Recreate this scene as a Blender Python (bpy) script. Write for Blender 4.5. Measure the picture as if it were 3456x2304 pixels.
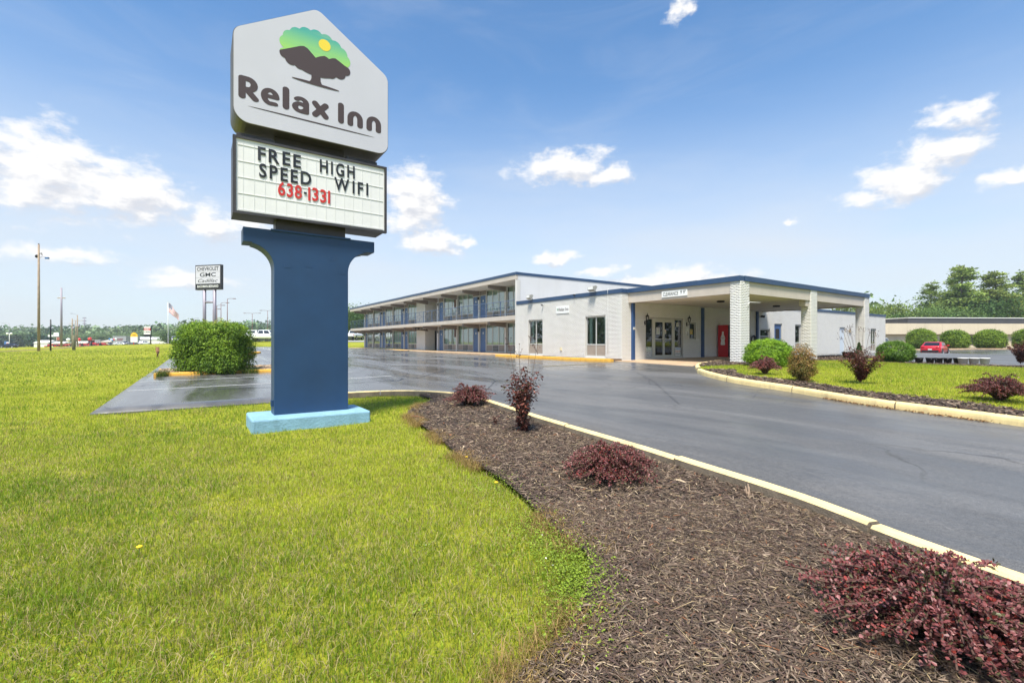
import bpy, bmesh, math, random
import numpy as np
from mathutils import Vector

# World frame: +y runs along the motel's long wing, +x along its lobby front, metres, z = 0 at the motel's paving.
R = math.radians
sc = bpy.context.scene
for o in list(bpy.data.objects):
    bpy.data.objects.remove(o)
COL = sc.collection
rng = np.random.default_rng(7)
random.seed(7)

# ------------------------------------------------------------------ camera
HEAD = R(34.2)                      # camera heading, clockwise from +y
cam_d = bpy.data.cameras.new("camera")
cam_d.sensor_width = 36.0
cam_d.lens = 16.22
cam_d.clip_start = 0.05
cam_d.clip_end = 6000
cam = bpy.data.objects.new("camera", cam_d)
cam.location = (0, 0, 1.0)
cam.rotation_euler = (R(90), 0, -HEAD)
COL.objects.link(cam)
sc.camera = cam

# ------------------------------------------------------------------ sky
SUN_AZ, SUN_EL = R(-131), R(63)      # azimuth clockwise from +y
SKY_STRENGTH = 0.112
world = bpy.data.worlds.new("World")
sc.world = world
world.use_nodes = True
wn = world.node_tree
wn.nodes.clear()


def wnode(tree, kind, **kw):
    n = tree.nodes.new(kind)
    for k, v in kw.items():
        setattr(n, k, v)
    return n


def cloud_group(blobs):
    """Cloud thickness as a function of (azimuth, elevation) in degrees: soft ellipses broken up by noise."""
    g = bpy.data.node_groups.new("cloud_cover", "ShaderNodeTree")
    g.interface.new_socket("P", in_out="INPUT", socket_type="NodeSocketVector")
    g.interface.new_socket("Cover", in_out="OUTPUT", socket_type="NodeSocketFloat")
    gi = g.nodes.new("NodeGroupInput")
    go = g.nodes.new("NodeGroupOutput")
    warp = wnode(g, "ShaderNodeTexNoise")
    warp.inputs["Scale"].default_value = 0.22
    warp.inputs["Detail"].default_value = 5
    warp.inputs["Roughness"].default_value = 0.6
    g.links.new(gi.outputs[0], warp.inputs["Vector"])
    w1 = wnode(g, "ShaderNodeVectorMath", operation="SUBTRACT")
    w1.inputs[1].default_value = (0.5, 0.5, 0.5)
    g.links.new(warp.outputs["Color"], w1.inputs[0])
    w2 = wnode(g, "ShaderNodeVectorMath", operation="MULTIPLY_ADD")
    w2.inputs[1].default_value = (7.5, 3.4, 0)
    g.links.new(w1.outputs[0], w2.inputs[0])
    g.links.new(gi.outputs[0], w2.inputs[2])
    prev = None
    for az, el, sx, sy, thin in blobs:
        s = wnode(g, "ShaderNodeVectorMath", operation="SUBTRACT")
        s.inputs[1].default_value = (az, el, 0)
        g.links.new(w2.outputs[0], s.inputs[0])
        m = wnode(g, "ShaderNodeVectorMath", operation="MULTIPLY")
        m.inputs[1].default_value = (0.84 / sx, 0.84 / sy, 0)
        g.links.new(s.outputs[0], m.inputs[0])
        ln = wnode(g, "ShaderNodeVectorMath", operation="LENGTH")
        g.links.new(m.outputs[0], ln.inputs[0])
        ad = wnode(g, "ShaderNodeMath", operation="ADD")
        ad.inputs[1].default_value = thin
        g.links.new(ln.outputs["Value"], ad.inputs[0])
        if prev is None:
            prev = ad
        else:
            mn = wnode(g, "ShaderNodeMath", operation="MINIMUM")
            g.links.new(prev.outputs[0], mn.inputs[0])
            g.links.new(ad.outputs[0], mn.inputs[1])
            prev = mn
    fine = wnode(g, "ShaderNodeTexNoise")
    fine.inputs["Scale"].default_value = 0.55
    fine.inputs["Detail"].default_value = 9
    fine.inputs["Roughness"].default_value = 0.62
    fs = wnode(g, "ShaderNodeVectorMath", operation="MULTIPLY")
    fs.inputs[1].default_value = (0.62, 1.25, 1)
    g.links.new(gi.outputs[0], fs.inputs[0])
    g.links.new(fs.outputs[0], fine.inputs["Vector"])
    f2 = wnode(g, "ShaderNodeMath", operation="MULTIPLY_ADD")
    f2.inputs[1].default_value = 1.9
    f2.inputs[2].default_value = 0.02
    g.links.new(fine.outputs["Fac"], f2.inputs[0])
    sub = wnode(g, "ShaderNodeMath", operation="SUBTRACT")
    g.links.new(f2.outputs[0], sub.inputs[0])
    g.links.new(prev.outputs[0], sub.inputs[1])
    g.links.new(sub.outputs[0], go.inputs[0])
    return g


def build_sky():
    tc = wnode(wn, "ShaderNodeTexCoord")
    sky = wnode(wn, "ShaderNodeTexSky", sky_type="NISHITA")
    sky.sun_disc = False
    sky.sun_elevation = SUN_EL
    sky.sun_rotation = SUN_AZ
    sky.altitude = 100
    sky.air_density = 1.0
    sky.dust_density = 0.6
    sky.ozone_density = 2.4
    # direction -> azimuth / elevation in degrees
    sep = wnode(wn, "ShaderNodeSeparateXYZ")
    wn.links.new(tc.outputs["Generated"], sep.inputs[0])
    az = wnode(wn, "ShaderNodeMath", operation="ARCTAN2")
    wn.links.new(sep.outputs["X"], az.inputs[0])
    wn.links.new(sep.outputs["Y"], az.inputs[1])
    azd = wnode(wn, "ShaderNodeMath", operation="DEGREES")
    wn.links.new(az.outputs[0], azd.inputs[0])
    el = wnode(wn, "ShaderNodeMath", operation="ARCSINE")
    wn.links.new(sep.outputs["Z"], el.inputs[0])
    eld = wnode(wn, "ShaderNodeMath", operation="DEGREES")
    wn.links.new(el.outputs[0], eld.inputs[0])
    com = wnode(wn, "ShaderNodeCombineXYZ")
    wn.links.new(azd.outputs[0], com.inputs["X"])
    wn.links.new(eld.outputs[0], com.inputs["Y"])
    # fair-weather cumulus: (azimuth, elevation, half width, half height, thinness)
    blobs = [(-11.5, 14.6, 6.6, 3.6, 0), (-5.5, 14.0, 4.5, 2.9, 0), (0.5, 12.2, 3.6, 2.1, .1), (4.5, 12.6, 2.6, 1.8, .2),
             (-10, 7.6, 4.4, 1.1, .15), (-1.5, 6.2, 4.6, 1.3, .1), (22, 16.5, 3.6, 4.2, 0), (24.5, 12.0, 4.2, 1.6, .05),
             (29.0, 12.2, 1.5, 1.1, .2), (40.5, 20.6, 5.6, 2.0, 0), (45.5, 19.6, 3.4, 1.2, .1), (39.5, 10.2, 2.7, .9, .05),
             (45.5, 8.2, 2.6, .8, .1), (50.0, 7.0, 3.6, 1.0, .05), (55.0, 7.6, 4.6, 1.3, 0), (60.0, 7.0, 3.0, .9, .1),
             (74.5, 14.8, 3.2, 1.9, 0), (77.0, 16.8, 2.6, 1.5, .05), (71.5, 13.6, 2.6, 1.1, .1), (78.5, 19.5, 2.2, 1.5, .2),
             (81.5, 13.6, 2.4, .8, .1), (54.0, 34.2, 1.9, 1.3, .25), (15, 17, 3, 2.4, .25), (66, 12.6, 1.4, .5, .35)]
    rs = random.Random(5)
    for k in range(15):                                     # the same kind of cloud all the way round
        blobs.append((rs.uniform(95, 335) - (360 if k % 2 else 0) if False else (95 + k * 16.5 + rs.uniform(-5, 5) + 180) % 360 - 180,
                      rs.uniform(7, 26), rs.uniform(3, 7), rs.uniform(1.2, 3), rs.uniform(0, .2)))
    grp = cloud_group(blobs)
    c1 = wnode(wn, "ShaderNodeGroup", node_tree=grp)
    wn.links.new(com.outputs[0], c1.inputs[0])
    up = wnode(wn, "ShaderNodeVectorMath", operation="ADD")
    up.inputs[1].default_value = (-0.7, 1.1, 0)
    wn.links.new(com.outputs[0], up.inputs[0])
    c2 = wnode(wn, "ShaderNodeGroup", node_tree=grp)
    wn.links.new(up.outputs[0], c2.inputs[0])
    alpha = wnode(wn, "ShaderNodeMapRange", interpolation_type="SMOOTHSTEP")
    alpha.inputs["From Min"].default_value = -0.12
    alpha.inputs["From Max"].default_value = 0.62
    wn.links.new(c1.outputs[0], alpha.inputs["Value"])
    lit = wnode(wn, "ShaderNodeMath", operation="SUBTRACT")
    wn.links.new(c1.outputs[0], lit.inputs[0])
    wn.links.new(c2.outputs[0], lit.inputs[1])
    shade = wnode(wn, "ShaderNodeMapRange", interpolation_type="SMOOTHSTEP")
    shade.inputs["From Min"].default_value = -0.5
    shade.inputs["From Max"].default_value = 0.28
    wn.links.new(lit.outputs[0], shade.inputs["Value"])
    ccol = wnode(wn, "ShaderNodeMix", data_type="RGBA")
    ccol.inputs[6].default_value = (3.55, 3.65, 3.95, 1)
    ccol.inputs[7].default_value = (5.1, 5.05, 5.0, 1)
    wn.links.new(shade.outputs[0], ccol.inputs[0])
    # thin milky veil near the horizon, the same all round
    veil = wnode(wn, "ShaderNodeMapRange", interpolation_type="SMOOTHERSTEP")
    veil.inputs["From Min"].default_value = 33
    veil.inputs["From Max"].default_value = 2
    wn.links.new(eld.outputs[0], veil.inputs["Value"])
    vn = wnode(wn, "ShaderNodeTexNoise")
    vn.inputs["Scale"].default_value = 0.06
    vn.inputs["Detail"].default_value = 4
    vmap = wnode(wn, "ShaderNodeVectorMath", operation="MULTIPLY")
    vmap.inputs[1].default_value = (0.6, 2.2, 1)
    wn.links.new(com.outputs[0], vmap.inputs[0])
    wn.links.new(vmap.outputs[0], vn.inputs["Vector"])
    vm = wnode(wn, "ShaderNodeMath", operation="MULTIPLY_ADD")
    vm.inputs[1].default_value = 0.7
    vm.inputs[2].default_value = 0.45
    wn.links.new(vn.outputs["Fac"], vm.inputs[0])
    vv = wnode(wn, "ShaderNodeMath", operation="MULTIPLY", use_clamp=True)
    wn.links.new(veil.outputs[0], vv.inputs[0])
    wn.links.new(vm.outputs[0], vv.inputs[1])
    mixv = wnode(wn, "ShaderNodeMix", data_type="RGBA")
    mixv.inputs[7].default_value = (3.95, 4.08, 4.25, 1)
    wn.links.new(vv.outputs[0], mixv.inputs[0])
    tint = wnode(wn, "ShaderNodeMix", data_type="RGBA", blend_type="MULTIPLY")
    tint.inputs[0].default_value = 1
    tint.inputs[7].default_value = (0.69, 0.935, 1.05, 1)
    wn.links.new(sky.outputs[0], tint.inputs[6])
    wn.links.new(tint.outputs[2], mixv.inputs[6])
    # faint high streaks everywhere
    sm = wnode(wn, "ShaderNodeVectorMath", operation="MULTIPLY")
    sm.inputs[1].default_value = (0.035, 0.16, 1)
    wn.links.new(com.outputs[0], sm.inputs[0])
    sn = wnode(wn, "ShaderNodeTexNoise")
    sn.inputs["Scale"].default_value = 1.0
    sn.inputs["Detail"].default_value = 8
    sn.inputs["Roughness"].default_value = 0.6
    sn.inputs["Distortion"].default_value = 0.8
    wn.links.new(sm.outputs[0], sn.inputs["Vector"])
    sa = wnode(wn, "ShaderNodeMapRange", interpolation_type="SMOOTHSTEP")
    sa.inputs["From Min"].default_value = 0.42
    sa.inputs["From Max"].default_value = 0.80
    sa.inputs["To Max"].default_value = 0.16
    wn.links.new(sn.outputs["Fac"], sa.inputs["Value"])
    mixs = wnode(wn, "ShaderNodeMix", data_type="RGBA")
    mixs.inputs[7].default_value = (4.2, 4.3, 4.4, 1)
    wn.links.new(sa.outputs[0], mixs.inputs[0])
    wn.links.new(mixv.outputs[2], mixs.inputs[6])
    mixc = wnode(wn, "ShaderNodeMix", data_type="RGBA")
    wn.links.new(alpha.outputs[0], mixc.inputs[0])
    wn.links.new(mixs.outputs[2], mixc.inputs[6])
    wn.links.new(ccol.outputs[2], mixc.inputs[7])
    bg = wnode(wn, "ShaderNodeBackground")
    bg.inputs["Strength"].default_value = SKY_STRENGTH
    wn.links.new(mixc.outputs[2], bg.inputs["Color"])
    out = wnode(wn, "ShaderNodeOutputWorld")
    wn.links.new(bg.outputs[0], out.inputs["Surface"])


build_sky()

# ------------------------------------------------------------------ sun (veiled by thin cloud: soft)
sun_d = bpy.data.lights.new("sun", "SUN")
sun_d.energy = 4.2
sun_d.angle = R(14)
sun_d.color = (1.0, 0.94, 0.83)
sun = bpy.data.objects.new("sun", sun_d)
sv = Vector((math.sin(SUN_AZ) * math.cos(SUN_EL), math.cos(SUN_AZ) * math.cos(SUN_EL), math.sin(SUN_EL)))
sun.rotation_euler = sv.to_track_quat("Z", "Y").to_euler()
sun.location = (0, 0, 60)
COL.objects.link(sun)

# ------------------------------------------------------------------ exposure
sc.view_settings.view_transform = "Standard"
sc.view_settings.look = "None"
sc.view_settings.exposure = 0.92
sc.view_settings.gamma = 1.0
sc.view_settings.use_curve_mapping = False
sc.cycles.max_bounces = 7
sc.cycles.diffuse_bounces = 4
sc.cycles.glossy_bounces = 3
sc.cycles.transparent_max_bounces = 8
sc.cycles.use_denoising = True

# ------------------------------------------------------------------ helpers
_ca, _sa = math.cos(HEAD), math.sin(HEAD)


def W(X, Y):
    """Site survey point (metres right of / ahead along the survey heading) -> world x, y."""
    return (_ca * X + _sa * Y, -_sa * X + _ca * Y)


def srgb(r, g, b):
    f = lambda c: c / 12.92 if c <= 0.04045 else ((c + 0.055) / 1.055) ** 2.4
    return (f(r / 255), f(g / 255), f(b / 255), 1.0)


MATS = {}


def mat(name, col, rough=0.6, metal=0.0, var=None, bump=None, spec=0.5, attr=None, coat=0.0, coat_rough=0.1, trans=0.0, dirt=None):
    """Principled material. var = (scale, amount[, second colour]); bump = (scale, strength); attr = colour attribute that tints it."""
    if name in MATS:
        return MATS[name]
    m = bpy.data.materials.new(name)
    m.use_nodes = True
    t = m.node_tree
    bs = t.nodes["Principled BSDF"]
    if len(col) == 3:
        col = (*col, 1)
    bs.inputs["Base Color"].default_value = col
    bs.inputs["Roughness"].default_value = rough
    bs.inputs["Metallic"].default_value = metal
    bs.inputs["Specular IOR Level"].default_value = spec
    bs.inputs["Coat Weight"].default_value = coat
    bs.inputs["Coat Roughness"].default_value = coat_rough
    last = None
    geo = t.nodes.new("ShaderNodeTexCoord")
    if attr:
        a = t.nodes.new("ShaderNodeAttribute")
        a.attribute_name = attr
        mx = t.nodes.new("ShaderNodeMix")
        mx.data_type = "RGBA"
        mx.blend_type = "MULTIPLY"
        mx.inputs[0].default_value = 1
        mx.inputs[6].default_value = col
        t.links.new(a.outputs["Color"], mx.inputs[7])
        last = mx.outputs[2]
    if var:
        n = t.nodes.new("ShaderNodeTexNoise")
        n.inputs["Scale"].default_value = var[0]
        n.inputs["Detail"].default_value = 6
        n.inputs["Roughness"].default_value = 0.65
        t.links.new(geo.outputs["Object"], n.inputs["Vector"])
        rp = t.nodes.new("ShaderNodeMapRange")
        rp.inputs["From Min"].default_value = 0.3
        rp.inputs["From Max"].default_value = 0.7
        t.links.new(n.outputs["Fac"], rp.inputs["Value"])
        if len(var) > 2:
            mx = t.nodes.new("ShaderNodeMix")
            mx.data_type = "RGBA"
            ml = t.nodes.new("ShaderNodeMath")
            ml.operation = "MULTIPLY"
            ml.inputs[1].default_value = var[1]
            t.links.new(rp.outputs[0], ml.inputs[0])
            t.links.new(ml.outputs[0], mx.inputs[0])
            if last is not None:
                t.links.new(last, mx.inputs[6])
            else:
                mx.inputs[6].default_value = col
            mx.inputs[7].default_value = var[2] if len(var[2]) == 4 else (*var[2], 1)
        else:
            rp.inputs["To Min"].default_value = 1 - var[1]
            rp.inputs["To Max"].default_value = 1 + var[1]
            mx = t.nodes.new("ShaderNodeMix")
            mx.data_type = "RGBA"
            mx.blend_type = "MULTIPLY"
            mx.inputs[0].default_value = 1
            if last is not None:
                t.links.new(last, mx.inputs[6])
            else:
                mx.inputs[6].default_value = col
            t.links.new(rp.outputs[0], mx.inputs[7])
        last = mx.outputs[2]
    if dirt:                                             # (scale, amount, colour): streaky stains, stretched downwards
        mp = t.nodes.new("ShaderNodeMapping")
        mp.inputs["Scale"].default_value = (1, 1, 0.12)
        t.links.new(geo.outputs["Object"], mp.inputs["Vector"])
        n = t.nodes.new("ShaderNodeTexNoise")
        n.inputs["Scale"].default_value = dirt[0]
        n.inputs["Detail"].default_value = 7
        n.inputs["Roughness"].default_value = 0.7
        t.links.new(mp.outputs[0], n.inputs["Vector"])
        rp = t.nodes.new("ShaderNodeMapRange")
        rp.inputs["From Min"].default_value = 0.5
        rp.inputs["From Max"].default_value = 0.78
        rp.inputs["To Max"].default_value = dirt[1]
        t.links.new(n.outputs["Fac"], rp.inputs["Value"])
        mx = t.nodes.new("ShaderNodeMix")
        mx.data_type = "RGBA"
        t.links.new(rp.outputs[0], mx.inputs[0])
        if last is not None:
            t.links.new(last, mx.inputs[6])
        else:
            mx.inputs[6].default_value = col
        mx.inputs[7].default_value = dirt[2]
        last = mx.outputs[2]
    if last is not None:
        t.links.new(last, bs.inputs["Base Color"])
    if bump:
        n = t.nodes.new("ShaderNodeTexNoise")
        n.inputs["Scale"].default_value = bump[0]
        n.inputs["Detail"].default_value = 5
        t.links.new(geo.outputs["Object"], n.inputs["Vector"])
        b = t.nodes.new("ShaderNodeBump")
        b.inputs["Strength"].default_value = bump[1]
        b.inputs["Distance"].default_value = 0.02
        t.links.new(n.outputs["Fac"], b.inputs["Height"])
        t.links.new(b.outputs[0], bs.inputs["Normal"])
    if trans:                                            # light through thin leaves
        tr = t.nodes.new("ShaderNodeBsdfTranslucent")
        if last is not None:
            t.links.new(last, tr.inputs["Color"])
        else:
            tr.inputs["Color"].default_value = col
        ms = t.nodes.new("ShaderNodeMixShader")
        ms.inputs[0].default_value = trans
        t.links.new(bs.outputs[0], ms.inputs[1])
        t.links.new(tr.outputs[0], ms.inputs[2])
        t.links.new(ms.outputs[0], t.nodes["Material Output"].inputs["Surface"])
    MATS[name] = m
    return m


def glass_mat(name, tint=(0.75, 0.82, 0.8), refl=1.5, rough=0.0, boost=0.0):
    m = bpy.data.materials.new(name)
    m.use_nodes = True
    t = m.node_tree
    t.nodes.clear()
    tr = t.nodes.new("ShaderNodeBsdfTransparent")
    tr.inputs["Color"].default_value = (*tint, 1)
    gl = t.nodes.new("ShaderNodeBsdfGlossy")
    gl.inputs["Roughness"].default_value = rough
    gl.inputs["Color"].default_value = (0.95, 0.97, 1, 1)
    fr = t.nodes.new("ShaderNodeFresnel")
    fr.inputs["IOR"].default_value = refl
    ad = t.nodes.new("ShaderNodeMath")
    ad.operation = "ADD"
    ad.use_clamp = True
    ad.inputs[1].default_value = boost
    t.links.new(fr.outputs[0], ad.inputs[0])
    nz = t.nodes.new("ShaderNodeTexNoise")
    nz.inputs["Scale"].default_value = 0.7
    tc = t.nodes.new("ShaderNodeTexCoord")
    t.links.new(tc.outputs["Object"], nz.inputs["Vector"])
    bp = t.nodes.new("ShaderNodeBump")
    bp.inputs["Strength"].default_value = 0.05
    bp.inputs["Distance"].default_value = 0.05
    t.links.new(nz.outputs["Fac"], bp.inputs["Height"])
    t.links.new(bp.outputs[0], gl.inputs["Normal"])
    mx = t.nodes.new("ShaderNodeMixShader")
    t.links.new(ad.outputs[0], mx.inputs[0])
    t.links.new(tr.outputs[0], mx.inputs[1])
    t.links.new(gl.outputs[0], mx.inputs[2])
    o = t.nodes.new("ShaderNodeOutputMaterial")
    t.links.new(mx.outputs[0], o.inputs["Surface"])
    MATS[name] = m
    return m


def origin_of(o):
    v = Vector((0, 0, 0))
    while o is not None:
        v += o.location
        o = o.parent
    return v


def link(name, me, parent=None):
    o = bpy.data.objects.new(name, me)
    COL.objects.link(o)
    o.parent = parent
    return o


def tag(o, label=None, cat=None, group=None, kind=None):
    if label:
        o["label"] = label
    if cat:
        o["category"] = cat
    if group:
        o["group"] = group
    if kind:
        o["kind"] = kind
    return o


def thing(name, label, cat, loc=(0, 0, 0), rz=0.0, group=None):
    o = bpy.data.objects.new(name, None)
    o.empty_display_size = 0.2
    COL.objects.link(o)
    o.location = loc
    o.rotation_euler = (0, 0, rz)
    return tag(o, label, cat, group)


def copy_tree(o, parent=None):
    c = o.copy()
    COL.objects.link(c)
    c.parent = parent
    for ch in o.children:
        copy_tree(ch, c)
    return c


def arr_mesh(name, v, f, mats, cols=None, smooth=False, mat_idx=None):
    """Mesh from numpy arrays; f is (n,3) or (n,4)."""
    v = np.ascontiguousarray(v, dtype=np.float32)
    f = np.ascontiguousarray(f, dtype=np.int32)
    me = bpy.data.meshes.new(name)
    me.vertices.add(len(v))
    me.vertices.foreach_set("co", v.ravel())
    k = f.shape[1]
    me.loops.add(f.size)
    me.loops.foreach_set("vertex_index", f.ravel())
    me.polygons.add(len(f))
    me.polygons.foreach_set("loop_start", np.arange(0, f.size, k, dtype=np.int32))
    if mat_idx is not None:
        me.polygons.foreach_set("material_index", np.ascontiguousarray(mat_idx, dtype=np.int32))
    if smooth:
        me.polygons.foreach_set("use_smooth", np.ones(len(f), dtype=bool))
    if cols is not None:
        a = me.color_attributes.new("col", "FLOAT_COLOR", "POINT")
        c4 = np.ones((len(v), 4), dtype=np.float32)
        c4[:, :3] = cols
        a.data.foreach_set("color", c4.ravel())
    for m in (mats if isinstance(mats, (list, tuple)) else [mats]):
        me.materials.append(m)
    me.update()
    me.validate()
    return me


class MB:
    """Collects faces; build() links them as ONE mesh object."""

    def __init__(self):
        self.v, self.f, self.m, self.s = [], [], [], []

    def add(self, vs, fs, m=0, smooth=False):
        b = len(self.v)
        self.v += [tuple(p) for p in vs]
        for f in fs:
            self.f.append([b + i for i in f])
            self.m.append(m)
            self.s.append(smooth)
        return self

    def box(self, x0, x1, y0, y1, z0, z1, m=0, skip=()):
        x0, x1 = min(x0, x1), max(x0, x1)
        y0, y1 = min(y0, y1), max(y0, y1)
        z0, z1 = min(z0, z1), max(z0, z1)
        v = [(x0, y0, z0), (x1, y0, z0), (x1, y1, z0), (x0, y1, z0), (x0, y0, z1), (x1, y0, z1), (x1, y1, z1), (x0, y1, z1)]
        fs = {"b": (0, 3, 2, 1), "t": (4, 5, 6, 7), "-y": (0, 1, 5, 4), "+x": (1, 2, 6, 5), "+y": (2, 3, 7, 6), "-x": (3, 0, 4, 7)}
        return self.add(v, [f for k, f in fs.items() if k not in skip], m)

    def prism(self, poly, axis, lo, hi, m=0):
        """poly: counter-clockwise 2D points; axis 'z' (x,y), 'x' (y,z), 'y' (x,z)."""
        def pt(p, w):
            return {"z": (p[0], p[1], w), "x": (w, p[0], p[1]), "y": (p[0], w, p[1])}[axis]
        n = len(poly)
        vs = [pt(p, lo) for p in poly] + [pt(p, hi) for p in poly]
        fl = axis == "y"
        fs = []
        for i in range(n):
            j = (i + 1) % n
            fs.append((i, j, n + j, n + i) if not fl else (j, i, n + i, n + j))
        top = tuple(range(n, 2 * n))
        bot = tuple(reversed(range(n)))
        fs += [top, bot] if not fl else [tuple(reversed(top)), tuple(reversed(bot))]
        return self.add(vs, fs, m)

    def tube(self, pts, r, n=8, m=0, cap=True, smooth=True):
        pts = [Vector(p) for p in pts]
        rs = r if isinstance(r, (list, tuple)) else [r] * len(pts)
        vs, fs = [], []
        up = Vector((0, 0, 1))
        for i, p in enumerate(pts):
            d = (pts[min(i + 1, len(pts) - 1)] - pts[max(i - 1, 0)]).normalized()
            a = d.cross(up)
            if a.length < 1e-3:
                a = d.cross(Vector((1, 0, 0)))
            a.normalize()
            b = d.cross(a)
            for k in range(n):
                t = 2 * math.pi * k / n
                vs.append(p + (a * math.cos(t) + b * math.sin(t)) * rs[i])
        for i in range(len(pts) - 1):
            for k in range(n):
                k2 = (k + 1) % n
                fs.append((i * n + k, (i + 1) * n + k, (i + 1) * n + k2, i * n + k2))
        self.add(vs, fs, m, smooth)
        if cap:
            b = len(self.v) - len(vs)
            self.f.append([b + k for k in range(n)]); self.m.append(m); self.s.append(False)
            self.f.append([b + (len(pts) - 1) * n + k for k in reversed(range(n))]); self.m.append(m); self.s.append(False)
        return self

    def lathe(self, prof, c=(0, 0, 0), axis="z", n=16, m=0, smooth=True):
        """prof: (radius, height) points along the axis."""
        vs, fs = [], []
        for (r, h) in prof:
            for k in range(n):
                t = 2 * math.pi * k / n
                p = {"z": (r * math.cos(t), r * math.sin(t), h), "y": (r * math.cos(t), h, r * math.sin(t)), "x": (h, r * math.cos(t), r * math.sin(t))}[axis]
                vs.append((c[0] + p[0], c[1] + p[1], c[2] + p[2]))
        for i in range(len(prof) - 1):
            for k in range(n):
                k2 = (k + 1) % n
                fs.append((i * n + k, i * n + k2, (i + 1) * n + k2, (i + 1) * n + k))
        return self.add(vs, fs, m, smooth)

    def build(self, name, mats, parent=None, world=True, bevel=0.0, seg=1):
        """Vertices are in world axes; with a parent they are stored relative to that parent's place."""
        off = origin_of(parent) if (parent is not None and world) else Vector((0, 0, 0))
        me = bpy.data.meshes.new(name)
        me.from_pydata([(p[0] - off.x, p[1] - off.y, p[2] - off.z) for p in self.v], [], self.f)
        for m in (mats if isinstance(mats, (list, tuple)) else [mats]):
            me.materials.append(m)
        me.polygons.foreach_set("material_index", np.array(self.m, dtype=np.int32))
        me.polygons.foreach_set("use_smooth", np.array(self.s, dtype=bool))
        me.update()
        o = link(name, me, parent)
        if bevel:
            b = o.modifiers.new("bevel", "BEVEL")
            b.width = bevel
            b.segments = seg
            b.limit_method = "ANGLE"
            b.angle_limit = R(35)
        return o


def box(name, m, parent, x0, x1, y0, y1, z0, z1, bevel=0.0, skip=()):
    return MB().box(x0, x1, y0, y1, z0, z1, skip=skip).build(name, m, parent, bevel=bevel)


def in_poly(px, py, poly):
    """Vectorised point in polygon."""
    px, py = np.asarray(px, float), np.asarray(py, float)
    r = np.zeros(px.shape, bool)
    n = len(poly)
    for i in range(n):
        x0, y0 = poly[i]
        x1, y1 = poly[(i + 1) % n]
        if y0 == y1:
            continue
        c = ((y0 > py) != (y1 > py)) & (px < (x1 - x0) * (py - y0) / (y1 - y0) + x0)
        r ^= c
    return r


def smooth_line(pts, step=0.4, closed=False):
    """Catmull-Rom through pts, resampled."""
    P = [np.array(p, float) for p in pts]
    n = len(P)
    out = []
    rngi = range(n if closed else n - 1)
    for i in rngi:
        p0 = P[(i - 1) % n] if closed or i > 0 else 2 * P[0] - P[1]
        p1, p2 = P[i], P[(i + 1) % n]
        p3 = P[(i + 2) % n] if closed or i + 2 < n else 2 * P[-1] - P[-2]
        k = max(1, int(np.linalg.norm(p2 - p1) / step))
        for j in range(k):
            t = j / k
            out.append(tuple(0.5 * (2 * p1 + (p2 - p0) * t + (2 * p0 - 5 * p1 + 4 * p2 - p3) * t * t + (3 * p1 - p0 - 3 * p2 + p3) * t ** 3)))
    if not closed:
        out.append(tuple(P[-1]))
    return out


def vnoise(x, y, s, seed=0):
    """Cheap smooth value noise, vectorised, 0..1."""
    x, y = np.asarray(x, float) / s + 1000 + seed * 17.3, np.asarray(y, float) / s + 1000 + seed * 9.1
    xi, yi = np.floor(x).astype(np.int64), np.floor(y).astype(np.int64)
    xf, yf = x - xi, y - yi
    h = lambda a, b: (((a * 374761393 + b * 668265263 + seed * 1442695) ^ ((a * 374761393 + b * 668265263) >> 13)) * 1274126177 & 0xFFFF) / 65535.0
    u, v = xf * xf * (3 - 2 * xf), yf * yf * (3 - 2 * yf)
    return (h(xi, yi) * (1 - u) + h(xi + 1, yi) * u) * (1 - v) + (h(xi, yi + 1) * (1 - u) + h(xi + 1, yi + 1) * u) * v


_txt_cache = {}


def text_geo(body, bold=0.0, extrude=0.0, shear=0.0, space=1.0):
    """Outline text as (verts, faces), capital height 1, starting at u = 0 on the baseline."""
    key = (body, bold, extrude, shear, space)
    if key in _txt_cache:
        return _txt_cache[key]
    c = bpy.data.curves.new("lettering", "FONT")
    c.body = body
    c.offset = bold
    c.extrude = extrude
    c.shear = shear
    c.space_character = space
    c.resolution_u = 4
    o = bpy.data.objects.new("lettering", c)
    COL.objects.link(o)
    dg = bpy.context.evaluated_depsgraph_get()
    me = bpy.data.meshes.new_from_object(o.evaluated_get(dg))
    vs = [tuple(v.co) for v in me.vertices]
    fs = [tuple(p.vertices) for p in me.polygons]
    bpy.data.objects.remove(o)
    bpy.data.curves.remove(c)
    bpy.data.meshes.remove(me)
    x0 = min(v[0] for v in vs)
    k = 1 / 0.682
    vs = [((v[0] - x0) * k, v[1] * k, v[2]) for v in vs]
    _txt_cache[key] = (vs, fs)
    return _txt_cache[key]


def text(mb, body, org, u, v, height, width=None, bold=0.0, thick=0.0, shear=0.0, m=0, center=False, space=1.0):
    """Add text to mb: org = lower-left point, u / v = unit vectors along and up, height = capital height, width = total."""
    vs, fs = text_geo(body, bold, 1.0 if thick else 0.0, shear, space)
    w = max(p[0] for p in vs)
    sx = (width / w) if width else height
    org, u, v = Vector(org), Vector(u), Vector(v)
    n = u.cross(v)
    if center:
        org = org - u * (w * sx / 2)
    mb.add([org + u * (p[0] * sx) + v * (p[1] * height) + n * (p[2] * thick) for p in vs], fs, m)
    return mb


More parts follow.
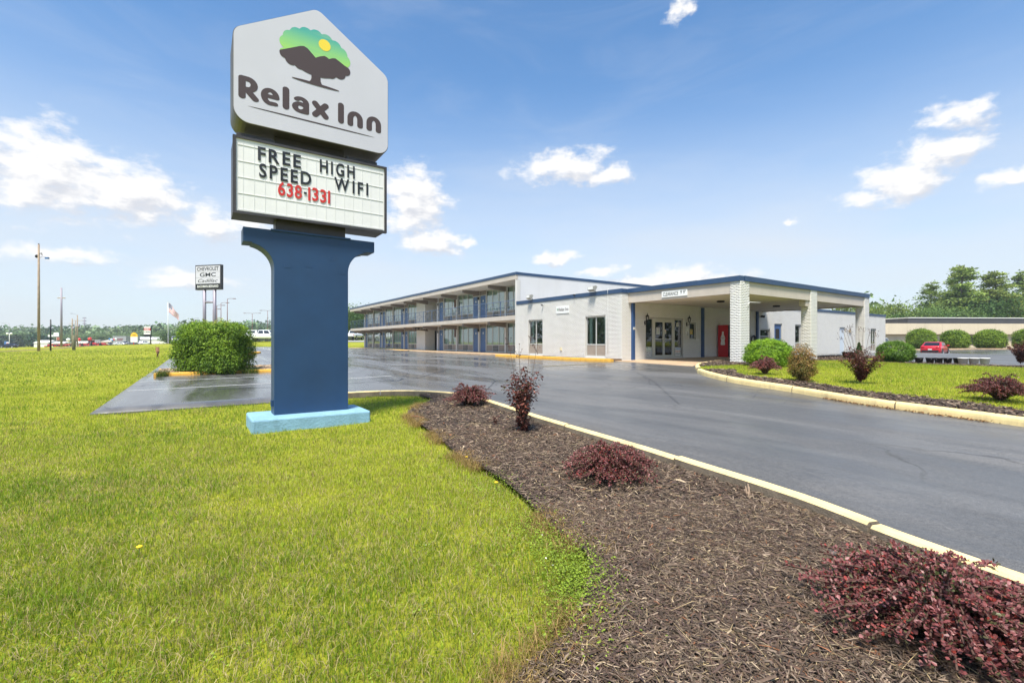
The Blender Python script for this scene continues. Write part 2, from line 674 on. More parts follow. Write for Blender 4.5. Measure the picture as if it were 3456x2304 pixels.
def sdf_fill(f, u0, u1, v0, v1, h):
    """Filled flat shape where f(u, v) < 0 (marching squares): returns 2D verts, faces."""
    nu, nv = int((u1 - u0) / h) + 2, int((v1 - v0) / h) + 2
    us, vs = u0 + np.arange(nu) * h, v0 + np.arange(nv) * h
    U, V = np.meshgrid(us, vs, indexing="ij")
    S = f(U, V)
    verts, faces, idx = [], [], {}

    def vid(p):
        k = (round(p[0], 6), round(p[1], 6))
        if k not in idx:
            idx[k] = len(verts)
            verts.append(k)
        return idx[k]
    for j in range(nv - 1):
        run = None
        for i in range(nu):
            full = i < nu - 1 and S[i, j] < 0 and S[i + 1, j] < 0 and S[i + 1, j + 1] < 0 and S[i, j + 1] < 0
            if full:
                if run is None:
                    run = i
                continue
            if run is not None:
                faces.append([vid((us[run], vs[j])), vid((us[i], vs[j])), vid((us[i], vs[j + 1])), vid((us[run], vs[j + 1]))])
                run = None
            if i >= nu - 1:
                continue
            cs = [(i, j), (i + 1, j), (i + 1, j + 1), (i, j + 1)]
            poly = []
            for a in range(4):
                p, q = cs[a], cs[(a + 1) % 4]
                sp, sq = S[p], S[q]
                if sp < 0:
                    poly.append((us[p[0]], vs[p[1]]))
                if (sp < 0) != (sq < 0):
                    t = sp / (sp - sq)
                    poly.append((us[p[0]] + (us[q[0]] - us[p[0]]) * t, vs[p[1]] + (vs[q[1]] - vs[p[1]]) * t))
            if len(poly) >= 3:
                ids = []
                for p in poly:
                    k = vid(p)
                    if k not in ids:
                        ids.append(k)
                if len(ids) >= 3:
                    faces.append(ids)
    return verts, faces


def seg_d(U, V, a, b):
    ax, ay = a
    bx, by = b
    dx, dy = bx - ax, by - ay
    L = dx * dx + dy * dy + 1e-12
    t = np.clip(((U - ax) * dx + (V - ay) * dy) / L, 0, 1)
    return np.hypot(U - ax - t * dx, V - ay - t * dy)


def stroke_sdf(lines, r):
    def f(U, V):
        d = np.full(U.shape, 9.0)
        for pl in lines:
            for a, b in zip(pl[:-1], pl[1:]):
                d = np.minimum(d, seg_d(U, V, a, b))
        return d - r
    return f


def arc(cx, cy, rx, ry, a0, a1, n=14):
    return [(cx + rx * math.cos(R(a0 + (a1 - a0) * i / n)), cy + ry * math.sin(R(a0 + (a1 - a0) * i / n))) for i in range(n + 1)]

# ------------------------------------------------------------------ terrain
_CP = [(0, 0, -.47), (0, 2, -.47), (-3, 3, -.48), (-6, 7, -.48), (-4, 7.2, -.49), (-8.5, 9.2, -.46), (-13.5, 17.3, -.42), (-11, 21, -.40),
       (2.9, 2.6, -.45), (2, 5, -.44), (4.5, 4.5, -.40), (7.8, 7, -.30), (7, 10.9, -.22), (6.15, 14.45, -.1), (9.5, 19, 0), (-.4, 10.1, -.42),
       (-4.4, 12.5, -.44), (-1.6, 12, -.42), (5.6, 23.7, 0), (.5, 31, 0), (-9, 45, .02), (-23, 66, .05), (20.6, 26.4, 0), (30, 36, 0), (40, 44, -.1),
       (-3, 20, -.28), (-8, 30, -.22), (-22, 41, -.05), (-30, 55, .3), (48.5, 53, -.5), (60, 60, -.1), (72, 72, 0), (90, 70, 0), (18.9, 21.6, -.1),
       (22.9, 20.8, -.12), (9, 8.6, -.25), (12, 3, -.3), (0, -10, -.5), (30, 0, -.4), (-20, 0, -.6), (-31.5, 41, -.39), (-63.6, 62, -.37),
       (-81.6, 110, .48), (-111, 130, -.6), (-195, 200, -1.7), (-178, 212, -.6), (-162, 205, -.45), (-225, 205, -2.0), (-150, 150, -.9), (-43, 79, 1.0), (-32, 95, 1.3), (-50, 70, .3),
       (0, 200, 1), (200, 200, 0), (-400, 400, -2), (0, 500, 6), (-200, 500, 4), (300, 400, 2), (600, 100, 0), (-600, 100, -3), (100, -200, -1),
       (-300, -200, -2), (900, 900, 5), (-900, 900, 0), (-900, -300, -3), (900, -300, 0), (0, 1500, 10)]
_cx = np.array([W(p[0], p[1]) for p in _CP])
_cz = np.array([p[2] for p in _CP])


def _tps_fit():
    n = len(_cx)
    d = np.linalg.norm(_cx[:, None] - _cx[None], axis=2)
    K = d                                                 # biharmonic-like, gentle between far points
    A = np.zeros((n + 3, n + 3))
    A[:n, :n] = -K - np.eye(n) * 0.6
    A[:n, n] = 1
    A[:n, n + 1:] = _cx
    A[n:, :n] = A[:n, n:].T
    return np.linalg.solve(A, np.concatenate([_cz, np.zeros(3)]))


_tw = _tps_fit()


def G(x, y):
    """Ground height."""
    x, y = np.asarray(x, float), np.asarray(y, float)
    s = np.zeros(x.shape)
    for i in range(len(_cx)):
        s = s - _tw[i] * np.hypot(x - _cx[i, 0], y - _cx[i, 1])
    return s + _tw[-3] + _tw[-2] * x + _tw[-1] * y


def g1(x, y):
    return float(G(np.array(x), np.array(y)))


ASPH = 0.012                       # asphalt above the ground sheet

# edges of the paved area (world x, y)
K1 = smooth_line([(2.75, -6), (3.35, -2.5), (3.80, .52), (4.18, 1.81), (4.38, 2.96), (4.53, 3.9), (4.80, 6.2), (5.18, 8.4), (5.32, 9.7), (5.16, 10.75),
                  (4.45, 11.65), (3.3, 12.1), (1.4, 12.25), (-1.8, 12.3)], 0.3)
K2 = smooth_line([(8.6, -5), (9.4, -1.5), (10.4, 1.42), (11.0, 3.6), (11.75, 5.3), (12.35, 7.1), (13.2, 8.5), (14.1, 9.4)], 0.3)
K2b = smooth_line([(14.75, 9.85), (16.0, 10.75), (17.6, 11.5), (20.8, 12.25), (26, 12.35), (33, 12.35)], 0.3)
LOT = K1 + [(-1.8, 69), (18.6, 69), (18.6, 16.45), (56, 16.45), (60, 40), (120, 40), (120, -45), (8, -45), (2.2, -12)]
MULCH_EDGE = [W(*p) for p in [(-.5, 0), (-.3, 1.2), (.045, 1.99), (.235, 2.18), (.40, 2.57), (.50, 2.85), (.5, 3.05), (.32, 3.5), (.14, 4.1), (-.12, 4.78),
                              (-.35, 5.2), (-.62, 5.65), (-1.0, 6.6), (-1.2, 7.1), (-1.7, 8.2), (-2.1, 9.3), (-2.0, 10.2), (-1.9, 11.2)]]
MULCH_EDGE = smooth_line(MULCH_EDGE, 0.2)
_k1_bed = [p for p in K1 if p[1] > -.2 and p[0] > 4.3 or (-.2 < p[1] < 9.9)]
_k1_bed = [p for p in K1 if -.3 < p[1] < 11.6 and p[0] > 3.2]
MULCH1 = MULCH_EDGE + list(reversed(_k1_bed))
ISLAND = K2 + K2b[:1] + K2b + [(33, 9.6), (28.6, 9.4), (27.9, 8.6), (27.9, -3), (26.5, -8), (9, -8)]

# ------------------------------------------------------------------ ground materials


def ground_mat():
    m = bpy.data.materials.new("turf_soil")
    m.use_nodes = True
    t = m.node_tree
    bs = t.nodes["Principled BSDF"]
    bs.inputs["Roughness"].default_value = 0.95
    bs.inputs["Specular IOR Level"].default_value = 0.15
    geo = t.nodes.new("ShaderNodeNewGeometry")
    n1 = t.nodes.new("ShaderNodeTexNoise")
    n1.inputs["Scale"].default_value = 0.35
    n1.inputs["Detail"].default_value = 8
    n1.inputs["Roughness"].default_value = 0.7
    t.links.new(geo.outputs["Position"], n1.inputs["Vector"])
    r1 = t.nodes.new("ShaderNodeValToRGB")
    e = r1.color_ramp.elements
    e[0].position, e[0].color = 0.30, (0.20, 0.225, 0.016, 1)
    e[1].position, e[1].color = 0.72, (0.345, 0.345, 0.03, 1)
    t.links.new(n1.outputs["Fac"], r1.inputs[0])
    n2 = t.nodes.new("ShaderNodeTexNoise")
    n2.inputs["Scale"].default_value = 9
    n2.inputs["Detail"].default_value = 8
    n2.inputs["Roughness"].default_value = 0.75
    t.links.new(geo.outputs["Position"], n2.inputs["Vector"])
    r2 = t.nodes.new("ShaderNodeMapRange")
    r2.inputs["From Min"].default_value = .3
    r2.inputs["From Max"].default_value = .7
    r2.inputs["To Min"].default_value = .62
    r2.inputs["To Max"].default_value = 1.25
    t.links.new(n2.outputs["Fac"], r2.inputs["Value"])
    mx = t.nodes.new("ShaderNodeMix")
    mx.data_type = "RGBA"
    mx.blend_type = "MULTIPLY"
    mx.inputs[0].default_value = 1
    t.links.new(r1.outputs[0], mx.inputs[6])
    t.links.new(r2.outputs[0], mx.inputs[7])
    # mowing passes
    t.links.new(mx.outputs[2], bs.inputs["Base Color"])
    bp = t.nodes.new("ShaderNodeBump")
    bp.inputs["Strength"].default_value = 0.8
    bp.inputs["Distance"].default_value = 0.04
    t.links.new(n2.outputs["Fac"], bp.inputs["Height"])
    t.links.new(bp.outputs[0], bs.inputs["Normal"])
    return m


def asphalt_mat(name="wet_asphalt", wet_lot=True):
    m = bpy.data.materials.new(name)
    m.use_nodes = True
    t = m.node_tree
    L = t.links.new
    bs = t.nodes["Principled BSDF"]
    geo = t.nodes.new("ShaderNodeNewGeometry")
    P = geo.outputs["Position"]

    def noise(scale, det=6, rough=.6, vec=P, dist=0.0):
        n = t.nodes.new("ShaderNodeTexNoise")
        n.inputs["Scale"].default_value = scale
        n.inputs["Detail"].default_value = det
        n.inputs["Roughness"].default_value = rough
        n.inputs["Distortion"].default_value = dist
        L(vec, n.inputs["Vector"])
        return n.outputs["Fac"]

    def rng_(v, a, b, c, d, smooth=True):
        n = t.nodes.new("ShaderNodeMapRange")
        if smooth:
            n.interpolation_type = "SMOOTHSTEP"
        for k, x in zip(("From Min", "From Max", "To Min", "To Max"), (a, b, c, d)):
            n.inputs[k].default_value = x
        L(v, n.inputs["Value"])
        return n.outputs[0]

    def mth(op, a, b):
        n = t.nodes.new("ShaderNodeMath")
        n.operation = op
        n.use_clamp = False
        for i, x in enumerate((a, b)):
            if isinstance(x, (int, float)):
                n.inputs[i].default_value = x
            else:
                L(x, n.inputs[i])
        return n.outputs[0]
    sep = t.nodes.new("ShaderNodeSeparateXYZ")
    L(P, sep.inputs[0])
    # the old car park holds water; the resealed drive is only damp
    lot = rng_(mth("ADD", sep.outputs["Y"], mth("MULTIPLY", noise(.25, 3), 3.0)), 10.5, 17.0, 0.0, 1.0)
    streak = t.nodes.new("ShaderNodeMapping")
    streak.inputs["Scale"].default_value = (1.5, 0.32, 1)
    streak.inputs["Rotation"].default_value = (0, 0, R(14))
    L(P, streak.inputs["Vector"])
    puddle = noise(.42, 7, .62, streak.outputs[0], .6)
    # base colour
    c_dry = t.nodes.new("ShaderNodeMix")
    c_dry.data_type = "RGBA"
    c_dry.inputs[6].default_value = (0.128, 0.121, 0.113, 1)
    c_dry.inputs[7].default_value = (0.090, 0.086, 0.081, 1)
    L(rng_(noise(.55, 7, .65, streak.outputs[0], .5), .40, .60, 0, 1), c_dry.inputs[0])
    fine = noise(120, 3, .7)
    sp = t.nodes.new("ShaderNodeMix")
    sp.data_type = "RGBA"
    sp.blend_type = "MULTIPLY"
    sp.inputs[0].default_value = 1
    L(c_dry.outputs[2], sp.inputs[6])
    L(mth("MULTIPLY", rng_(fine, .3, .7, .55, 1.5), rng_(noise(28, 4, .8), .3, .7, .78, 1.25)), sp.inputs[7])
    wetc = t.nodes.new("ShaderNodeMix")
    wetc.data_type = "RGBA"
    wetc.inputs[7].default_value = (0.145, 0.142, 0.139, 1)
    L(mth("MULTIPLY", lot, .8), wetc.inputs[0])
    L(sp.outputs[2], wetc.inputs[6])
    film = t.nodes.new("ShaderNodeMix")                       # standing film darkens the stone
    film.data_type = "RGBA"
    film.inputs[7].default_value = (0.045, 0.045, 0.046, 1)
    L(mth("MULTIPLY", rng_(puddle, .38, .68, 0, 1), mth("ADD", .35, mth("MULTIPLY", lot, .5))), film.inputs[0])
    L(wetc.outputs[2], film.inputs[6])
    # cracks and tar seams of the old surface
    vo = t.nodes.new("ShaderNodeTexVoronoi")
    vo.feature = "DISTANCE_TO_EDGE"
    vo.inputs["Scale"].default_value = .3
    wv = t.nodes.new("ShaderNodeVectorMath")
    wv.operation = "ADD"
    wn2 = t.nodes.new("ShaderNodeTexNoise")
    wn2.inputs["Scale"].default_value = .9
    wn2.inputs["Detail"].default_value = 7
    L(P, wn2.inputs["Vector"])
    L(P, wv.inputs[0])
    L(wn2.outputs["Color"], wv.inputs[1])
    L(wv.outputs[0], vo.inputs["Vector"])
    crack = mth("MULTIPLY", rng_(vo.outputs["Distance"], .0, .011, 1, 0), mth("MULTIPLY", rng_(noise(.2, 3), .44, .6, 0, 1), mth("ADD", mth("MULTIPLY", lot, .6), .4)))
    ck = t.nodes.new("ShaderNodeMix")
    ck.data_type = "RGBA"
    ck.inputs[7].default_value = (0.008, 0.008, 0.008, 1)
    L(crack, ck.inputs[0])
    L(film.outputs[2], ck.inputs[6])
    L(ck.outputs[2], bs.inputs["Base Color"])
    # sheen: thin film of water
    pud = rng_(puddle, .40, .60, 0, 1)
    r_lot = rng_(puddle, .32, .68, .36, .08)
    rough = t.nodes.new("ShaderNodeMix")
    L(lot, rough.inputs[0])
    L(rng_(puddle, .36, .66, .56, .30), rough.inputs[2])
    L(r_lot, rough.inputs[3])
    L(mth("ADD", rough.outputs[0], mth("MULTIPLY", crack, .4)), bs.inputs["Roughness"])
    bs.inputs["Specular IOR Level"].default_value = 0.62
    bp = t.nodes.new("ShaderNodeBump")
    bp.inputs["Distance"].default_value = 0.004
    L(mth("SUBTRACT", .45, mth("MULTIPLY", lot, mth("ADD", .30, mth("MULTIPLY", pud, .13)))), bp.inputs["Strength"])
    L(mth("SUBTRACT", noise(70, 4, .7), mth("MULTIPLY", crack, 1.5)), bp.inputs["Height"])
    L(bp.outputs[0], bs.inputs["Normal"])
    return m


M_TURF = ground_mat()
M_ASPH = asphalt_mat()
M_CONC = mat("concrete_tan", srgb(176, 150, 120), .8, var=(1.2, .22), bump=(60, .3), dirt=(.8, .5, (.12, .09, .07, 1)))
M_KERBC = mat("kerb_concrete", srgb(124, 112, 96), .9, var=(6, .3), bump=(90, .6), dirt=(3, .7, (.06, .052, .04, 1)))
M_YEL = mat("kerb_yellow", srgb(232, 208, 148), .75, var=(5, .10), bump=(120, .25), dirt=(2.6, .75, (.26, .21, .14, 1)))
M_YEL2 = mat("kerb_orange_yellow", srgb(226, 172, 66), .75, var=(5, .12), bump=(120, .25), dirt=(2.2, .5, (.25, .17, .05, 1)))
M_WHITE_LINE = mat("line_paint", srgb(205, 206, 204), .7, var=(9, .35, (.07, .07, .07)))
M_MULCHSOIL = mat("mulch_soil", (.045, .030, .019), .95, var=(14, .5), bump=(40, 1.0))
M_DIRT = mat("dirt", srgb(120, 98, 74), .95, var=(3, .25), bump=(30, .6))


def lines_growing(lo, hi, c0, c1, fine, grow=1.16):
    a = list(np.arange(c0, c1 + 1e-6, fine))
    s, p = fine, c1
    while p < hi:
        s *= grow
        p += s
        a.append(min(p, hi))
    s, p = fine, c0
    while p > lo:
        s *= grow
        p -= s
        a.insert(0, max(p, lo))
    return np.array(a)


def terrain():
    Xs = lines_growing(-1500, 1500, -13, 13, .25)
    Ys = lines_growing(-500, 1800, -1, 22, .25)
    XX, YY = np.meshgrid(Xs, Ys, indexing="ij")
    wx, wy = _ca * XX + _sa * YY, -_sa * XX + _ca * YY
    z = G(wx, wy)
    near = np.hypot(wx, wy) < 25
    z = z + np.where(near, (vnoise(wx, wy, .9, 3) - .5) * .03 + (vnoise(wx, wy, .35, 4) - .5) * .015, 0)
    lot = in_poly(wx, wy, LOT)
    z = np.where(lot, z - .14, z)
    mul = in_poly(wx, wy, MULCH1)
    z = np.where(mul, z - .03, z)
    bld = (wx > 18.2) & (wx < 53) & (wy > 17) & (wy < 68)
    z = np.where(bld, np.minimum(z, -.2), z)
    nx, ny = XX.shape
    idx = np.arange(nx * ny).reshape(nx, ny)
    f = np.stack([idx[:-1, :-1], idx[1:, :-1], idx[1:, 1:], idx[:-1, 1:]], -1).reshape(-1, 4)
    me = arr_mesh("ground", np.stack([wx, wy, z], -1).reshape(-1, 3), f, M_TURF, smooth=True)
    o = link("ground", me)
    return tag(o, "mown yellow-green grass ground around the motel", "ground", kind="structure")


terrain()


def sheet(name, poly, m, lift=ASPH, step=1.0, skirt=.15, parent=None, lim=60):
    """Paving laid over the ground: outline poly, cut into a grid so that it follows the slope, with a skirt round its edge."""
    bm = bmesh.new()
    vs = [bm.verts.new((p[0], p[1], 0)) for i, p in enumerate(poly) if i == 0 or (abs(p[0] - poly[i - 1][0]) + abs(p[1] - poly[i - 1][1])) > 1e-4]
    bm.faces.new(vs)
    bmesh.ops.triangulate(bm, faces=bm.faces[:])
    xs = [p[0] for p in poly]
    ys = [p[1] for p in poly]
    for lo, hi, no in ((min(xs), max(xs), (1, 0, 0)), (min(ys), max(ys), (0, 1, 0))):
        k = math.ceil(lo / step) * step
        while k < hi:
            st = step if abs(k) < lim else step * 4
            bmesh.ops.bisect_plane(bm, geom=bm.verts[:] + bm.edges[:] + bm.faces[:], plane_co=(no[0] * k, no[1] * k, 0), plane_no=no)
            k += st
    co = np.array([v.co[:] for v in bm.verts])
    z = G(co[:, 0], co[:, 1]) + lift
    for v, h in zip(bm.verts, z):
        v.co.z = h
    bmesh.ops.recalc_face_normals(bm, faces=bm.faces[:])
    if bm.faces[:][0].normal.z < 0:
        bmesh.ops.reverse_faces(bm, faces=bm.faces[:])
    if skirt:
        ed = [e for e in bm.edges if e.is_boundary]
        r = bmesh.ops.extrude_edge_only(bm, edges=ed)
        for g in r["geom"]:
            if isinstance(g, bmesh.types.BMVert):
                g.co.z -= skirt
    me = bpy.data.meshes.new(name)
    bm.to_mesh(me)
    bm.free()
    me.materials.append(m)
    for p in me.polygons:
        p.use_smooth = p.normal.z > .5
    o = link(name, me, parent)
    return o


tag(sheet("parking_lot", LOT, M_ASPH, step=1.5), "wet dark asphalt car park and drive in front of the motel", "parking lot", kind="structure")
PAD = [(17.45, 16.45), (17.0, 14.0), (16.55, 11.35), (17.6, 11.85), (20.8, 12.6), (26, 12.7), (33, 12.7), (33, 16.45)]
tag(sheet("entrance_pad", PAD, M_CONC, lift=ASPH + .012, step=1.0), "tan concrete apron under the entrance canopy", "pavement", kind="structure")


def resample(pts, step):
    P = np.array(pts)
    d = np.concatenate([[0], np.cumsum(np.hypot(*np.diff(P, axis=0).T))])
    n = max(2, int(round(d[-1] / step)) + 1)
    s = np.linspace(0, d[-1], n)
    return np.stack([np.interp(s, d, P[:, 0]), np.interp(s, d, P[:, 1])], -1), d[-1]


def kerb_run(label, pts, m_top, m_left, m_right, h=.12, w=.16, piece=2.4, base=ASPH, drop=.16, taper=False):
    """A line of kerb stones; left / right are seen walking along pts."""
    root = tag(bpy.data.objects.new("kerb", None), label, "kerb", kind="structure")
    COL.objects.link(root)
    P, Ltot = resample(pts, .2)
    per = max(1, int(round(piece / .2)))
    rr = random.Random(len(pts))
    i = 0
    while i < len(P) - 1:
        j = min(len(P) - 1, i + per + rr.randint(-2, 2))
        if len(P) - 1 - j < 4:
            j = len(P) - 1
        seg = P[i:j + 1].copy()
        d = np.gradient(seg, axis=0)
        d /= np.linalg.norm(d, axis=1)[:, None]
        seg[0] += d[0] * .011
        seg[-1] -= d[-1] * .011
        nrm = np.stack([-d[:, 1], d[:, 0]], -1)            # left
        tilt, rise = rr.uniform(-.006, .006), rr.uniform(-.006, .006)
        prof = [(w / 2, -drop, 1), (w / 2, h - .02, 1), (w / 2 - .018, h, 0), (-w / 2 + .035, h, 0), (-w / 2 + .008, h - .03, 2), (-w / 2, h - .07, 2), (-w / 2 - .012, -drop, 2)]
        mb = MB()
        vs = []
        gz = G(seg[:, 0], seg[:, 1]) + base
        for k in range(len(seg)):
            hh = 1.0
            if taper and (i + k) > len(P) - 6:
                hh = max(.12, (len(P) - 1 - (i + k)) / 5)
            for (o, z, _) in prof:
                vs.append((seg[k, 0] + nrm[k, 0] * o, seg[k, 1] + nrm[k, 1] * o, gz[k] + (z * hh if z > 0 else z) + rise + tilt * (k / len(seg))))
        n = len(prof)
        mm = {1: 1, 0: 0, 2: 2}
        for a in range(n - 1):
            fs = [(k * n + a, k * n + a + 1, (k + 1) * n + a + 1, (k + 1) * n + a) for k in range(len(seg) - 1)]
            kind = 1 if a == 0 else (2 if a >= 4 else 0)
            b = len(mb.v)
            if a == 0:
                mb.add(vs, fs, kind)
                base_i = 0
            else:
                for f in fs:
                    mb.f.append(list(f)); mb.m.append(kind); mb.s.append(False)
        mb.f.append(list(range(n))); mb.m.append(1); mb.s.append(False)
        mb.f.append([(len(seg) - 1) * n + k for k in reversed(range(n))]); mb.m.append(1); mb.s.append(False)
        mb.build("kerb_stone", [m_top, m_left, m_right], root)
        i = j
    return root


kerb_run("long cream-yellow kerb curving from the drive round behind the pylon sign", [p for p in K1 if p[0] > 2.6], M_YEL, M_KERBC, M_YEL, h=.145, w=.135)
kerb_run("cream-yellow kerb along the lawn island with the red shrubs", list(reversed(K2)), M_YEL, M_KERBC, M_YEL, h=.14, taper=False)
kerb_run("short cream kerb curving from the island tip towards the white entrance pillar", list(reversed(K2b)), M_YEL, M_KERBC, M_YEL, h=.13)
kerb_run("yellow kerb at the foot of the white brick lobby wall", [(17.05, 16.2), (17.0, 20), (17.0, 26.9)], M_YEL2, M_YEL2, M_CONC, h=.13, w=.22)

# lobby planting strip behind that kerb, wing walkway
tag(sheet("planting_strip", [(17.1, 16.4), (17.95, 16.4), (17.95, 25.9), (17.1, 25.9)], M_DIRT, lift=.10, step=2), "narrow bare strip between the yellow kerb and the lobby wall", "ground", kind="structure")
mw = MB()
mw.box(17.55, 19.9, 25.92, 68.2, -.4, .10)
tag(mw.build("walkway", M_CONC, bevel=.02), "tan concrete walkway along the ground floor rooms", "walkway", kind="structure")

# ------------------------------------------------------------------ island by the bush
BUSH_I = smooth_line([(-1.5, 23.45), (2.5, 23.55), (5.2, 23.65), (5.9, 24.6), (5.5, 26.2), (4.0, 26.8), (-1.5, 26.8)], .3)
tag(sheet("bush_island", BUSH_I + [(-1.5, 23.45)], M_DIRT, lift=.09, step=1), "raised bed of wood chips round the big green bush", "ground", kind="structure")
kerb_run("orange-yellow kerb in front of the big green bush", list(BUSH_I), M_YEL2, M_KERBC, M_YEL2, h=.14, w=.18)
I2 = smooth_line([(-1.6, 45.6), (2.6, 45.6), (4.4, 46.3), (4.2, 47.6), (2.6, 48.2), (-1.6, 48.2)], .3)
tag(sheet("far_island", I2, M_TURF, lift=.09, step=1), "small grassy island at the far side of the car park", "ground", kind="structure")
kerb_run("short yellow kerb of the far island past the bush", list(I2), M_YEL2, M_KERBC, M_YEL2, h=.14, w=.2)

# ------------------------------------------------------------------ lawn island on the right
tag(sheet("lawn_island", ISLAND, M_TURF, lift=.115, step=1.0, skirt=.2), "mown lawn island between the drive and the entrance canopy", "lawn", kind="structure")


def offset_line(pts, d):
    P = np.array(pts)
    t = np.gradient(P, axis=0)
    t /= np.linalg.norm(t, axis=1)[:, None] + 1e-9
    return [tuple(p) for p in P + np.stack([t[:, 1], -t[:, 0]], -1) * d]          # to the right


_k2in = offset_line(K2, .06)
_k2wav = []
for i, p in enumerate(offset_line(K2, 1.0)):
    s = 0.25 * math.sin(i * .55) + .18 * math.sin(i * .23 + 1)
    q, r = np.array(_k2in[i]), np.array(p)
    _k2wav.append(tuple(q + (r - q) * (1 + s * .6)))
MULCH2 = _k2in + list(reversed(_k2wav))
tag(sheet("shrub_bed", MULCH2, M_MULCHSOIL, lift=.125, step=1.0, skirt=0), "strip of dark bark mulch just inside the island kerb", "ground", kind="structure")
MULCH3 = offset_line(K2b, .06)[2:] + [(33, 9.7), (26.5, 9.5), (24.0, 10.0), (21.5, 10.2), (18.3, 9.6), (16.6, 9.9), (15.6, 10.2)]
tag(sheet("pillar_bed", MULCH3, M_MULCHSOIL, lift=.125, step=1.0, skirt=0), "dark bark mulch bed round the canopy pillars", "ground", kind="structure")
MULCH4 = [(26.2, 9.2), (27.8, 9.0), (27.8, -3), (26.6, -3), (26.4, 3), (26.1, 7)]
tag(sheet("back_bed", MULCH4, M_MULCHSOIL, lift=.125, step=1.0, skirt=0), "mulch strip along the back of the lawn island under the buckets", "ground", kind="structure")
tag(sheet("mulch_bed", MULCH1, M_MULCHSOIL, lift=.05, step=.3, skirt=0), "dark soil under the bark mulch beside the drive", "ground", kind="structure")

# ------------------------------------------------------------------ paint and seams on the lot


def strip(name, pts, width, m, lift, label, cat="marking"):
    P, _ = resample(pts, .5)
    d = np.gradient(P, axis=0)
    d /= np.linalg.norm(d, axis=1)[:, None]
    nrm = np.stack([-d[:, 1], d[:, 0]], -1)
    wv = width if np.isscalar(width) else np.interp(np.linspace(0, 1, len(P)), np.linspace(0, 1, len(width)), width)
    Lp, Rp = P + nrm * np.reshape(wv, (-1, 1)) / 2 if not np.isscalar(wv) else P + nrm * wv / 2, P - nrm * np.reshape(wv, (-1, 1)) / 2 if not np.isscalar(wv) else P - nrm * wv / 2
    vs = np.concatenate([np.column_stack([Lp, G(Lp[:, 0], Lp[:, 1]) + lift]), np.column_stack([Rp, G(Rp[:, 0], Rp[:, 1]) + lift])])
    n = len(P)
    f = np.array([(n + i, n + i + 1, i + 1, i) for i in range(n - 1)])
    me = arr_mesh(name, vs, f, m)
    o = link(name, me)
    return tag(o, label, cat, kind="structure")


LZ = ASPH + .005
strip("parking_line", [(-1.7, 17.3), (6.2, 17.45)], .10, M_WHITE_LINE, LZ, "white painted bay line across the wet lot behind the sign, nearer one")
strip("parking_line", [(-1.7, 20.6), (5.6, 20.7)], .10, M_WHITE_LINE, LZ, "white painted bay line in front of the bush, farther one")
for k in range(9):
    y = 29.0 + k * 3.0
    strip("parking_line", [(12.6, y - .8), (17.4, y + .1)], .10, M_WHITE_LINE, LZ, "faint white bay line by the wing, number %d counted from the lobby" % (k + 1) if False else
          ["faint white bay line nearest the lobby wall", "second faint bay line from the lobby", "third faint bay line from the lobby", "fourth faint bay line from the lobby",
           "fifth faint bay line from the lobby", "sixth faint bay line from the lobby", "seventh faint bay line from the lobby", "eighth faint bay line from the lobby",
           "farthest faint bay line along the wing"][k])
M_SEAM = mat("tar_seam", (.02, .02, .021), .4)
M_OLDYEL = mat("worn_yellow", srgb(132, 122, 92), .6, var=(4, .8, (.045, .045, .047)))
strip("tar_seam", [(8.3, 6.0), (11.0, 8.8), (13.0, 11.2), (13.6, 14.0)], .014, M_SEAM, LZ, "dark tar seam curving along the drive", "seam")
strip("tar_seam", [(6.2, 10.5), (8.2, 13.0), (9.0, 16.5), (13.5, 17.5)], .02, M_SEAM, LZ, "dark seam crossing the middle of the lot", "seam")
strip("tar_seam", [(0, 16.5), (3.0, 15.6), (6.5, 15.7), (9.5, 19.0)], .05, M_SEAM, LZ, "dark seam on the lot right of the sign post", "seam")
strip("faded_marking", [(12.8, 16.4), (15.4, 15.6)], .4, M_OLDYEL, LZ, "faded yellowish paint patch on the asphalt before the entrance")
strip("ramp_marking", [(16.4, 44.6), (17.45, 44.9)], 1.4, M_YEL2, .1, "yellow painted ramp at the walkway by the ice room")

# field track and dealer road
strip("field_track", [W(-150, 57), W(-68.8, 62), W(-71, 72), W(-88, 100), W(-111, 131)], 1.6, M_DIRT, .04, "brown worn track along the far edge of the field", "track")
M_ROAD = mat("pale_road", srgb(150, 150, 152), .55, var=(.4, .15))
strip("road", [W(-113, 133), W(-108, 130), W(-81, 110), W(-55, 90), W(-38, 82), W(-16, 92), W(20, 130)], [5, 6, 6, 6, 7, 8, 8], M_ROAD, .05, "pale service road rising behind the field to the parked pickup", "road")

# ------------------------------------------------------------------ pylon sign
M_BLUE = mat("sign_blue_paint", srgb(30, 62, 97), .45, var=(1.6, .14), bump=(160, .18), dirt=(1.2, .25, (.03, .06, .11, 1)))
M_LBLUE = mat("light_blue_paint", srgb(128, 168, 190), .7, var=(3, .10), bump=(28, .45), dirt=(4, .55, (.09, .17, .20, 1)))
M_DKMET = mat("dark_bronze_metal", srgb(66, 63, 64), .45, metal=.3, var=(3, .2), dirt=(3, .4, (.10, .085, .06, 1)))
M_CAN = mat("cabinet_side", srgb(88, 84, 80), .5, var=(2, .25), dirt=(2, .6, (.05, .06, .03, 1)))
M_FACE = mat("sign_face", srgb(192, 191, 199), .45, var=(.8, .04))
M_BROWN = mat("sign_brown", srgb(72, 58, 54), .4)
M_BOARD = mat("board_white", srgb(226, 225, 223), .4, var=(2, .05), dirt=(3, .25, (.45, .45, .40, 1)))
M_TRACK = mat("clear_track", srgb(218, 218, 216), .3, dirt=(3, .4, (.45, .43, .38, 1)))
M_BLK = mat("letter_black", srgb(30, 31, 33), .4, dirt=(5, .3, (.2, .2, .2, 1)))
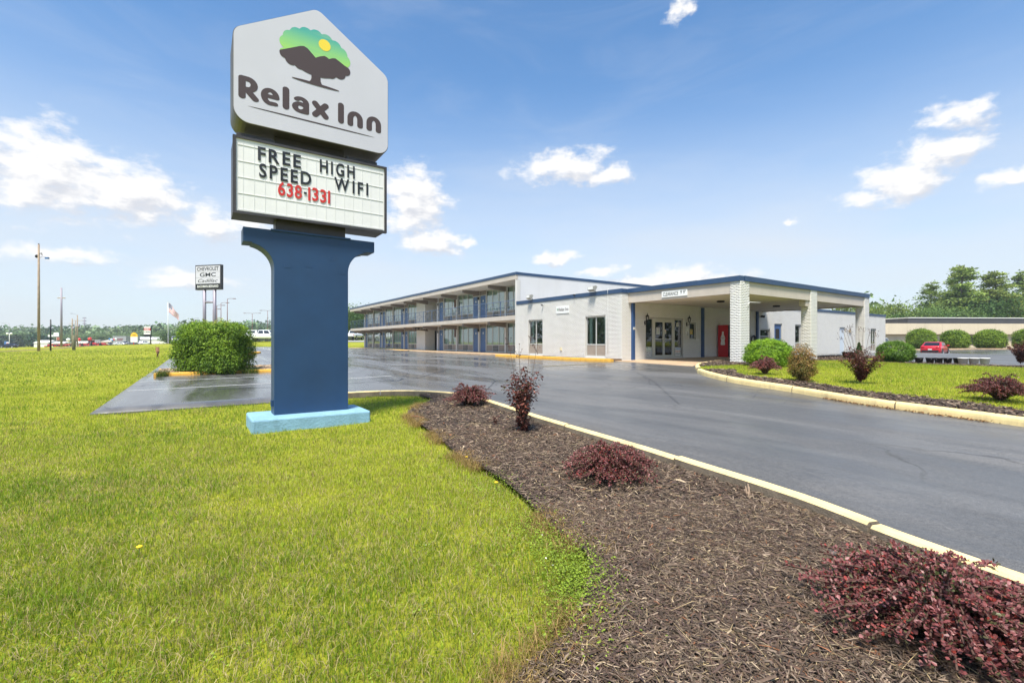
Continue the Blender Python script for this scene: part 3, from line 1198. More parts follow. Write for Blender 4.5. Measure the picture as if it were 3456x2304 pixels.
M_REDL = mat("letter_red", srgb(196, 48, 40), .4, dirt=(5, .3, (.4, .2, .16, 1)))
M_SUNY = mat("sign_sun_yellow", srgb(232, 204, 60), .4)


def emblem_mat():
    m = bpy.data.materials.new("emblem_green_blend")
    m.use_nodes = True
    t = m.node_tree
    bs = t.nodes["Principled BSDF"]
    bs.inputs["Roughness"].default_value = .4
    a = t.nodes.new("ShaderNodeAttribute")
    a.attribute_name = "col"
    t.links.new(a.outputs["Color"], bs.inputs["Base Color"])
    return m


M_EMB = emblem_mat()
SX, SYF, SYB = 0.456, 8.66, 9.34            # sign cabinet: left edge x, front y, back y
gs = g1(1.7, 8.9)
SIGN = thing("pylon_sign", "tall blue motel pylon sign with tree emblem and black lettered reader board on the lawn", "sign", (1.72, 9.0, gs))
# footing
fb = MB()
fb.prism([(.70, 8.42), (2.60, 8.42), (2.60, 9.45), (.70, 9.45)], "z", -.85, -.26)
fb.build("footing", M_LBLUE, SIGN, bevel=.03, seg=2)
# pillar with flared arms: outline in x, z
def pillar_outline():
    x0, x1, zt, zb = 1.07, 2.30, 2.90, -.28
    pts = [(x0, zb), (x1, zb)]
    cx, cz, r = x1 + .40, 2.28, .40
    pts += [(x1, cz)] + [(cx - r * math.cos(R(a)), cz + r * math.sin(R(a))) for a in range(9, 90, 9)] + [(2.55, 2.68), (2.79, 2.70), (2.79, zt), (.61, zt), (.61, 2.66), (.74, 2.66)]
    cx = x0 - .40
    pts += [(cx + r * math.cos(R(a)), cz - .03 + r * math.sin(R(a))) for a in range(81, 0, -9)] + [(x0, cz - .03)]
    return pts
pm = MB()
out = pillar_outline()
pm.prism(out, "y", 8.80, 9.21)
pm.build("pillar", M_BLUE, SIGN, bevel=.008)
box("neck", M_DKMET, SIGN, 1.10, 2.26, 8.85, 9.17, 2.86, 3.12)
box("cap_plate", M_BLUE, SIGN, 1.02, 2.34, 8.775, 9.235, 2.885, 2.915)
box("neck", M_DKMET, SIGN, 1.10, 2.26, 8.95, 9.10, 4.30, 4.62)
box("bracket_box", M_DKMET, SIGN, .52, 1.08, 8.86, 9.2, 4.335, 4.46)
box("bracket_box", M_DKMET, SIGN, 2.28, 2.86, 8.86, 9.2, 4.335, 4.46)
box("conduit_box", M_BLUE, SIGN, 1.035, 1.068, 8.9, 9.0, -.12, -.02)
for hx, hz in ((1.28, 2.32), (1.62, 2.36), (2.02, 2.52), (2.2, 2.28)):
    box("access_patch", M_BLUE, SIGN, hx - .05, hx + .05, 8.797, 8.80, hz - .045, hz + .045)
# reader board
BX0, BX1, BZ0, BZ1 = SX, SX + 2.53, 3.075, 4.335
box("reader_board", M_DKMET, SIGN, BX0 + .01, BX1 - .01, SYF + .07, SYB - .02, BZ0 + .03, BZ1 - .03)
RB = [o for o in SIGN.children if o.name.startswith("reader_board")][0]
fr = MB()
fr.box(BX0, BX0 + .045, SYF, SYF + .08, BZ0, BZ1).box(BX1 - .045, BX1, SYF, SYF + .08, BZ0, BZ1)
fr.box(BX0 + .045, BX1 - .045, SYF, SYF + .08, BZ1 - .04, BZ1).box(BX0 + .045, BX1 - .045, SYF, SYF + .08, BZ0, BZ0 + .04)
fr.build("frame", M_DKMET, RB)
box("face_panel", M_BOARD, RB, BX0 + .045, BX1 - .045, SYF + .022, SYF + .068, BZ0 + .04, BZ1 - .04)
for k in range(6):
    z = 3.955 - .2625 * (k - 0.0) + .24
    if z > BZ1 - .06 or z < BZ0 + .06:
        z = min(max(z, BZ0 + .058), BZ1 - .07)
    tr = MB().box(BX0 + .07, BX1 - .07, SYF + .015, SYF + .0215, z - .005, z + .005)
    tr.build("letter_track", M_TRACK, RB)
for k in range(15):
    x = BX0 + .065 + (k + .5) * (2.40 / 15)
    MB().box(x - .004, x + .004, SYF + .018, SYF + .0215, BZ0 + .052, BZ1 - .052).build("rib", M_TRACK, RB)
def reader(word, x0, x1, zb, m, gap=.045, h=.215):
    n = len(word)
    geos = [text_geo(c, .022) for c in word]
    ws = [max(p[0] for p in g[0]) for g in geos]
    tot = sum(ws)
    k = ((x1 - x0) - gap * (n - 1)) / tot
    x = x0
    for c, w in zip(word, ws):
        mb = MB()
        zz = zb + random.uniform(-.006, .006)
        if c == "-":
            mb.box(x, x + w * k, SYF + .006, SYF + .012, zb + .09, zb + .125)
        else:
            text(mb, c, (x, SYF + .0125, zz), (1, 0, 0), (0, 0, 1), h, width=w * k, bold=.022, thick=.002)
        mb.build("letter" if not c.isdigit() else "digit", m, RB)
        x += w * k + gap
reader("FREE", SX + .357, SX + 1.014, 4.005, M_BLK)
reader("HIGH", SX + 1.323, SX + 1.928, 4.005, M_BLK, gap=.055)
reader("SPEED", SX + .375, SX + 1.18, 3.735, M_BLK)
reader("WIFI", SX + 1.565, SX + 2.176, 3.735, M_BLK, gap=.06)
reader("638", SX + .656, SX + 1.03, 3.475, M_REDL, gap=.025)
reader("-", SX + 1.06, SX + 1.105, 3.475, M_BLK)
reader("1331", SX + 1.13, SX + 1.497, 3.475, M_REDL, gap=.03)

# upper cabinet: house-shaped outline with rounded corners
def round_poly(pts, rad, n=7):
    out = []
    N = len(pts)
    for i in range(N):
        p, a, b = np.array(pts[i]), np.array(pts[i - 1]), np.array(pts[(i + 1) % N])
        r = rad[i]
        u, v = (a - p) / np.linalg.norm(a - p), (b - p) / np.linalg.norm(b - p)
        ang = math.acos(np.clip(u @ v, -1, 1))
        t = r / math.tan(ang / 2)
        c = p + (u + v) / np.linalg.norm(u + v) * r / math.sin(ang / 2)
        s, e = p + u * t - c, p + v * t - c
        a0, a1 = math.atan2(s[1], s[0]), math.atan2(e[1], e[0])
        da = (a1 - a0 + math.pi) % (2 * math.pi) - math.pi
        out += [tuple(c + r * np.array([math.cos(a0 + da * k / n), math.sin(a0 + da * k / n)])) for k in range(n + 1)]
    return out
cz0 = 4.56
house = [(SX + 0.0, cz0), (SX + 2.56, cz0), (SX + 2.56, 6.06), (SX + 1.28, 6.87), (SX + 0.0, 6.06)]
oc = round_poly(house, [.24, .20, .20, .16, .20])
cab = MB()
cab.prism(oc, "y", SYF + .02, SYB)
CAB = cab.build("sign_cabinet", M_CAN, SIGN)
of = round_poly([(SX + .012, cz0 + .012), (SX + 2.548, cz0 + .012), (SX + 2.548, 6.054), (SX + 1.28, 6.856), (SX + .012, 6.054)], [.23, .19, .19, .15, .19])
fc = MB()
fc.prism(of, "y", SYF, SYF + .018)
fc.build("face_panel", M_FACE, CAB)
fb2 = MB()
fb2.prism(of, "y", SYB + .002, SYB + .018)
fb2.build("face_panel", M_FACE, CAB)

def flat(name, sdf, bb, m, y, h=.008, cols=None):
    v2, f2 = sdf_fill(sdf, *bb, h)
    off = origin_of(CAB)
    me = bpy.data.meshes.new(name)
    me.from_pydata([(SX + u - off.x, y - off.y, v - off.z) for u, v in v2], [], f2)
    me.materials.append(m)
    if cols:
        a = me.color_attributes.new("col", "FLOAT_COLOR", "POINT")
        for i, (u, v) in enumerate(v2):
            a.data[i].color = cols(u, v)
    me.update()
    return link(name, me, CAB)

B0, XH, CH, SW = 4.945, .285, .375, .052        # baseline, x-height, cap height, half stroke
RV = {'R': .040, 'e': .032, 'l': .045, 'a': .031, 'x': .046, 'I': .045, 'n': .038}        # strokes are thinner across the top


def brush_sdf(lines, ru, rv):
    sc_ = [[(p[0] / ru, p[1] / rv) for p in pl] for pl in lines]
    g = stroke_sdf(sc_, 1.0)
    return lambda U, V: g(U / ru, V / rv)


def glyph_lines(ch, x0, x1):
    r, rv = SW, RV[ch]
    l, rr_, b, xt, ct = x0 + r, x1 - r, B0 + rv, B0 + XH - rv, B0 + CH - rv
    mx = (l + rr_) / 2
    if ch == "R":
        my = b + (ct - b) * .42
        return [[(l, b), (l, ct)], [(l, ct), (mx, ct)] + arc(mx - .01, (ct + my) / 2, rr_ - mx, (ct - my) / 2, 90, -90) + [(l, my)], [(mx - .03, my), (rr_ + .005, b - .005)]]
    if ch == "e":
        my = (b + xt) / 2 + .005
        return [[(l + .02, my), (rr_, my)] + arc(mx, my, rr_ - mx, xt - my, 0, 180) + arc(mx, my, rr_ - mx, my - b, 180, 285) + [(rr_ - .02, b + .005)]]
    if ch in "lI":
        return [[(mx, b), (mx, (ct + .01 if ch == "l" else ct))]]
    if ch == "a":
        bm_ = b + .055
        return [arc(mx, xt - .07, rr_ - mx, .07, 140, 0) + [(rr_, b)], arc(mx - .01, bm_ + .012, mx - l, .065, 45, 325), [(rr_, b + .125), (mx, b + .125)], [(rr_, b), (mx, b - .0)]]
    if ch == "x":
        return [[(l, xt), (rr_, b)], [(l, b), (rr_, xt)]]
    if ch == "n":
        return [[(l, b), (l, xt - .1)] + arc(mx, xt - .10, mx - l, .10, 180, 0) + [(rr_, b)]]
spans = [("R", .077, .365), ("e", .394, .681), ("l", .724, .827), ("a", .875, 1.147), ("x", 1.19, 1.469), ("I", 1.629, 1.731), ("n", 1.794, 2.074), ("n", 2.139, 2.417)]
YP = SYF - .003
for ch, a, b in spans:
    flat("letter", brush_sdf(glyph_lines(ch, a, b), SW * (.92 if ch in "ea" else 1), RV[ch]), (a - .02, b + .02, B0 - .03, B0 + CH + .03), M_BROWN, YP, .007)
flat("underline", lambda U, V: np.abs(V - 4.845) - .013 * np.sqrt(np.clip(1 - ((U - 1.25) / 1.07) ** 2, 0, 1)) + .0015, (.15, 2.36, 4.82, 4.87), M_BROWN, YP, .006)

# tree emblem
def circ(U, V, c, r):
    return np.hypot(U - c[0], V - c[1]) - r
def crown(U, V):
    d = np.maximum(np.hypot((U - 1.26) / .50, (V - 6.02) / .36) - 1, 0) * .4 + np.minimum(np.hypot((U - 1.26) / .50, (V - 6.02) / .36) - 1, 0) * .4
    for k in range(9):
        a = R(8 + k * 164 / 8)
        d = np.minimum(d, circ(U, V, (1.26 + .475 * math.cos(a), 6.05 + .315 * math.sin(a)), .115))
    for (u, v, r) in [(.76, 5.90, .085), (.86, 5.83, .10), (1.0, 5.80, .10), (1.15, 5.78, .09), (1.36, 5.78, .09), (1.5, 5.80, .10), (1.66, 5.84, .10), (1.76, 5.92, .085), (1.25, 5.86, .15)]:
        d = np.minimum(d, circ(U, V, (u, v), r))
    return d
hx_ = np.array([.6, .69, .85, 1.0, 1.06, 1.12, 1.18, 1.25, 1.32, 1.395, 1.44, 1.475, 1.53, 1.583, 1.65, 1.75, 1.835, 1.95])
hz_ = np.array([5.90, 5.931, 6.02, 6.105, 6.124, 6.105, 6.05, 5.988, 6.035, 6.07, 6.06, 6.04, 6.075, 6.09, 6.06, 6.01, 5.985, 5.96])
hill = lambda U: np.interp(U, hx_, hz_)
def green_col(u, v):
    t = min(1, max(0, (v - 5.95) / .42 - abs(u - 1.26) * .35))
    d = math.hypot(u - 1.40, v - 6.26)
    a, b = np.array(srgb(152, 204, 104)[:3]), np.array(srgb(70, 162, 152)[:3])
    c = a * (1 - t) + b * t
    gl = max(0, 1 - max(0, d - .1) / .12)
    c = c * (1 - gl * .7) + np.array(srgb(200, 212, 90)[:3]) * gl * .7
    return (*c, 1)
flat("emblem_sky", lambda U, V: np.maximum(crown(U, V), hill(U) - V - .004), (.6, 1.92, 5.6, 6.52), M_EMB, YP, .011, green_col)
flat("emblem_hills", lambda U, V: np.maximum(crown(U, V), V - hill(U)), (.6, 1.92, 5.6, 6.3), M_BROWN, YP - .001, .011)
flat("emblem_sun", lambda U, V: circ(U, V, (1.40, 6.26), .10), (1.28, 1.52, 6.14, 6.38), M_SUNY, YP - .002, .01)
def trunk(U, V):
    w = .075 + .05 * np.clip((5.62 - V) / .1, 0, 1) ** 2
    tr = np.maximum(np.abs(U - 1.255) - w, np.maximum(V - 5.75, 5.52 - V))
    sw_ = np.abs(V - 5.522) - .026 * np.sqrt(np.clip(1 - ((U - 1.257) / .405) ** 2, 0, 1)) + .003
    return np.minimum(tr, sw_)
flat("emblem_trunk", trunk, (.8, 1.72, 5.47, 5.78), M_BROWN, YP - .0015, .008)

# ------------------------------------------------------------------ motel materials
M_BRICK = mat("painted_white_brick", srgb(218, 216, 211), .6, attr="col", var=(1.2, .03), dirt=(1.4, .15, (.42, .37, .31, 1)))
M_BRICK1 = mat("painted_white_brick_single", srgb(218, 216, 211), .6, var=(2.5, .03), dirt=(2.0, .15, (.42, .37, .31, 1)))
M_MORTAR = mat("painted_mortar", srgb(178, 174, 168), .85, var=(2, .1))
M_STUC = mat("white_stucco", srgb(204, 204, 205), .8, var=(.6, .05), bump=(200, .2), dirt=(.9, .3, (.42, .41, .39, 1)))
M_TAUPE = mat("taupe_stucco", srgb(188, 178, 166), .85, var=(.8, .07), bump=(220, .3), dirt=(.6, .25, (.22, .2, .17, 1)))
M_SOFF = mat("soffit_paint", srgb(218, 212, 204), .85, var=(.5, .06))
M_BEAM = mat("beam_taupe", srgb(128, 118, 110), .8, var=(2, .12), bump=(60, .2))
M_COPE = mat("blue_coping", srgb(46, 70, 102), .38, var=(.9, .14), dirt=(1.5, .3, (.06, .09, .14, 1)))
M_PBLUE = mat("post_blue", srgb(40, 72, 116), .45, var=(2, .08))
M_DOORB = mat("door_blue", srgb(66, 98, 142), .45, var=(1.5, .06))
M_RAILB = mat("rail_blue", srgb(70, 92, 124), .45)
M_ALU = mat("cream_aluminium", srgb(196, 194, 182), .45, metal=.1)
M_WFRAME = mat("window_frame_grey", srgb(190, 190, 184), .45)
M_SPAN = mat("spandrel_taupe", srgb(150, 138, 126), .7, var=(2, .08))
M_CURT = mat("curtain_pale_green", srgb(222, 236, 224), .85, var=(2, .06), trans=.2)
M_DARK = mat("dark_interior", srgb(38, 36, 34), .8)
M_GRILL = mat("grille_dark", srgb(58, 54, 52), .6)
M_WHITEP = mat("white_plastic", srgb(225, 225, 222), .4)
M_BLACKM = mat("black_metal", srgb(22, 22, 24), .4, metal=.4)
M_STEEL = mat("brushed_steel", srgb(190, 190, 190), .3, metal=.9)
M_ROOF = mat("roof_gravel", srgb(140, 138, 134), .9, var=(3, .2))
M_GLASS = glass_mat("window_glass", (.82, .90, .86), 1.55, 0, .16)
M_GLASSD = glass_mat("door_glass", (.55, .62, .58), 1.5, 0, .02)
M_LENS = glass_mat("lamp_glass", (.95, .93, .88), 1.4, .15)

BW, BH, JT = .194, .0575, .0102


def bricks_on(intervals_fn, u0, u1, z0, z1, phase=0.0):
    """Running bond rectangles (u_lo, u_hi, z_lo, z_hi); intervals_fn(zlo, zhi) lists the free u intervals of a course."""
    out = []
    ph, c = BH + JT, 0
    z = z0
    while z + BH * .5 < z1:
        zh = min(z + BH, z1)
        for (a, b) in intervals_fn(z, zh):
            k = math.floor((a - phase) / (BW + JT)) - 1
            off = phase + (.5 * (BW + JT) if c % 2 else 0)
            while True:
                s = off + k * (BW + JT)
                if s >= b:
                    break
                lo, hi = max(s, a), min(s + BW, b)
                if hi - lo > .03:
                    out.append((lo, hi, z, zh))
                k += 1
        z += ph
        c += 1
    return out


def brick_mesh(rects, axis, plane, out=1, depth=.010):
    """Joined bricks on plane axis = plane ('-x' faces: u is y; '-y' faces: u is x); front faces stand depth proud."""
    R_ = np.array(rects)
    n = len(R_)
    d = depth + rng.uniform(-.0015, .0015, n)
    lo, hi, z0, z1 = R_.T
    F = np.zeros((n, 8, 3))
    e = .004
    for k, (u, z, dep) in enumerate([(lo, z0, 0), (hi, z0, 0), (hi, z1, 0), (lo, z1, 0), (lo + e, z0 + e, 1), (hi - e, z0 + e, 1), (hi - e, z1 - e, 1), (lo + e, z1 - e, 1)]):
        p = plane - out * (d if dep else 0)
        if axis == "x":
            F[:, k, 0], F[:, k, 1] = p, u
        else:
            F[:, k, 0], F[:, k, 1] = u, p
        F[:, k, 2] = z
    q = np.array([(4, 5, 6, 7), (0, 1, 5, 4), (1, 2, 6, 5), (2, 3, 7, 6), (3, 0, 4, 7)])
    f = (np.arange(n)[:, None, None] * 8 + q[None]).reshape(-1, 4)
    if (axis == "x") == (out > 0):
        f = f[:, ::-1]
    t = rng.uniform(.965, 1.02, n)
    tint = np.stack([t, t * rng.uniform(.985, 1.0, n), t * rng.uniform(.96, 1.0, n)], -1)
    return F.reshape(-1, 3), f, np.repeat(tint, 8, 0)


def brick_wall(parent, axis, plane, u0, u1, z0, z1, openings=(), out=1, thick=.2, reveal=.11):
    """Mortar backing (one connected sheet with reveals) and bricks, as two parts of parent. openings: (u0, u1, z0, z1)."""
    us = sorted({u0, u1, *[a for o in openings for a in o[:2] if u0 <= a <= u1]})
    zs = sorted({z0, z1, *[a for o in openings for a in o[2:] if z0 <= a <= z1]})
    mb = MB()
    vid = {}

    def V(u, z, d=0.0):
        k = (round(u, 4), round(z, 4), d)
        if k not in vid:
            p = plane + out * d
            vid[k] = len(mb.v)
            mb.v.append((p, u, z) if axis == "x" else (u, p, z))
        return vid[k]

    def face(q):
        if (axis == "x") == (out > 0):
            q = list(reversed(q))
        mb.f.append(q); mb.m.append(0); mb.s.append(False)
    for i in range(len(us) - 1):
        for j in range(len(zs) - 1):
            cu, cz = (us[i] + us[i + 1]) / 2, (zs[j] + zs[j + 1]) / 2
            if any(o[0] < cu < o[1] and o[2] < cz < o[3] for o in openings):
                continue
            face([V(us[i], zs[j]), V(us[i + 1], zs[j]), V(us[i + 1], zs[j + 1]), V(us[i], zs[j + 1])])
    for o in openings:
        c = [(max(o[0], u0), max(o[2], z0)), (min(o[1], u1), max(o[2], z0)), (min(o[1], u1), min(o[3], z1)), (max(o[0], u0), min(o[3], z1))]
        for a in range(4):
            p, q = c[a], c[(a + 1) % 4]
            face([V(*p), V(*p, reveal), V(*q, reveal), V(*q)][::-1])
    mb.build("wall", M_MORTAR, parent)

    def free(zl, zh):
        iv = [(u0, u1)]
        for o in openings:
            if o[2] < zh - .01 and o[3] > zl + .01:
                nv = []
                for a, b in iv:
                    if o[1] <= a or o[0] >= b:
                        nv.append((a, b))
                    else:
                        if o[0] > a:
                            nv.append((a, o[0]))
                        if o[1] < b:
                            nv.append((o[1], b))
                iv = nv
        return iv
    v, f, c = brick_mesh(bricks_on(free, u0, u1, z0 + .004, z1), axis, plane, out)
    me = arr_mesh("bricks", v - np.array(origin_of(parent)), f, M_BRICK, cols=c)
    o = link("bricks", me, parent)
    o["kind"] = "stuff"
    return o


# ------------------------------------------------------------------ lobby building
LOB = thing("motel_lobby", "single-storey white painted brick lobby block with blue roof coping", "building", (17.94, 16.4, 0))
LZT = 3.50
Lwin = [(17.56, 19.09, .16, 2.36), (23.0, 24.5, .16, 2.36)]
brick_wall(LOB, "x", 17.954, 16.4, 25.93, -.1, LZT, Lwin)
FRONT = [(19.82, 23.07, .11, 2.27), (23.65, 24.27, 1.13, 2.08), (31.5, 32.8, .90, 1.84), (33.4, 34.5, .02, 2.26), (36.4, 37.35, .35, 2.22), (44.1, 45.2, .02, 2.16), (50.7, 52.0, .1, 2.14)]
brick_wall(LOB, "y", 16.414, 17.94, 54.3, -.12, LZT, FRONT)
sh = MB()                                                    # roof deck and plain far sides
sh.box(18.2, 33.0, 16.65, 25.7, 3.30, 3.42)
sh.build("roof", M_ROOF, LOB)
sh = MB()
sh.box(33.0, 54.1, 16.65, 27.0, 3.12, 3.2)
sh.build("roof", M_ROOF, LOB)
box("side_wall", M_STUC, LOB, 54.28, 54.4, 16.45, 27, -.3, 3.2)
# coping in lengths
def coping(parent, axis, plane, a, b, z0, z1, n, m=M_COPE, proud=.035, back=.3):
    for k in range(n):
        s, e = a + (b - a) * k / n + .003, a + (b - a) * (k + 1) / n - .003
        dz = random.uniform(-.006, .006)
        if axis == "x":
            box("coping", m, parent, plane - proud + random.uniform(0, .006), plane + back, s, e, z0 + dz, z1 + dz)
        else:
            box("coping", m, parent, s, e, plane - proud + random.uniform(0, .006), plane + back, z0 + dz, z1 + dz)
coping(LOB, "x", 17.94, 16.37, 25.85, 3.50, 3.72, 3)
box("coping", M_COPE, LOB, 18.245, 18.40, 16.365, 16.6, 3.501, 3.716)
coping(LOB, "y", 16.4, 31.95, 54.35, 3.35, 3.53, 7)


def window(parent, axis, plane, u0, u1, z0, z1, cols, rail=None, glass=None, frame=None, w=.05, spand=None, back=M_DARK, curtain=False, name="window"):
    """Framed window set in an opening: frame, one pane per light, spandrel panels under the rail; parts hang under one window part."""
    frame = frame or M_WFRAME
    glass = glass or M_GLASS
    d0 = plane + .055
    fm = MB()

    def bx(a, b, c, d, dep0, dep1):
        if axis == "x":
            fm.box(dep0, dep1, a, b, c, d)
        else:
            fm.box(a, b, dep0, dep1, c, d)
    bx(u0, u0 + w, z0, z1, d0, d0 + .06)
    bx(u1 - w, u1, z0, z1, d0, d0 + .06)
    bx(u0 + w, u1 - w, z1 - w, z1, d0, d0 + .06)
    bx(u0 + w, u1 - w, z0, z0 + w * 1.4, d0, d0 + .06)
    if rail:
        bx(u0 + w, u1 - w, rail - .03, rail + .03, d0, d0 + .06)
    cw = (u1 - u0 - 2 * w - (cols - 1) * w) / cols
    for k in range(1, cols):
        a = u0 + w + k * cw + (k - 1) * w
        bx(a, a + w, z0 + w * 1.4, z1 - w, d0 + .003, d0 + .055)
    win = fm.build(name, frame, parent)
    for k in range(cols):
        a = u0 + w + k * (cw + w)
        zb = rail + .03 if rail else z0 + w * 1.4
        tilt = random.uniform(-.004, .004)
        v = [(a, zb, 0), (a + cw, zb, tilt), (a + cw, z1 - w, tilt), (a, z1 - w, 0)]
        pm_ = MB()
        pm_.add([((d0 + .03 + t, u, z) if axis == "x" else (u, d0 + .03 + t, z)) for u, z, t in v], [(3, 2, 1, 0) if axis == "x" else (0, 1, 2, 3)])
        pm_.build("pane", glass, win)
        if rail and spand:
            sp = MB()
            if axis == "x":
                sp.box(d0 + .015, d0 + .045, a, a + cw, z0 + w * 1.4, rail - .03)
            else:
                sp.box(a, a + cw, d0 + .015, d0 + .045, z0 + w * 1.4, rail - .03)
            sp.build("spandrel_panel", spand, win)
    zb = rail if rail else z0
    if curtain:
        n = int((u1 - u0) / .035)
        pts = [(u0 + .02 + (u1 - u0 - .04) * i / n, .16 + .035 * math.sin(i * .9 + u0) + .02 * math.sin(i * .37)) for i in range(n + 1)]
        cm = MB()
        vs, fs = [], []
        for (u, d) in pts:
            for z in (zb - .02, z1):
                vs.append((plane + d + .05, u, z) if axis == "x" else (u, plane + d + .05, z))
        for i in range(n):
            fs.append((2 * i, 2 * i + 2, 2 * i + 3, 2 * i + 1))
        cm.add(vs, fs, 0, True)
        cm.build("curtain", M_CURT, win)
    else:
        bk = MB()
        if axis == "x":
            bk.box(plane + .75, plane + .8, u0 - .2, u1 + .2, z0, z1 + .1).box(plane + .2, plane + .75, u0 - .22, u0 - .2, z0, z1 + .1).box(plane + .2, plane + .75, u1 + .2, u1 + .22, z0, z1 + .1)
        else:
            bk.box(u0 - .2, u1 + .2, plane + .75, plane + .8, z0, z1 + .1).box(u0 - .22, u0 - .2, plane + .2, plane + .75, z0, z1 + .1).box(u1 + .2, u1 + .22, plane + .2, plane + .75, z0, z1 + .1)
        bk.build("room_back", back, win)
    return win


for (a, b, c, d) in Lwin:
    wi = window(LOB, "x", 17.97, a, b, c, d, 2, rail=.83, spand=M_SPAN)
    for (s, e) in ((a + .06, a + .32), (b - .30, b - .06)):                 # curtains drawn to the sides
        cm = MB()
        n = 8
        vs, fs = [], []
        for i in range(n + 1):
            for z in (.85, d):
                vs.append((18.2 + .03 * math.sin(i * 1.9), s + (e - s) * i / n, z))
        fs = [(2 * i, 2 * i + 2, 2 * i + 3, 2 * i + 1) for i in range(n)]
        cm.add(vs, fs, 0, True)
        cm.build("curtain", M_CURT, wi)
    box("sill", M_BRICK1, LOB, 17.925, 18.03, a - .02, b + .02, c - .075, c - .003)

# entrance: two side lights, double door
EY = 16.43
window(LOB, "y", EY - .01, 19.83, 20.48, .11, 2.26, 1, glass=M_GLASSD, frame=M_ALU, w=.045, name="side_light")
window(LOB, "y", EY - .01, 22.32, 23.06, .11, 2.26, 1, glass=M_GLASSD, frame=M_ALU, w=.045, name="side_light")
ed = MB()
ed.box(20.481, 20.60, EY + .03, EY + .12, .11, 2.262).box(22.20, 22.319, EY + .03, EY + .12, .11, 2.262).box(20.60, 22.20, EY + .03, EY + .12, 2.15, 2.262)
ed.build("door_frame", M_ALU, LOB)
for a, b, s in ((20.605, 21.395, 1), (21.405, 22.195, 0)):
    dm = MB()
    y0, y1 = EY + .045, EY + .09
    dm.box(a, a + .07, y0, y1, .12, 2.145).box(b - .07, b, y0, y1, .12, 2.145).box(a + .07, b - .07, y0, y1, 2.06, 2.145).box(a + .07, b - .07, y0, y1, .12, .25)
    door = dm.build("door", M_ALU, LOB)
    MB().add([(a + .07, EY + .067, .25), (b - .07, EY + .067, .25), (b - .07, EY + .067, 2.06), (a + .07, EY + .067, 2.06)], [(0, 1, 2, 3)]).build("pane", M_GLASSD, door)
    hx = b - .1 if s else a + .1
    box("push_bar", M_ALU, door, a + .07, b - .07, EY + .012, EY + .044, 1.12, 1.155)
    if not s:
        MB().tube([(hx, EY + .04, .98), (hx, EY - .02, .99), (hx, EY - .02, 1.21), (hx, EY + .04, 1.22)], .014, 6).build("handle", M_WHITEP, door)
lb = MB()                                                          # lobby room seen dimly through the doors
lb.box(19.3, 25.2, 20.4, 20.5, 0, 3.0).box(19.2, 19.3, 16.6, 20.5, 0, 3.0).box(25.2, 25.3, 16.6, 20.5, 0, 3.0).box(19.3, 25.2, 16.6, 20.4, 2.9, 3.0).box(19.3, 25.2, 16.56, 20.4, .0, .10)
lb.build("lobby_room", mat("lobby_walls", srgb(96, 88, 76), .8), LOB)
box("counter", mat("counter_wood", srgb(84, 58, 40), .5), LOB, 20.2, 24.6, 18.6, 19.1, .1, 1.2)

M_PAPER = mat("paper_white", srgb(226, 226, 220), .7)
M_PRINTK = mat("print_dark", srgb(44, 44, 46), .7)
M_PRINTG = mat("print_green", srgb(44, 128, 74), .7)
M_PRINTB = mat("print_blue", srgb(66, 118, 176), .7)
M_PRINTO = mat("print_orange", srgb(190, 110, 70), .7)


def notice(label, x0, x1, y, z0, z1, lines, name="notice", paper=M_PAPER):
    """A paper or panel facing -y with lines of (text, relative height, material index)."""
    t = thing(name, label, "notice", ((x0 + x1) / 2, y, z0))
    box("sheet", paper, t, x0, x1, y, y + .004, z0, z1)
    n = len(lines)
    hh = (z1 - z0) / (n + .3)
    for i, (s, m) in enumerate(lines):
        mb = MB()
        text(mb, s, (x0 + .03, y - .002, z1 - hh * (i + 1) + hh * .12), (1, 0, 0), (0, 0, 1), hh * .68, width=(x1 - x0) - .06, bold=.02)
        mb.build("print", m, t)
    return t


notice("green and white weekly rates panel low in the entrance's left side light", 19.87, 20.33, EY + .075 - .062, .19, .70,
       [("WEEKLY RATES", M_PRINTG), ("AVAILABLE!", M_PRINTG), ("GUEST LAUNDRY", M_PRINTK), ("AVAILABLE TOO", M_PRINTK)])
notice("blue and orange printed panel low in the entrance's right side light", 22.36, 22.86, EY + .013, .19, .66,
       [("HI-SPEED", M_PRINTB), ("IN ROOM", M_PRINTO), ("INTERNET", M_PRINTK)])
notice("white paper notice taped to the glass door", 20.78, 21.06, EY + .048, 1.40, 1.78, [("NO ROOMS", M_PRINTK), ("FULL SIZE", M_PRINTK), ("SORRY", M_PRINTG)])
notice("small white figure decal high in the right side light", 22.46, 22.66, EY + .014, 1.85, 2.05, [("D", M_PRINTK)])
notice("small stickers beside the door handle", 21.47, 21.62, EY + .05, 1.42, 1.66, [("ID", M_PRINTO), ("PULL", M_PRINTK)])
# service window
window(LOB, "y", EY - .01, 23.66, 24.26, 1.14, 2.07, 1, glass=M_GLASSD, frame=M_ALU, w=.035, name="service_window")
box("shelf", M_WHITEP, LOB, 23.60, 24.36, 16.26, 16.42, 1.085, 1.12)
notice("yellow hours sign in the little service window", 23.78, 24.02, EY + .04, 1.42, 1.72, [("O", M_PRINTK), ("24", M_PRINTO)], paper=mat("paper_yellow", srgb(216, 196, 110), .7))
tp = thing("door_phone", "small intercom phone on the brick beside the service window", "intercom", (23.42, 16.39, 1.2))
box("body", M_WHITEP, tp, 23.37, 23.49, 16.34, 16.40, 1.33, 1.58)
MB().tube([(23.38, 16.33, 1.55), (23.36, 16.31, 1.45), (23.38, 16.33, 1.34)], .02, 6).build("handset", M_BLACKM, tp)
box("number_plate", M_PAPER, tp, 23.37, 23.50, 16.385, 16.40, 1.62, 1.76)


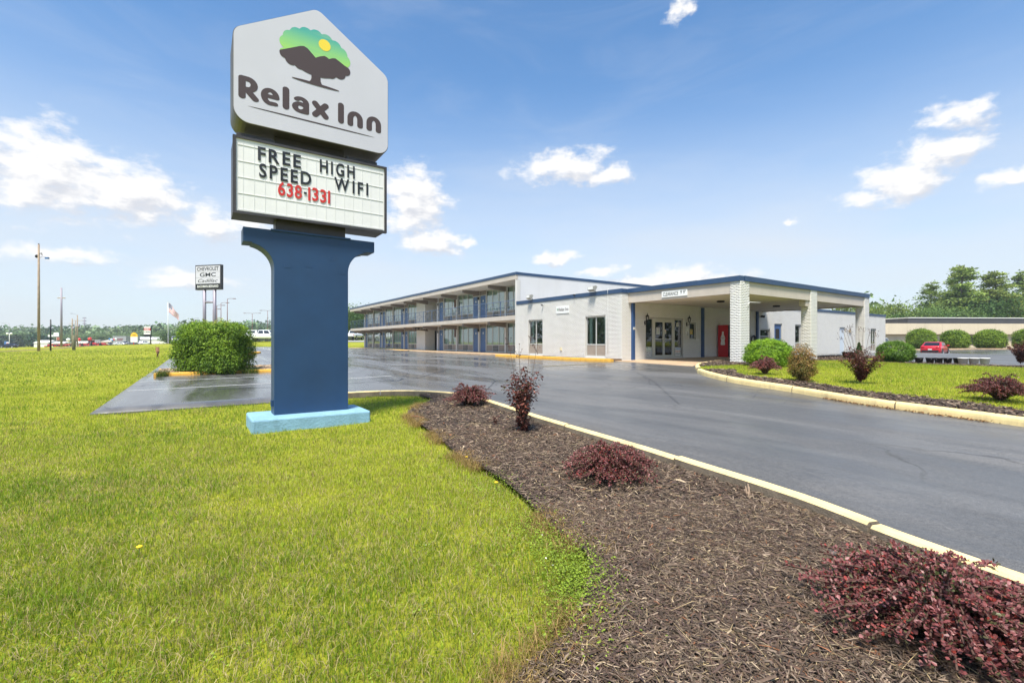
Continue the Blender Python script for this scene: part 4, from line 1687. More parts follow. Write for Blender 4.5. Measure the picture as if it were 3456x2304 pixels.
def wall_lantern(x, z, label):
    t = thing("wall_lantern", label, "lamp", (x, 16.4, z), group="black lanterns beside the entrance")
    MB().lathe([(0.001, 0), (.055, .004), (.05, .02), (.03, .03)], (x, 16.40, z + .06), axis="y", n=12).build("wall_plate", M_BLACKM, t)
    MB().box(x - .03, x + .03, 16.372, 16.401, z - .06, z + .16).tube([(x, 16.38, z), (x, 16.27, z - .01), (x, 16.22, z + .10), (x, 16.22, z + .15)], .012, 6).build("arm", M_BLACKM, t)
    mb = MB()
    c = (x, 16.22, z + .15)
    mb.lathe([(.02, 0), (.05, .015), (.055, .03)], c, n=8)
    mb.lathe([(.10, .235), (.085, .27), (.04, .32), (.018, .34), (.02, .36), (.004, .43)], c, n=8)
    for k in range(6):
        a = k * math.pi / 3
        mb.tube([(c[0] + .052 * math.cos(a), c[1] + .052 * math.sin(a), c[2] + .03), (c[0] + .09 * math.cos(a), c[1] + .09 * math.sin(a), c[2] + .24)], .006, 4)
    mb.build("cage", M_BLACKM, t)
    MB().lathe([(.045, .03), (.08, .235)], c, n=12).build("glass", M_LENS, t)
    MB().lathe([(.001, .06), (.02, .08), (.022, .14), (.012, .18), (.001, .19)], c, n=8).build("bulb", M_WHITEP, t)


wall_lantern(19.72, 1.94, "black carriage lantern left of the glass entrance doors")
wall_lantern(23.36, 1.94, "black carriage lantern right of the doors by the service window")

# blue pilaster strips on the front wall
for x in (18.74, 24.84, 31.0):
    box("blue_pilaster", M_PBLUE, LOB, x - .085, x + .085, 16.28, 16.40, 0.0, 3.0)
t = thing("house_number_plate", "small white 121 number plate on the first blue pilaster", "plate", (18.74, 16.275, 1.6))
box("plate", M_PAPER, t, 18.66, 18.82, 16.268, 16.279, 1.62, 1.74)
mb = MB()
text(mb, "121", (18.675, 16.265, 1.645), (1, 0, 0), (0, 0, 1), .07, width=.13, bold=.02)
mb.build("digits", M_PRINTK, t)

# right-hand front windows and doors
window(LOB, "y", EY - .01, 31.51, 32.79, .91, 1.83, 1, rail=1.36, frame=M_WFRAME, spand=mat("ac_panel", srgb(120, 112, 104), .6))
def plain_door(parent, axis, plane, u0, u1, z0, z1, m, fm, lite=False, knob=1, plate=False):
    mb = MB()
    bx = (lambda a, b, c, d, p, q, B: B.box(p, q, a, b, c, d)) if axis == "x" else (lambda a, b, c, d, p, q, B: B.box(a, b, p, q, c, d))
    bx(u0, u0 + .05, z0, z1, plane + .02, plane + .12, mb)
    bx(u1 - .05, u1, z0, z1, plane + .02, plane + .12, mb)
    bx(u0 + .05, u1 - .05, z1 - .05, z1, plane + .02, plane + .12, mb)
    mb.build("door_frame", fm, parent)
    dm = MB()
    bx(u0 + .053, u1 - .053, z0 + .01, z1 - .053, plane + .05, plane + .095, dm)
    d = dm.build("door", m, parent)
    ku = u1 - .13 if knob > 0 else u0 + .13
    c = (plane + .02, ku, z0 + .98) if axis == "x" else (ku, plane + .02, z0 + .98)
    MB().lathe([(.001, 0), (.03, .004), (.032, .025), (.014, .03), (.014, .06)], c, axis=axis, n=10).build("knob", M_STEEL, d)
    if lite:
        lt = MB()
        bx(u0 + .28, u1 - .28, z1 - 1.05, z1 - .35, plane + .045, plane + .0495, lt)
        lt.build("door_light", M_DARK, d)
    if plate:
        pl = MB()
        cu = (u0 + u1) / 2
        bx(cu - .06, cu + .06, z0 + 1.52, z0 + 1.68, plane + .04, plane + .049, pl)
        pl.build("number_plate", M_PAPER, d)
    return d
plain_door(LOB, "y", 16.43, 33.41, 34.49, .03, 2.25, M_DOORB, M_WFRAME, lite=True, knob=-1)
plain_door(LOB, "y", 16.43, 44.11, 45.19, .03, 2.15, mat("door_pale", srgb(198, 206, 214), .5), M_WFRAME)
window(LOB, "y", EY - .01, 36.41, 37.34, .36, 2.21, 1, rail=.9, spand=M_SPAN)
window(LOB, "y", EY - .01, 50.71, 51.99, .11, 2.13, 2, rail=.75, spand=M_SPAN)
box("yard_lamp", mat("lamp_beige", srgb(176, 160, 134), .5), LOB, 45.9, 46.15, 16.30, 16.40, 1.75, 2.0, bevel=.03)

# things on the left lobby wall
t = thing("wall_sign", "small white motel name board with tiny tree on the lobby side wall", "sign", (17.93, 21.0, 2.67))
box("board", M_WHITEP, t, 17.912, 17.938, 20.45, 21.6, 2.67, 3.11)
mb = MB()
text(mb, "Relax Inn", (17.908, 21.36, 2.82), (0, -1, 0), (0, 0, 1), .18, width=.88, bold=.012)
mb.build("lettering", M_BROWN, t)
mb = MB()
text(mb, "♣", (17.908, 21.55, 2.86), (0, -1, 0), (0, 0, 1), .09, width=.15) if False else mb.lathe([(.001, 0), (.05, .002), (.001, .004)], (17.906, 21.45, 2.93), axis="x", n=10).box(17.904, 17.909, 21.44, 21.46, 2.86, 2.92).box(17.904, 17.909, 21.40, 21.50, 2.85, 2.86)
mb.build("tree_mark", M_PRINTG, t)
def flood(y, label, k=1.0):
    t = thing("flood_light", label, "light", (17.95, y, 3.72), group="flood lights on the lobby roof edge")
    mb = MB()
    mb.prism([(17.62, 3.80), (17.78, 3.72), (17.92, 3.98), (17.80, 4.03), (17.62, 3.98)], "y", y - .2 * k, y + .2 * k)
    mb.build("housing", mat("flood_grey", srgb(150, 148, 140), .5), t)
    MB().add([(17.612, y - .17 * k, 3.82), (17.612, y + .17 * k, 3.82), (17.612, y + .17 * k, 3.97), (17.612, y - .17 * k, 3.97)], [(3, 2, 1, 0)]).build("lens", M_WHITEP, t)
    MB().tube([(17.86, y, 3.86), (17.98, y, 3.80), (17.98, y, 3.70)], .02, 6).build("bracket", M_BLACKM, t)
flood(18.35, "grey flood light on the lobby roof edge nearest the canopy", 1.15)
flood(24.1, "grey flood light on the lobby roof edge nearest the two-storey wing")
for y, z, lab in ((22.9, 3.28, "small black security camera under the coping above the far window"), (19.9, 3.66, "small security camera on the blue coping between the flood lights")):
    t = thing("security_camera", lab, "camera", (17.9, y, z))
    MB().lathe([(.001, -.1), (.035, -.1), (.035, .06), (.001, .06)], (17.86, y, z), axis="x", n=10).build("body", M_BLACKM, t)
    box("bracket", M_WHITEP, t, 17.90, 17.945, y - .02, y + .02, z - .03, z + .08)
t = thing("outlet_box", "small cream outlet box low on the lobby side wall", "outlet", (17.93, 21.2, .5))
box("cover", mat("cream_plastic", srgb(220, 208, 170), .5), t, 17.90, 17.94, 21.1, 21.26, .46, .64)
t = thing("conduit", "thin white cable conduit running down the lobby wall", "conduit", (17.93, 17.35, .3))
MB().tube([(17.928, 17.35, .35), (17.928, 17.35, 3.3), (17.90, 17.34, 3.75), (17.95, 17.3, 3.8)], .012, 6).build("pipe", M_WHITEP, t)

# ------------------------------------------------------------------ entrance canopy
CAN = thing("entrance_canopy", "flat drive-through canopy with blue edge on white brick pillars", "canopy", (18.4, 10.4, 0))
cx0, cx1, cy0, cy1 = 18.40, 31.95, 10.40, 16.39
box("soffit", M_SOFF, CAN, cx0 + .2, cx1 - .2, cy0 + .2, cy1, 3.06, 3.12)
fa = MB()
fa.box(cx0 + .05, cx0 + .25, cy0 + .46, cy1 + .0, 3.0, 3.50).box(cx0 + .67, cx1 - .67, cy0 + .05, cy0 + .25, 3.0, 3.50).box(cx1 - .25, cx1 - .05, cy0 + .62, cy1, 3.0, 3.50)
fa.build("fascia", M_TAUPE, CAN)
coping(CAN, "x", cx0, cy0 + .0, cy1 - .02, 3.50, 3.72, 3, proud=.03, back=.3)
coping(CAN, "y", cy0, cx0 + .32, cx1 - .02, 3.501, 3.721, 6, proud=.031, back=.3)
box("coping", M_COPE, CAN, cx1 - .3, cx1 + .02, cy0 + .31, cy1, 3.50, 3.72)
box("roof", M_ROOF, CAN, cx0 + .3, cx1 - .3, cy0 + .3, cy1, 3.55, 3.6)
for x, y in ((21.9, 13.4), (27.5, 13.4)):
    MB().lathe([(.001, -.02), (.17, -.02), (.19, .02), (.19, .06)], (x, y, 3.0), n=18).build("ceiling_lamp", M_BLACKM, CAN)
PILS = [(18.42, 19.12), (24.68, 25.36), (31.28, 31.93)]
mesh_full = None
for k, (a, b) in enumerate(PILS):
    y0, y1 = 10.40, 10.86
    core = MB().box(a + .014, b - .014, y0 + .014, y1 - .014, -.15, 3.50)
    P_ = core.build("pillar", M_MORTAR, CAN)
    zt = 3.495
    fx = bricks_on(lambda zl, zh: [(y0, y1)], y0, y1, -.13, zt, phase=y0)
    fy = bricks_on(lambda zl, zh: [(a, b)], a, b, -.13, zt, phase=a)
    if k == 0:                                       # nearest pillar: its two visible faces brick by brick
        singles = []
        for lo, hi, zl, zh in fx:
            if zl > -.02 and zl < 3.2:
                singles.append(("x", lo, hi, zl, zh))
        for lo, hi, zl, zh in fy:
            if zl > -.02 and zl < 3.2:
                singles.append(("y", lo, hi, zl, zh))
        singles.sort(key=lambda s: s[3])
        singles = singles[:300]
        top_z = max(s[3] for s in singles)
        cache = {}
        off = origin_of(CAN)
        for ax, lo, hi, zl, zh in singles:
            key = (ax, round(hi - lo, 3), round(zh - zl, 3))
            if key not in cache:
                v, f, c = brick_mesh([(0, hi - lo, 0, zh - zl)], ax, 0.0, 1)
                me_ = arr_mesh("brick", v, f, M_BRICK1)
                cache[key] = me_
            o = link("brick", cache[key], P_)
            o.location = (a + .014 - off.x if ax == "x" else lo - off.x, (lo if ax == "x" else y0 + .014) - off.y, zl - off.z)
            o.location.x += random.uniform(-.002, .002) if ax == "x" else 0
        rest_x = [r for r in fx if not (r[2] > -.02 and r[2] <= top_z)]
        rest_y = [r for r in fy if not (r[2] > -.02 and r[2] <= top_z)]
    else:
        rest_x, rest_y = fx, fy
    parts = []
    if rest_x:
        parts.append(brick_mesh(rest_x, "x", a + .014, 1))
    if rest_y:
        parts.append(brick_mesh(rest_y, "y", y0 + .014, 1))
    parts.append(brick_mesh(fx, "x", b - .014, -1))
    parts.append(brick_mesh(fy, "y", y1 - .014, -1))
    nv, V_, F_, C_ = 0, [], [], []
    for v, f, c in parts:
        V_.append(v); F_.append(f + nv); C_.append(c); nv += len(v)
    me_ = arr_mesh("bricks", np.concatenate(V_) - np.array(origin_of(CAN)), np.concatenate(F_), M_BRICK, cols=np.concatenate(C_))
    o = link("bricks", me_, P_)
    o["kind"] = "stuff"
t = thing("clearance_sign", "white clearance height board on the canopy fascia", "sign", (18.44, 13.6, 3.1))
box("board", M_WHITEP, t, 18.418, 18.448, 12.9, 14.3, 3.10, 3.39)
mb = MB()
text(mb, "CLEARANCE", (18.414, 14.22, 3.165), (0, -1, 0), (0, 0, 1), .165, width=.84, bold=.008)
text(mb, "9' 9\"", (18.414, 13.26, 3.19), (0, -1, 0), (0, 0, 1), .165, width=.28, bold=.008)
mb.build("lettering", M_PRINTK, t)
t = thing("vending_machine", "red drinks machine with white bottle picture against the entrance wall", "vending machine", (26.95, 15.95, .03))
box("body", mat("machine_red", srgb(190, 22, 30), .35), t, 26.35, 27.25, 15.66, 16.30, .05, 2.0, bevel=.012)
box("front", M_BLACKM, t, 26.37, 27.23, 15.62, 15.66, .08, 1.98)
def bottle(U, V):
    prof_z = np.array([0, .06, .18, .34, .46, .60, .74, .86, .92, 1.0])
    prof_r = np.array([.12, .14, .135, .11, .145, .13, .075, .055, .06, .055])
    return np.abs(U) - np.interp(V, prof_z, prof_r) + np.where((V < 0) | (V > 1), 1, 0)
v2, f2 = sdf_fill(bottle, -.2, .2, -.02, 1.02, .012)
MB().add([(26.347, 15.98 - u * 1.0, .78 + v * .82) for u, v in v2], f2).build("bottle_print", M_WHITEP, t)
mb = MB()
text(mb, "Coca-Cola", (26.3445, 16.08, 1.19), (0, -1, 0), (0, 0, 1), .055, width=.2, bold=.02, shear=.3)
mb.build("lettering", mat("print_red", srgb(190, 30, 34), .5), t)
t = thing("hose_reel", "coiled black hose on the brick wall right of the near pillar", "hose", (30.5, 16.38, 1.0))
for k in range(4):
    MB().tube([(30.45 + (.22 + .02 * k) * math.cos(a_ * math.pi / 10), 16.36 - .03 * k, 1.05 + (.30 + .02 * k) * math.sin(a_ * math.pi / 10)) for a_ in range(21)], .018, 5).build("hose_coil", M_BLACKM, t)
box("bracket", M_BLACKM, t, 30.35, 30.55, 16.33, 16.40, 1.0, 1.1)
for x, y, z, lab in ((19.03, 10.39, 2.62, "thin white bracket light tube fixed to the near canopy pillar"),):
    t = thing("bracket_light", lab, "light", (x, y, z))
    MB().tube([(18.95, 10.39, 2.35), (18.95, 10.36, 2.58), (19.03, 10.34, 2.64)], .012, 5).build("arm", M_WHITEP, t)
    MB().tube([(19.03, 10.34, 2.64), (19.9, 10.36, 2.66)], .011, 6).build("tube_lamp", M_WHITEP, t)
t = thing("loudspeaker_box", "small grey speaker box under the canopy by the middle pillar", "speaker", (24.6, 10.6, 2.7))
box("housing", M_TAUPE, t, 24.36, 24.665, 10.5, 10.8, 2.72, 2.98)
for x, lab in ((31.9, "twin flood lamp on the wall beside the third blue pilaster"),):
    t = thing("twin_lamp", lab, "lamp", (31.5, 16.35, 2.6))
    for dx in (-.12, .12):
        MB().lathe([(.02, 0), (.07, -.08), (.08, -.16)], (31.45 + dx, 16.33, 2.68), axis="y", n=10).build("lamp_head", M_BLACKM, t)
    box("base", M_WHITEP, t, 31.38, 31.52, 16.33, 16.40, 2.63, 2.75)

# ------------------------------------------------------------------ two-storey wing
WING = thing("motel_wing", "long two-storey motel wing with balcony, blue doors and curtained windows", "building", (17.95, 25.9, 0))
WX, RX = 19.76, 18.05               # room wall plane, rail plane
WY0, WY1 = 25.9, 67.7
FL = [(.10, 2.46), (2.80, 5.25)]
# end wall towards the lobby: brick below, stucco above
brick_wall(WING, "y", 25.914, 17.95, 18.30, .02, 5.2, ())
brick_wall(WING, "x", 17.964, 25.93, 26.06, .02, 5.24, ())
ew = MB()
ew.prism([(18.30, 3.2), (33.6, 3.2), (33.6, 5.56), (17.97, 5.56), (17.97, 5.24), (18.06, 5.22), (18.30, 5.2)], "y", 25.905, 26.1)
ew.build("end_wall", M_STUC, WING)
box("end_wall", M_STUC, WING, WX - .1, 33.6, 66.5, 66.7, -.2, 5.25)
box("back_wall", M_STUC, WING, 33.4, 33.6, 26.1, 67.3, -.2, 5.56)
box("roof", M_ROOF, WING, 18.1, 33.6, 26.1, 67.6, 5.50, 5.58)
box("fascia", M_TAUPE, WING, 17.95, 18.10, 25.9, 67.7, 5.25, 5.565)
box("soffit", M_SOFF, WING, 18.10, 19.9, 26.07, 67.6, 5.25, 5.30)
coping(WING, "x", 17.95, 25.86, 67.75, 5.566, 5.75, 12, proud=.03, back=.3)
coping(WING, "y", 25.9, 18.26, 33.62, 5.567, 5.751, 5, proud=.03, back=.25)
SLAB = box("balcony_slab", M_TAUPE, WING, 18.0, 19.9, 26.07, 67.6, 2.50, 2.80)
box("slab_soffit", M_SOFF, WING, 18.12, 19.9, 26.1, 67.5, 2.465, 2.499)
bd = MB()
for y in (29.86, 33.95, 38.05, 42.1, 44.8, 47.2, 51.2, 55.05, 58.9, 62.7, 66.3):
    for zt in (2.464, 5.249):
        b = MB()
        b.prism([(18.14, zt), (18.14, zt - .20), (18.22, zt - .22), (WX + .02, zt - .40), (WX + .02, zt)], "y", y - .11, y + .11)
        b.build("beam", M_BEAM, WING)

UP = [(26.15, "DW"), (29.86, "WD"), (33.95, "DW"), (38.05, "WD"), (47.2, "WD"), (51.2, "DW"), (55.05, "WD"), (58.9, "DW"), (62.7, "WD")]
M_LAMPB = mat("room_lamp_black", srgb(26, 26, 28), .5)
for bi, (yb, kind) in enumerate(UP):
    ye = [29.86, 33.95, 38.05, 42.0, 51.2, 55.05, 58.9, 62.7, 66.3][bi]
    for fi, (z0, zc) in enumerate(FL):
        # divider pier
        pw = .16
        if fi == 0:
            pass
        if kind == "WD":
            w0, w1, d0, d1 = yb + .12, ye - .12 - .98, ye - .12 - .98, ye - .12
        else:
            d0, d1, w0, w1 = yb + .12, yb + .12 + .98, yb + .12 + .98, ye - .12
        # window: three lights over panels, air-conditioner grille in the middle
        rail = z0 + .62
        win = window(WING, "x", WX - .07, w0, w1, z0 + .02, zc - .02, 3, rail=rail, frame=M_WFRAME, w=.06, spand=M_SPAN, curtain=True)
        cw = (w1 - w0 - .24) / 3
        gm = MB()
        ga, gb = (w0 + w1) / 2 - cw * .46, (w0 + w1) / 2 + cw * .46
        gz0, gz1 = z0 + .13, rail - .06
        gm.box(WX - .045, WX - .004, ga, gb, gz0, gz1)
        gr = gm.build("air_conditioner_grille", M_GRILL, win)
        for k in range(4):
            zz = gz0 + (gz1 - gz0) * (k + .5) / 4 - .012
            MB().box(WX - .056, WX - .046, ga - .01, gb + .01, zz, zz + .024).build("slat", M_WFRAME, gr)
        for k in range(3):
            yy = ga + (gb - ga) * (k + .5) / 3
        plain_door(WING, "x", WX - .07, d0, d1, z0, z0 + 2.08, M_DOORB, M_WFRAME, knob=(1 if kind == "DW" else -1), plate=True)
        box("transom_panel", M_BEAM, WING, WX - .03, WX + .02, d0, d1, z0 + 2.083, zc)
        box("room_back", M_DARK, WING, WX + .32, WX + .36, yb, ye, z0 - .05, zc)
        # room lamp beside each door
        ly = (d1 + .06) if kind == "WD" else (d0 - .06)
        MB().box(WX - .2, WX - .11, ly - .045, ly + .045, z0 + 1.72, z0 + 1.96).build("room_lamp", M_LAMPB, WING)
# piers between rooms
for y in (29.86, 33.95, 38.05, 51.2, 55.05, 58.9, 62.7):
    for z0, zc in FL:
        v, f, c = brick_mesh(bricks_on(lambda a, b: [(y - .118, y + .118)], y - .118, y + .118, z0 + .005, zc - .02, phase=y - .118), "x", WX - .10, 1)
        P_ = MB().box(WX - .10, WX + .05, y - .118, y + .118, z0, zc).build("pier", M_MORTAR, WING)
        o = link("bricks", arr_mesh("bricks", v - np.array(origin_of(WING)), f, M_BRICK, cols=c), P_)
        o["kind"] = "stuff"
for y in (42.05, 66.35):
    for z0, zc in FL:
        box("pier", M_STUC, WING, WX - .14, WX + .05, y - .13, y + .13, z0, zc)
# ice and vending recess: brick box and open bay
for z0, zc in FL:
    brick_wall(WING, "x", 19.514, 44.8, 47.08, z0, zc - .005, ())
    brick_wall(WING, "y", 44.814, 19.5, 22.4, z0, zc - .005, ())
    box("recess_back", M_STUC, WING, 22.4, 22.5, 42.2, 44.8, z0, zc)
    box("recess_side", M_STUC, WING, WX, 22.4, 42.18, 42.28, z0, zc)
    box("recess_side", M_STUC, WING, 19.5, 19.76, 47.0, 47.08, z0, zc)
box("recess_door", M_DARK, WING, 20.6, 21.6, 44.76, 44.80, .1, 2.15)
t = thing("ice_sign", "black hanging ice and vending sign under the balcony", "sign", (18.5, 44.6, 2.2))
box("board", M_BLK, t, 18.35, 19.6, 44.60, 44.64, 2.16, 2.42)
mb = MB()
text(mb, "ICE - VENDING", (18.42, 44.597, 2.23), (1, 0, 0), (0, 0, 1), .12, width=1.1, bold=.02)
mb.build("lettering", M_WHITEP, t)
for y, z, lab in ((38.25, 1.75, "brown notice board on the pier of the ground floor rooms"), (38.25, 4.5, "brown notice board on the pier of the balcony rooms")):
    t = thing("pier_notice_board", lab, "board", (19.55, y, z - .3))
    box("board", mat("brown_board", srgb(96, 66, 54), .7), t, 19.585, 19.61, y - .16, y + .1, z - .35, z + .35)

# balcony railing
RAIL = MB()
RAIL.tube([(RX, 26.05, 3.86), (RX, 67.5, 3.86)], .022, 6).build("top_rail", M_RAILB, WING)
MB().tube([(RX, 26.05, 2.93), (RX, 67.5, 2.93)], .018, 6).build("bottom_rail", M_RAILB, WING)
MB().tube([(RX, 67.5, 3.86), (19.7, 67.5, 3.86)], .02, 6).build("top_rail", M_RAILB, WING)
n = 21
pts = [26.06 + k * (67.5 - 26.06) / n for k in range(n + 1)]
pm1 = MB().box(RX - .022, RX + .022, -.022, .022, 2.62, 3.86)
first = None
for y in pts:
    if first is None:
        p = MB().box(RX - .022, RX + .022, y - .022, y + .022, 2.62, 3.845).build("rail_post", M_RAILB, WING)
        first = (p, y)
    else:
        p = first[0].copy()
        COL.objects.link(p)
        p.location.y += y - first[1]
firstp = None
for a, b in zip(pts[:-1], pts[1:]):
    if firstp is None:
        m_, c = MB(), (a + b) / 2
        h = .42
        r = .014
        m_.tube([(RX, c - h, 3.28), (RX, c - h, 3.55), (RX, c + h, 3.55), (RX, c + h, 3.28), (RX, c - h, 3.28)], r, 5)
        m_.tube([(RX, c, 3.55), (RX, c, 3.85)], r, 5).tube([(RX, c, 3.28), (RX, c, 2.94)], r, 5)
        m_.tube([(RX, a + .02, 3.415), (RX, c - h, 3.415)], r, 5).tube([(RX, c + h, 3.415), (RX, b - .02, 3.415)], r, 5)
        firstp = (m_.build("rail_panel", M_RAILB, WING), a)
    else:
        p = firstp[0].copy()
        COL.objects.link(p)
        p.location.y += a - firstp[1]

# folding chair outside a far room
def camp_chair(x, y, label):
    t = thing("folding_chair", label, "chair", (x, y, .10), rz=R(-100))
    f = mat("chair_blue", srgb(70, 104, 158), .8)
    def b(name, pts, r, m):
        MB().tube(pts, r, 5).build(name, m, t, world=False)
    for s in (-1, 1):
        b("leg", [(s * .28, -.22, 0), (s * .28, .22, .42)], .012, M_BLACKM)
        b("leg", [(s * .28, .22, 0), (s * .28, -.22, .42)], .012, M_BLACKM)
        b("back_post", [(s * .26, .20, .42), (s * .27, .32, .95)], .012, M_BLACKM)
        MB().box(s * .28 - .04, s * .28 + .04, -.24, .24, .60, .625).build("armrest", f, t, world=False)
    MB().add([(-.26, -.22, .44), (.26, -.22, .44), (.26, .22, .38), (-.26, .22, .38)], [(0, 1, 2, 3)]).build("seat", f, t, world=False)
    MB().add([(-.26, .21, .40), (.26, .21, .40), (.27, .33, .95), (-.27, .33, .95)], [(0, 1, 2, 3)]).build("backrest", f, t, world=False)
camp_chair(18.7, 54.2, "blue folding chair outside a ground floor room of the wing")

# ------------------------------------------------------------------ grass, mulch, leaves


def blades(px, py, pz, h, w, lean, cols, detail=True):
    """Grass blades standing at the points; cols (n,3)."""
    n = len(px)
    az = rng.uniform(0, 2 * np.pi, n)
    la = rng.uniform(0, 2 * np.pi, n)
    dx, dy = np.cos(az) * w / 2, np.sin(az) * w / 2
    lx, ly = np.cos(la) * lean * h, np.sin(la) * lean * h
    if detail:
        V = np.zeros((n, 5, 3))
        V[:, 0] = np.stack([px - dx, py - dy, pz - .012], -1)
        V[:, 1] = np.stack([px + dx, py + dy, pz - .012], -1)
        V[:, 2] = np.stack([px - dx * .85 + lx * .35, py - dy * .85 + ly * .35, pz + h * .6], -1)
        V[:, 3] = np.stack([px + dx * .85 + lx * .35, py + dy * .85 + ly * .35, pz + h * .6], -1)
        V[:, 4] = np.stack([px + lx, py + ly, pz + h * np.sqrt(np.clip(1 - lean ** 2 * .5, .2, 1))], -1)
        q = np.array([(0, 1, 3), (0, 3, 2), (2, 3, 4)])
        k = 5
    else:
        V = np.zeros((n, 3, 3))
        V[:, 0] = np.stack([px - dx, py - dy, pz - .012], -1)
        V[:, 1] = np.stack([px + dx, py + dy, pz - .012], -1)
        V[:, 2] = np.stack([px + lx, py + ly, pz + h], -1)
        q = np.array([(0, 1, 2)])
        k = 3
    f = (np.arange(n)[:, None, None] * k + q[None]).reshape(-1, 3)
    c = np.repeat(cols, k, 0)
    return V.reshape(-1, 3), f, c


def join(parts):
    nv, V, F, C = 0, [], [], []
    for v, f, c in parts:
        V.append(v); F.append(f + nv); C.append(c); nv += len(v)
    return np.concatenate(V), np.concatenate(F), np.concatenate(C)


M_GRASS = mat("grass_blade", (1, 1, 1), .5, attr="col", spec=.3, trans=.48)


def grass_cols(x, y, n):
    """Living colour of the turf: green, yellow-green and straw patches."""
    a = vnoise(x, y, 1.6, 11) * .65 + vnoise(x, y, .4, 12) * .35
    t = np.clip((a - .5) * 1.6 + .5 + rng.normal(0, .25, n), 0, 1)[:, None]
    g1_, g2_, st = np.array([.205, .320, .022]), np.array([.460, .520, .045]), np.array([.50, .40, .16])
    c = g1_ * (1 - t) + g2_ * t
    dry = (rng.uniform(0, 1, n) < .10 + .20 * np.clip(vnoise(x, y, .8, 13) - .55, 0, 1) * 2.2)
    c[dry] = st * rng.uniform(.6, 1.1, (dry.sum(), 1))
    return c * rng.uniform(.55, 1.3, (n, 1))


def scatter(n, X0, X1, Y0, Y1, fan=True):
    """Survey-frame random points inside the fan the lawn covers."""
    Y = np.sqrt(rng.uniform(Y0 ** 2, Y1 ** 2, n)) if fan else rng.uniform(Y0, Y1, n)
    if fan:
        X = rng.uniform(X0, X1, n) * Y
    else:
        X = rng.uniform(X0, X1, n)
    return _ca * X + _sa * Y, -_sa * X + _ca * Y


def lawn_mask(x, y):
    m = ~in_poly(x, y, LOT) & ~in_poly(x, y, MULCH1)
    m &= ~((x > .66) & (x < 2.64) & (y > 8.38) & (y < 9.5))
    return m


def near_edge_mask(x, y, jitter=.08):
    """Lawn with a ragged border against the mulch."""
    jx, jy = x + rng.normal(0, jitter, len(x)), y + rng.normal(0, jitter, len(x))
    m = lawn_mask(jx, jy) & ~in_poly(x, y, LOT) & ~((x > .70) & (x < 2.60) & (y > 8.42) & (y < 9.46))
    return m


parts = []
for (n, Y0, Y1, hh, ww, det) in ((190000, 1.2, 5.2, .046, .0034, True), (200000, 3.4, 9.6, .050, .0056, True), (200000, 6.6, 18, .055, .011, False), (150000, 12.5, 42, .070, .024, False), (110000, 28, 75, .09, .055, False)):
    x, y = scatter(n, -1.25, .62, Y0, Y1)
    d_ = _sa * x + _ca * y                               # bands overlap and thin out at both ends
    k = near_edge_mask(x, y) & (rng.uniform(0, 1, n) < np.clip((d_ - Y0) / (.45 * Y0), .0, 1) ** (0 if Y0 < 2 else 1) * np.clip((Y1 - d_) / (.40 * Y1), 0, 1))
    x, y = x[k], y[k]
    z = G(x, y) + ((vnoise(x, y, .9, 3) - .5) * .03 + (vnoise(x, y, .35, 4) - .5) * .015) * (np.hypot(x, y) < 25)
    n = len(x)
    h = hh * rng.uniform(.45, 1.4, n) * (.55 + .9 * vnoise(x, y, .22, 8) * (.6 + .8 * vnoise(x, y, 1.1, 9)))
    parts.append(blades(x, y, z, h, ww * rng.uniform(.6, 1.3, n), rng.uniform(.1, .95, n), grass_cols(x, y, n), det))
x, y = scatter(110000, -1.25, .62, 1.2, 9.0)                 # thatch: dead clippings lying between the blades
k = near_edge_mask(x, y) & (rng.uniform(0, 1, len(x)) < np.clip((9.0 - (_sa * x + _ca * y)) / 6, 0, 1) * .8)
x, y = x[k], y[k]
n = len(x)
parts.append(blades(x, y, G(x, y) + rng.uniform(.004, .03, n), .034 * rng.uniform(.5, 1.5, n), .0035 * np.ones(n), rng.uniform(1.2, 2.4, n), np.array([.50, .41, .19]) * rng.uniform(.45, 1.2, (n, 1)), True))
v, f, c = join(parts)
o = link("grass", arr_mesh("grass", v, f, M_GRASS, cols=c))
tag(o, "short mown grass blades of the front lawn and field", "grass", kind="stuff")

# island lawn
mul_all = [MULCH2, MULCH3, MULCH4]
x, y = rng.uniform(10, 29, 230000), rng.uniform(-6, 10.6, 230000)
k = in_poly(x, y, ISLAND)
jx, jy = x + rng.normal(0, .06, len(x)), y + rng.normal(0, .06, len(x))
for mp in mul_all:
    k &= ~in_poly(jx, jy, mp)
x, y = x[k], y[k]
n = len(x)
v, f, c = blades(x, y, G(x, y) + .115, .05 * rng.uniform(.5, 1.3, n), .012 * rng.uniform(.6, 1.3, n), rng.uniform(.1, .9, n), grass_cols(x, y, n), False)
o = link("island_grass", arr_mesh("island_grass", v, f, M_GRASS, cols=c))
tag(o, "short grass blades on the lawn island by the canopy", "grass", kind="stuff")

# dry straw fringe and broad weeds where lawn meets mulch
def fringe():
    E = np.array(MULCH_EDGE)
    E = E[(E[:, 1] > 1.0)]
    idx = rng.integers(0, len(E), 14000)
    s = np.clip(rng.normal(0, .10, 14000), -.3, .25)
    x, y = E[idx, 0] + rng.normal(0, .07, 14000) + s * .6, E[idx, 1] + rng.normal(0, .07, 14000)
    pk = vnoise(x, y, .7, 21)
    keep = pk > .44
    x, y = x[keep], y[keep]
    n = len(x)
    cols = np.array([.40, .25, .10]) * rng.uniform(.5, 1.25, (n, 1)) + np.array([0, .05, .0]) * rng.uniform(0, 1, (n, 1))
    A = blades(x, y, G(x, y) + .03, .085 * rng.uniform(.5, 1.4, n), .0045 * np.ones(n), rng.uniform(.7, 1.5, n), cols, True)
    return A
v, f, c = fringe()
o = link("dry_grass", arr_mesh("dry_grass", v, f, M_GRASS, cols=c))
tag(o, "straw-coloured dead grass fringe at the mulch border", "grass", kind="stuff")


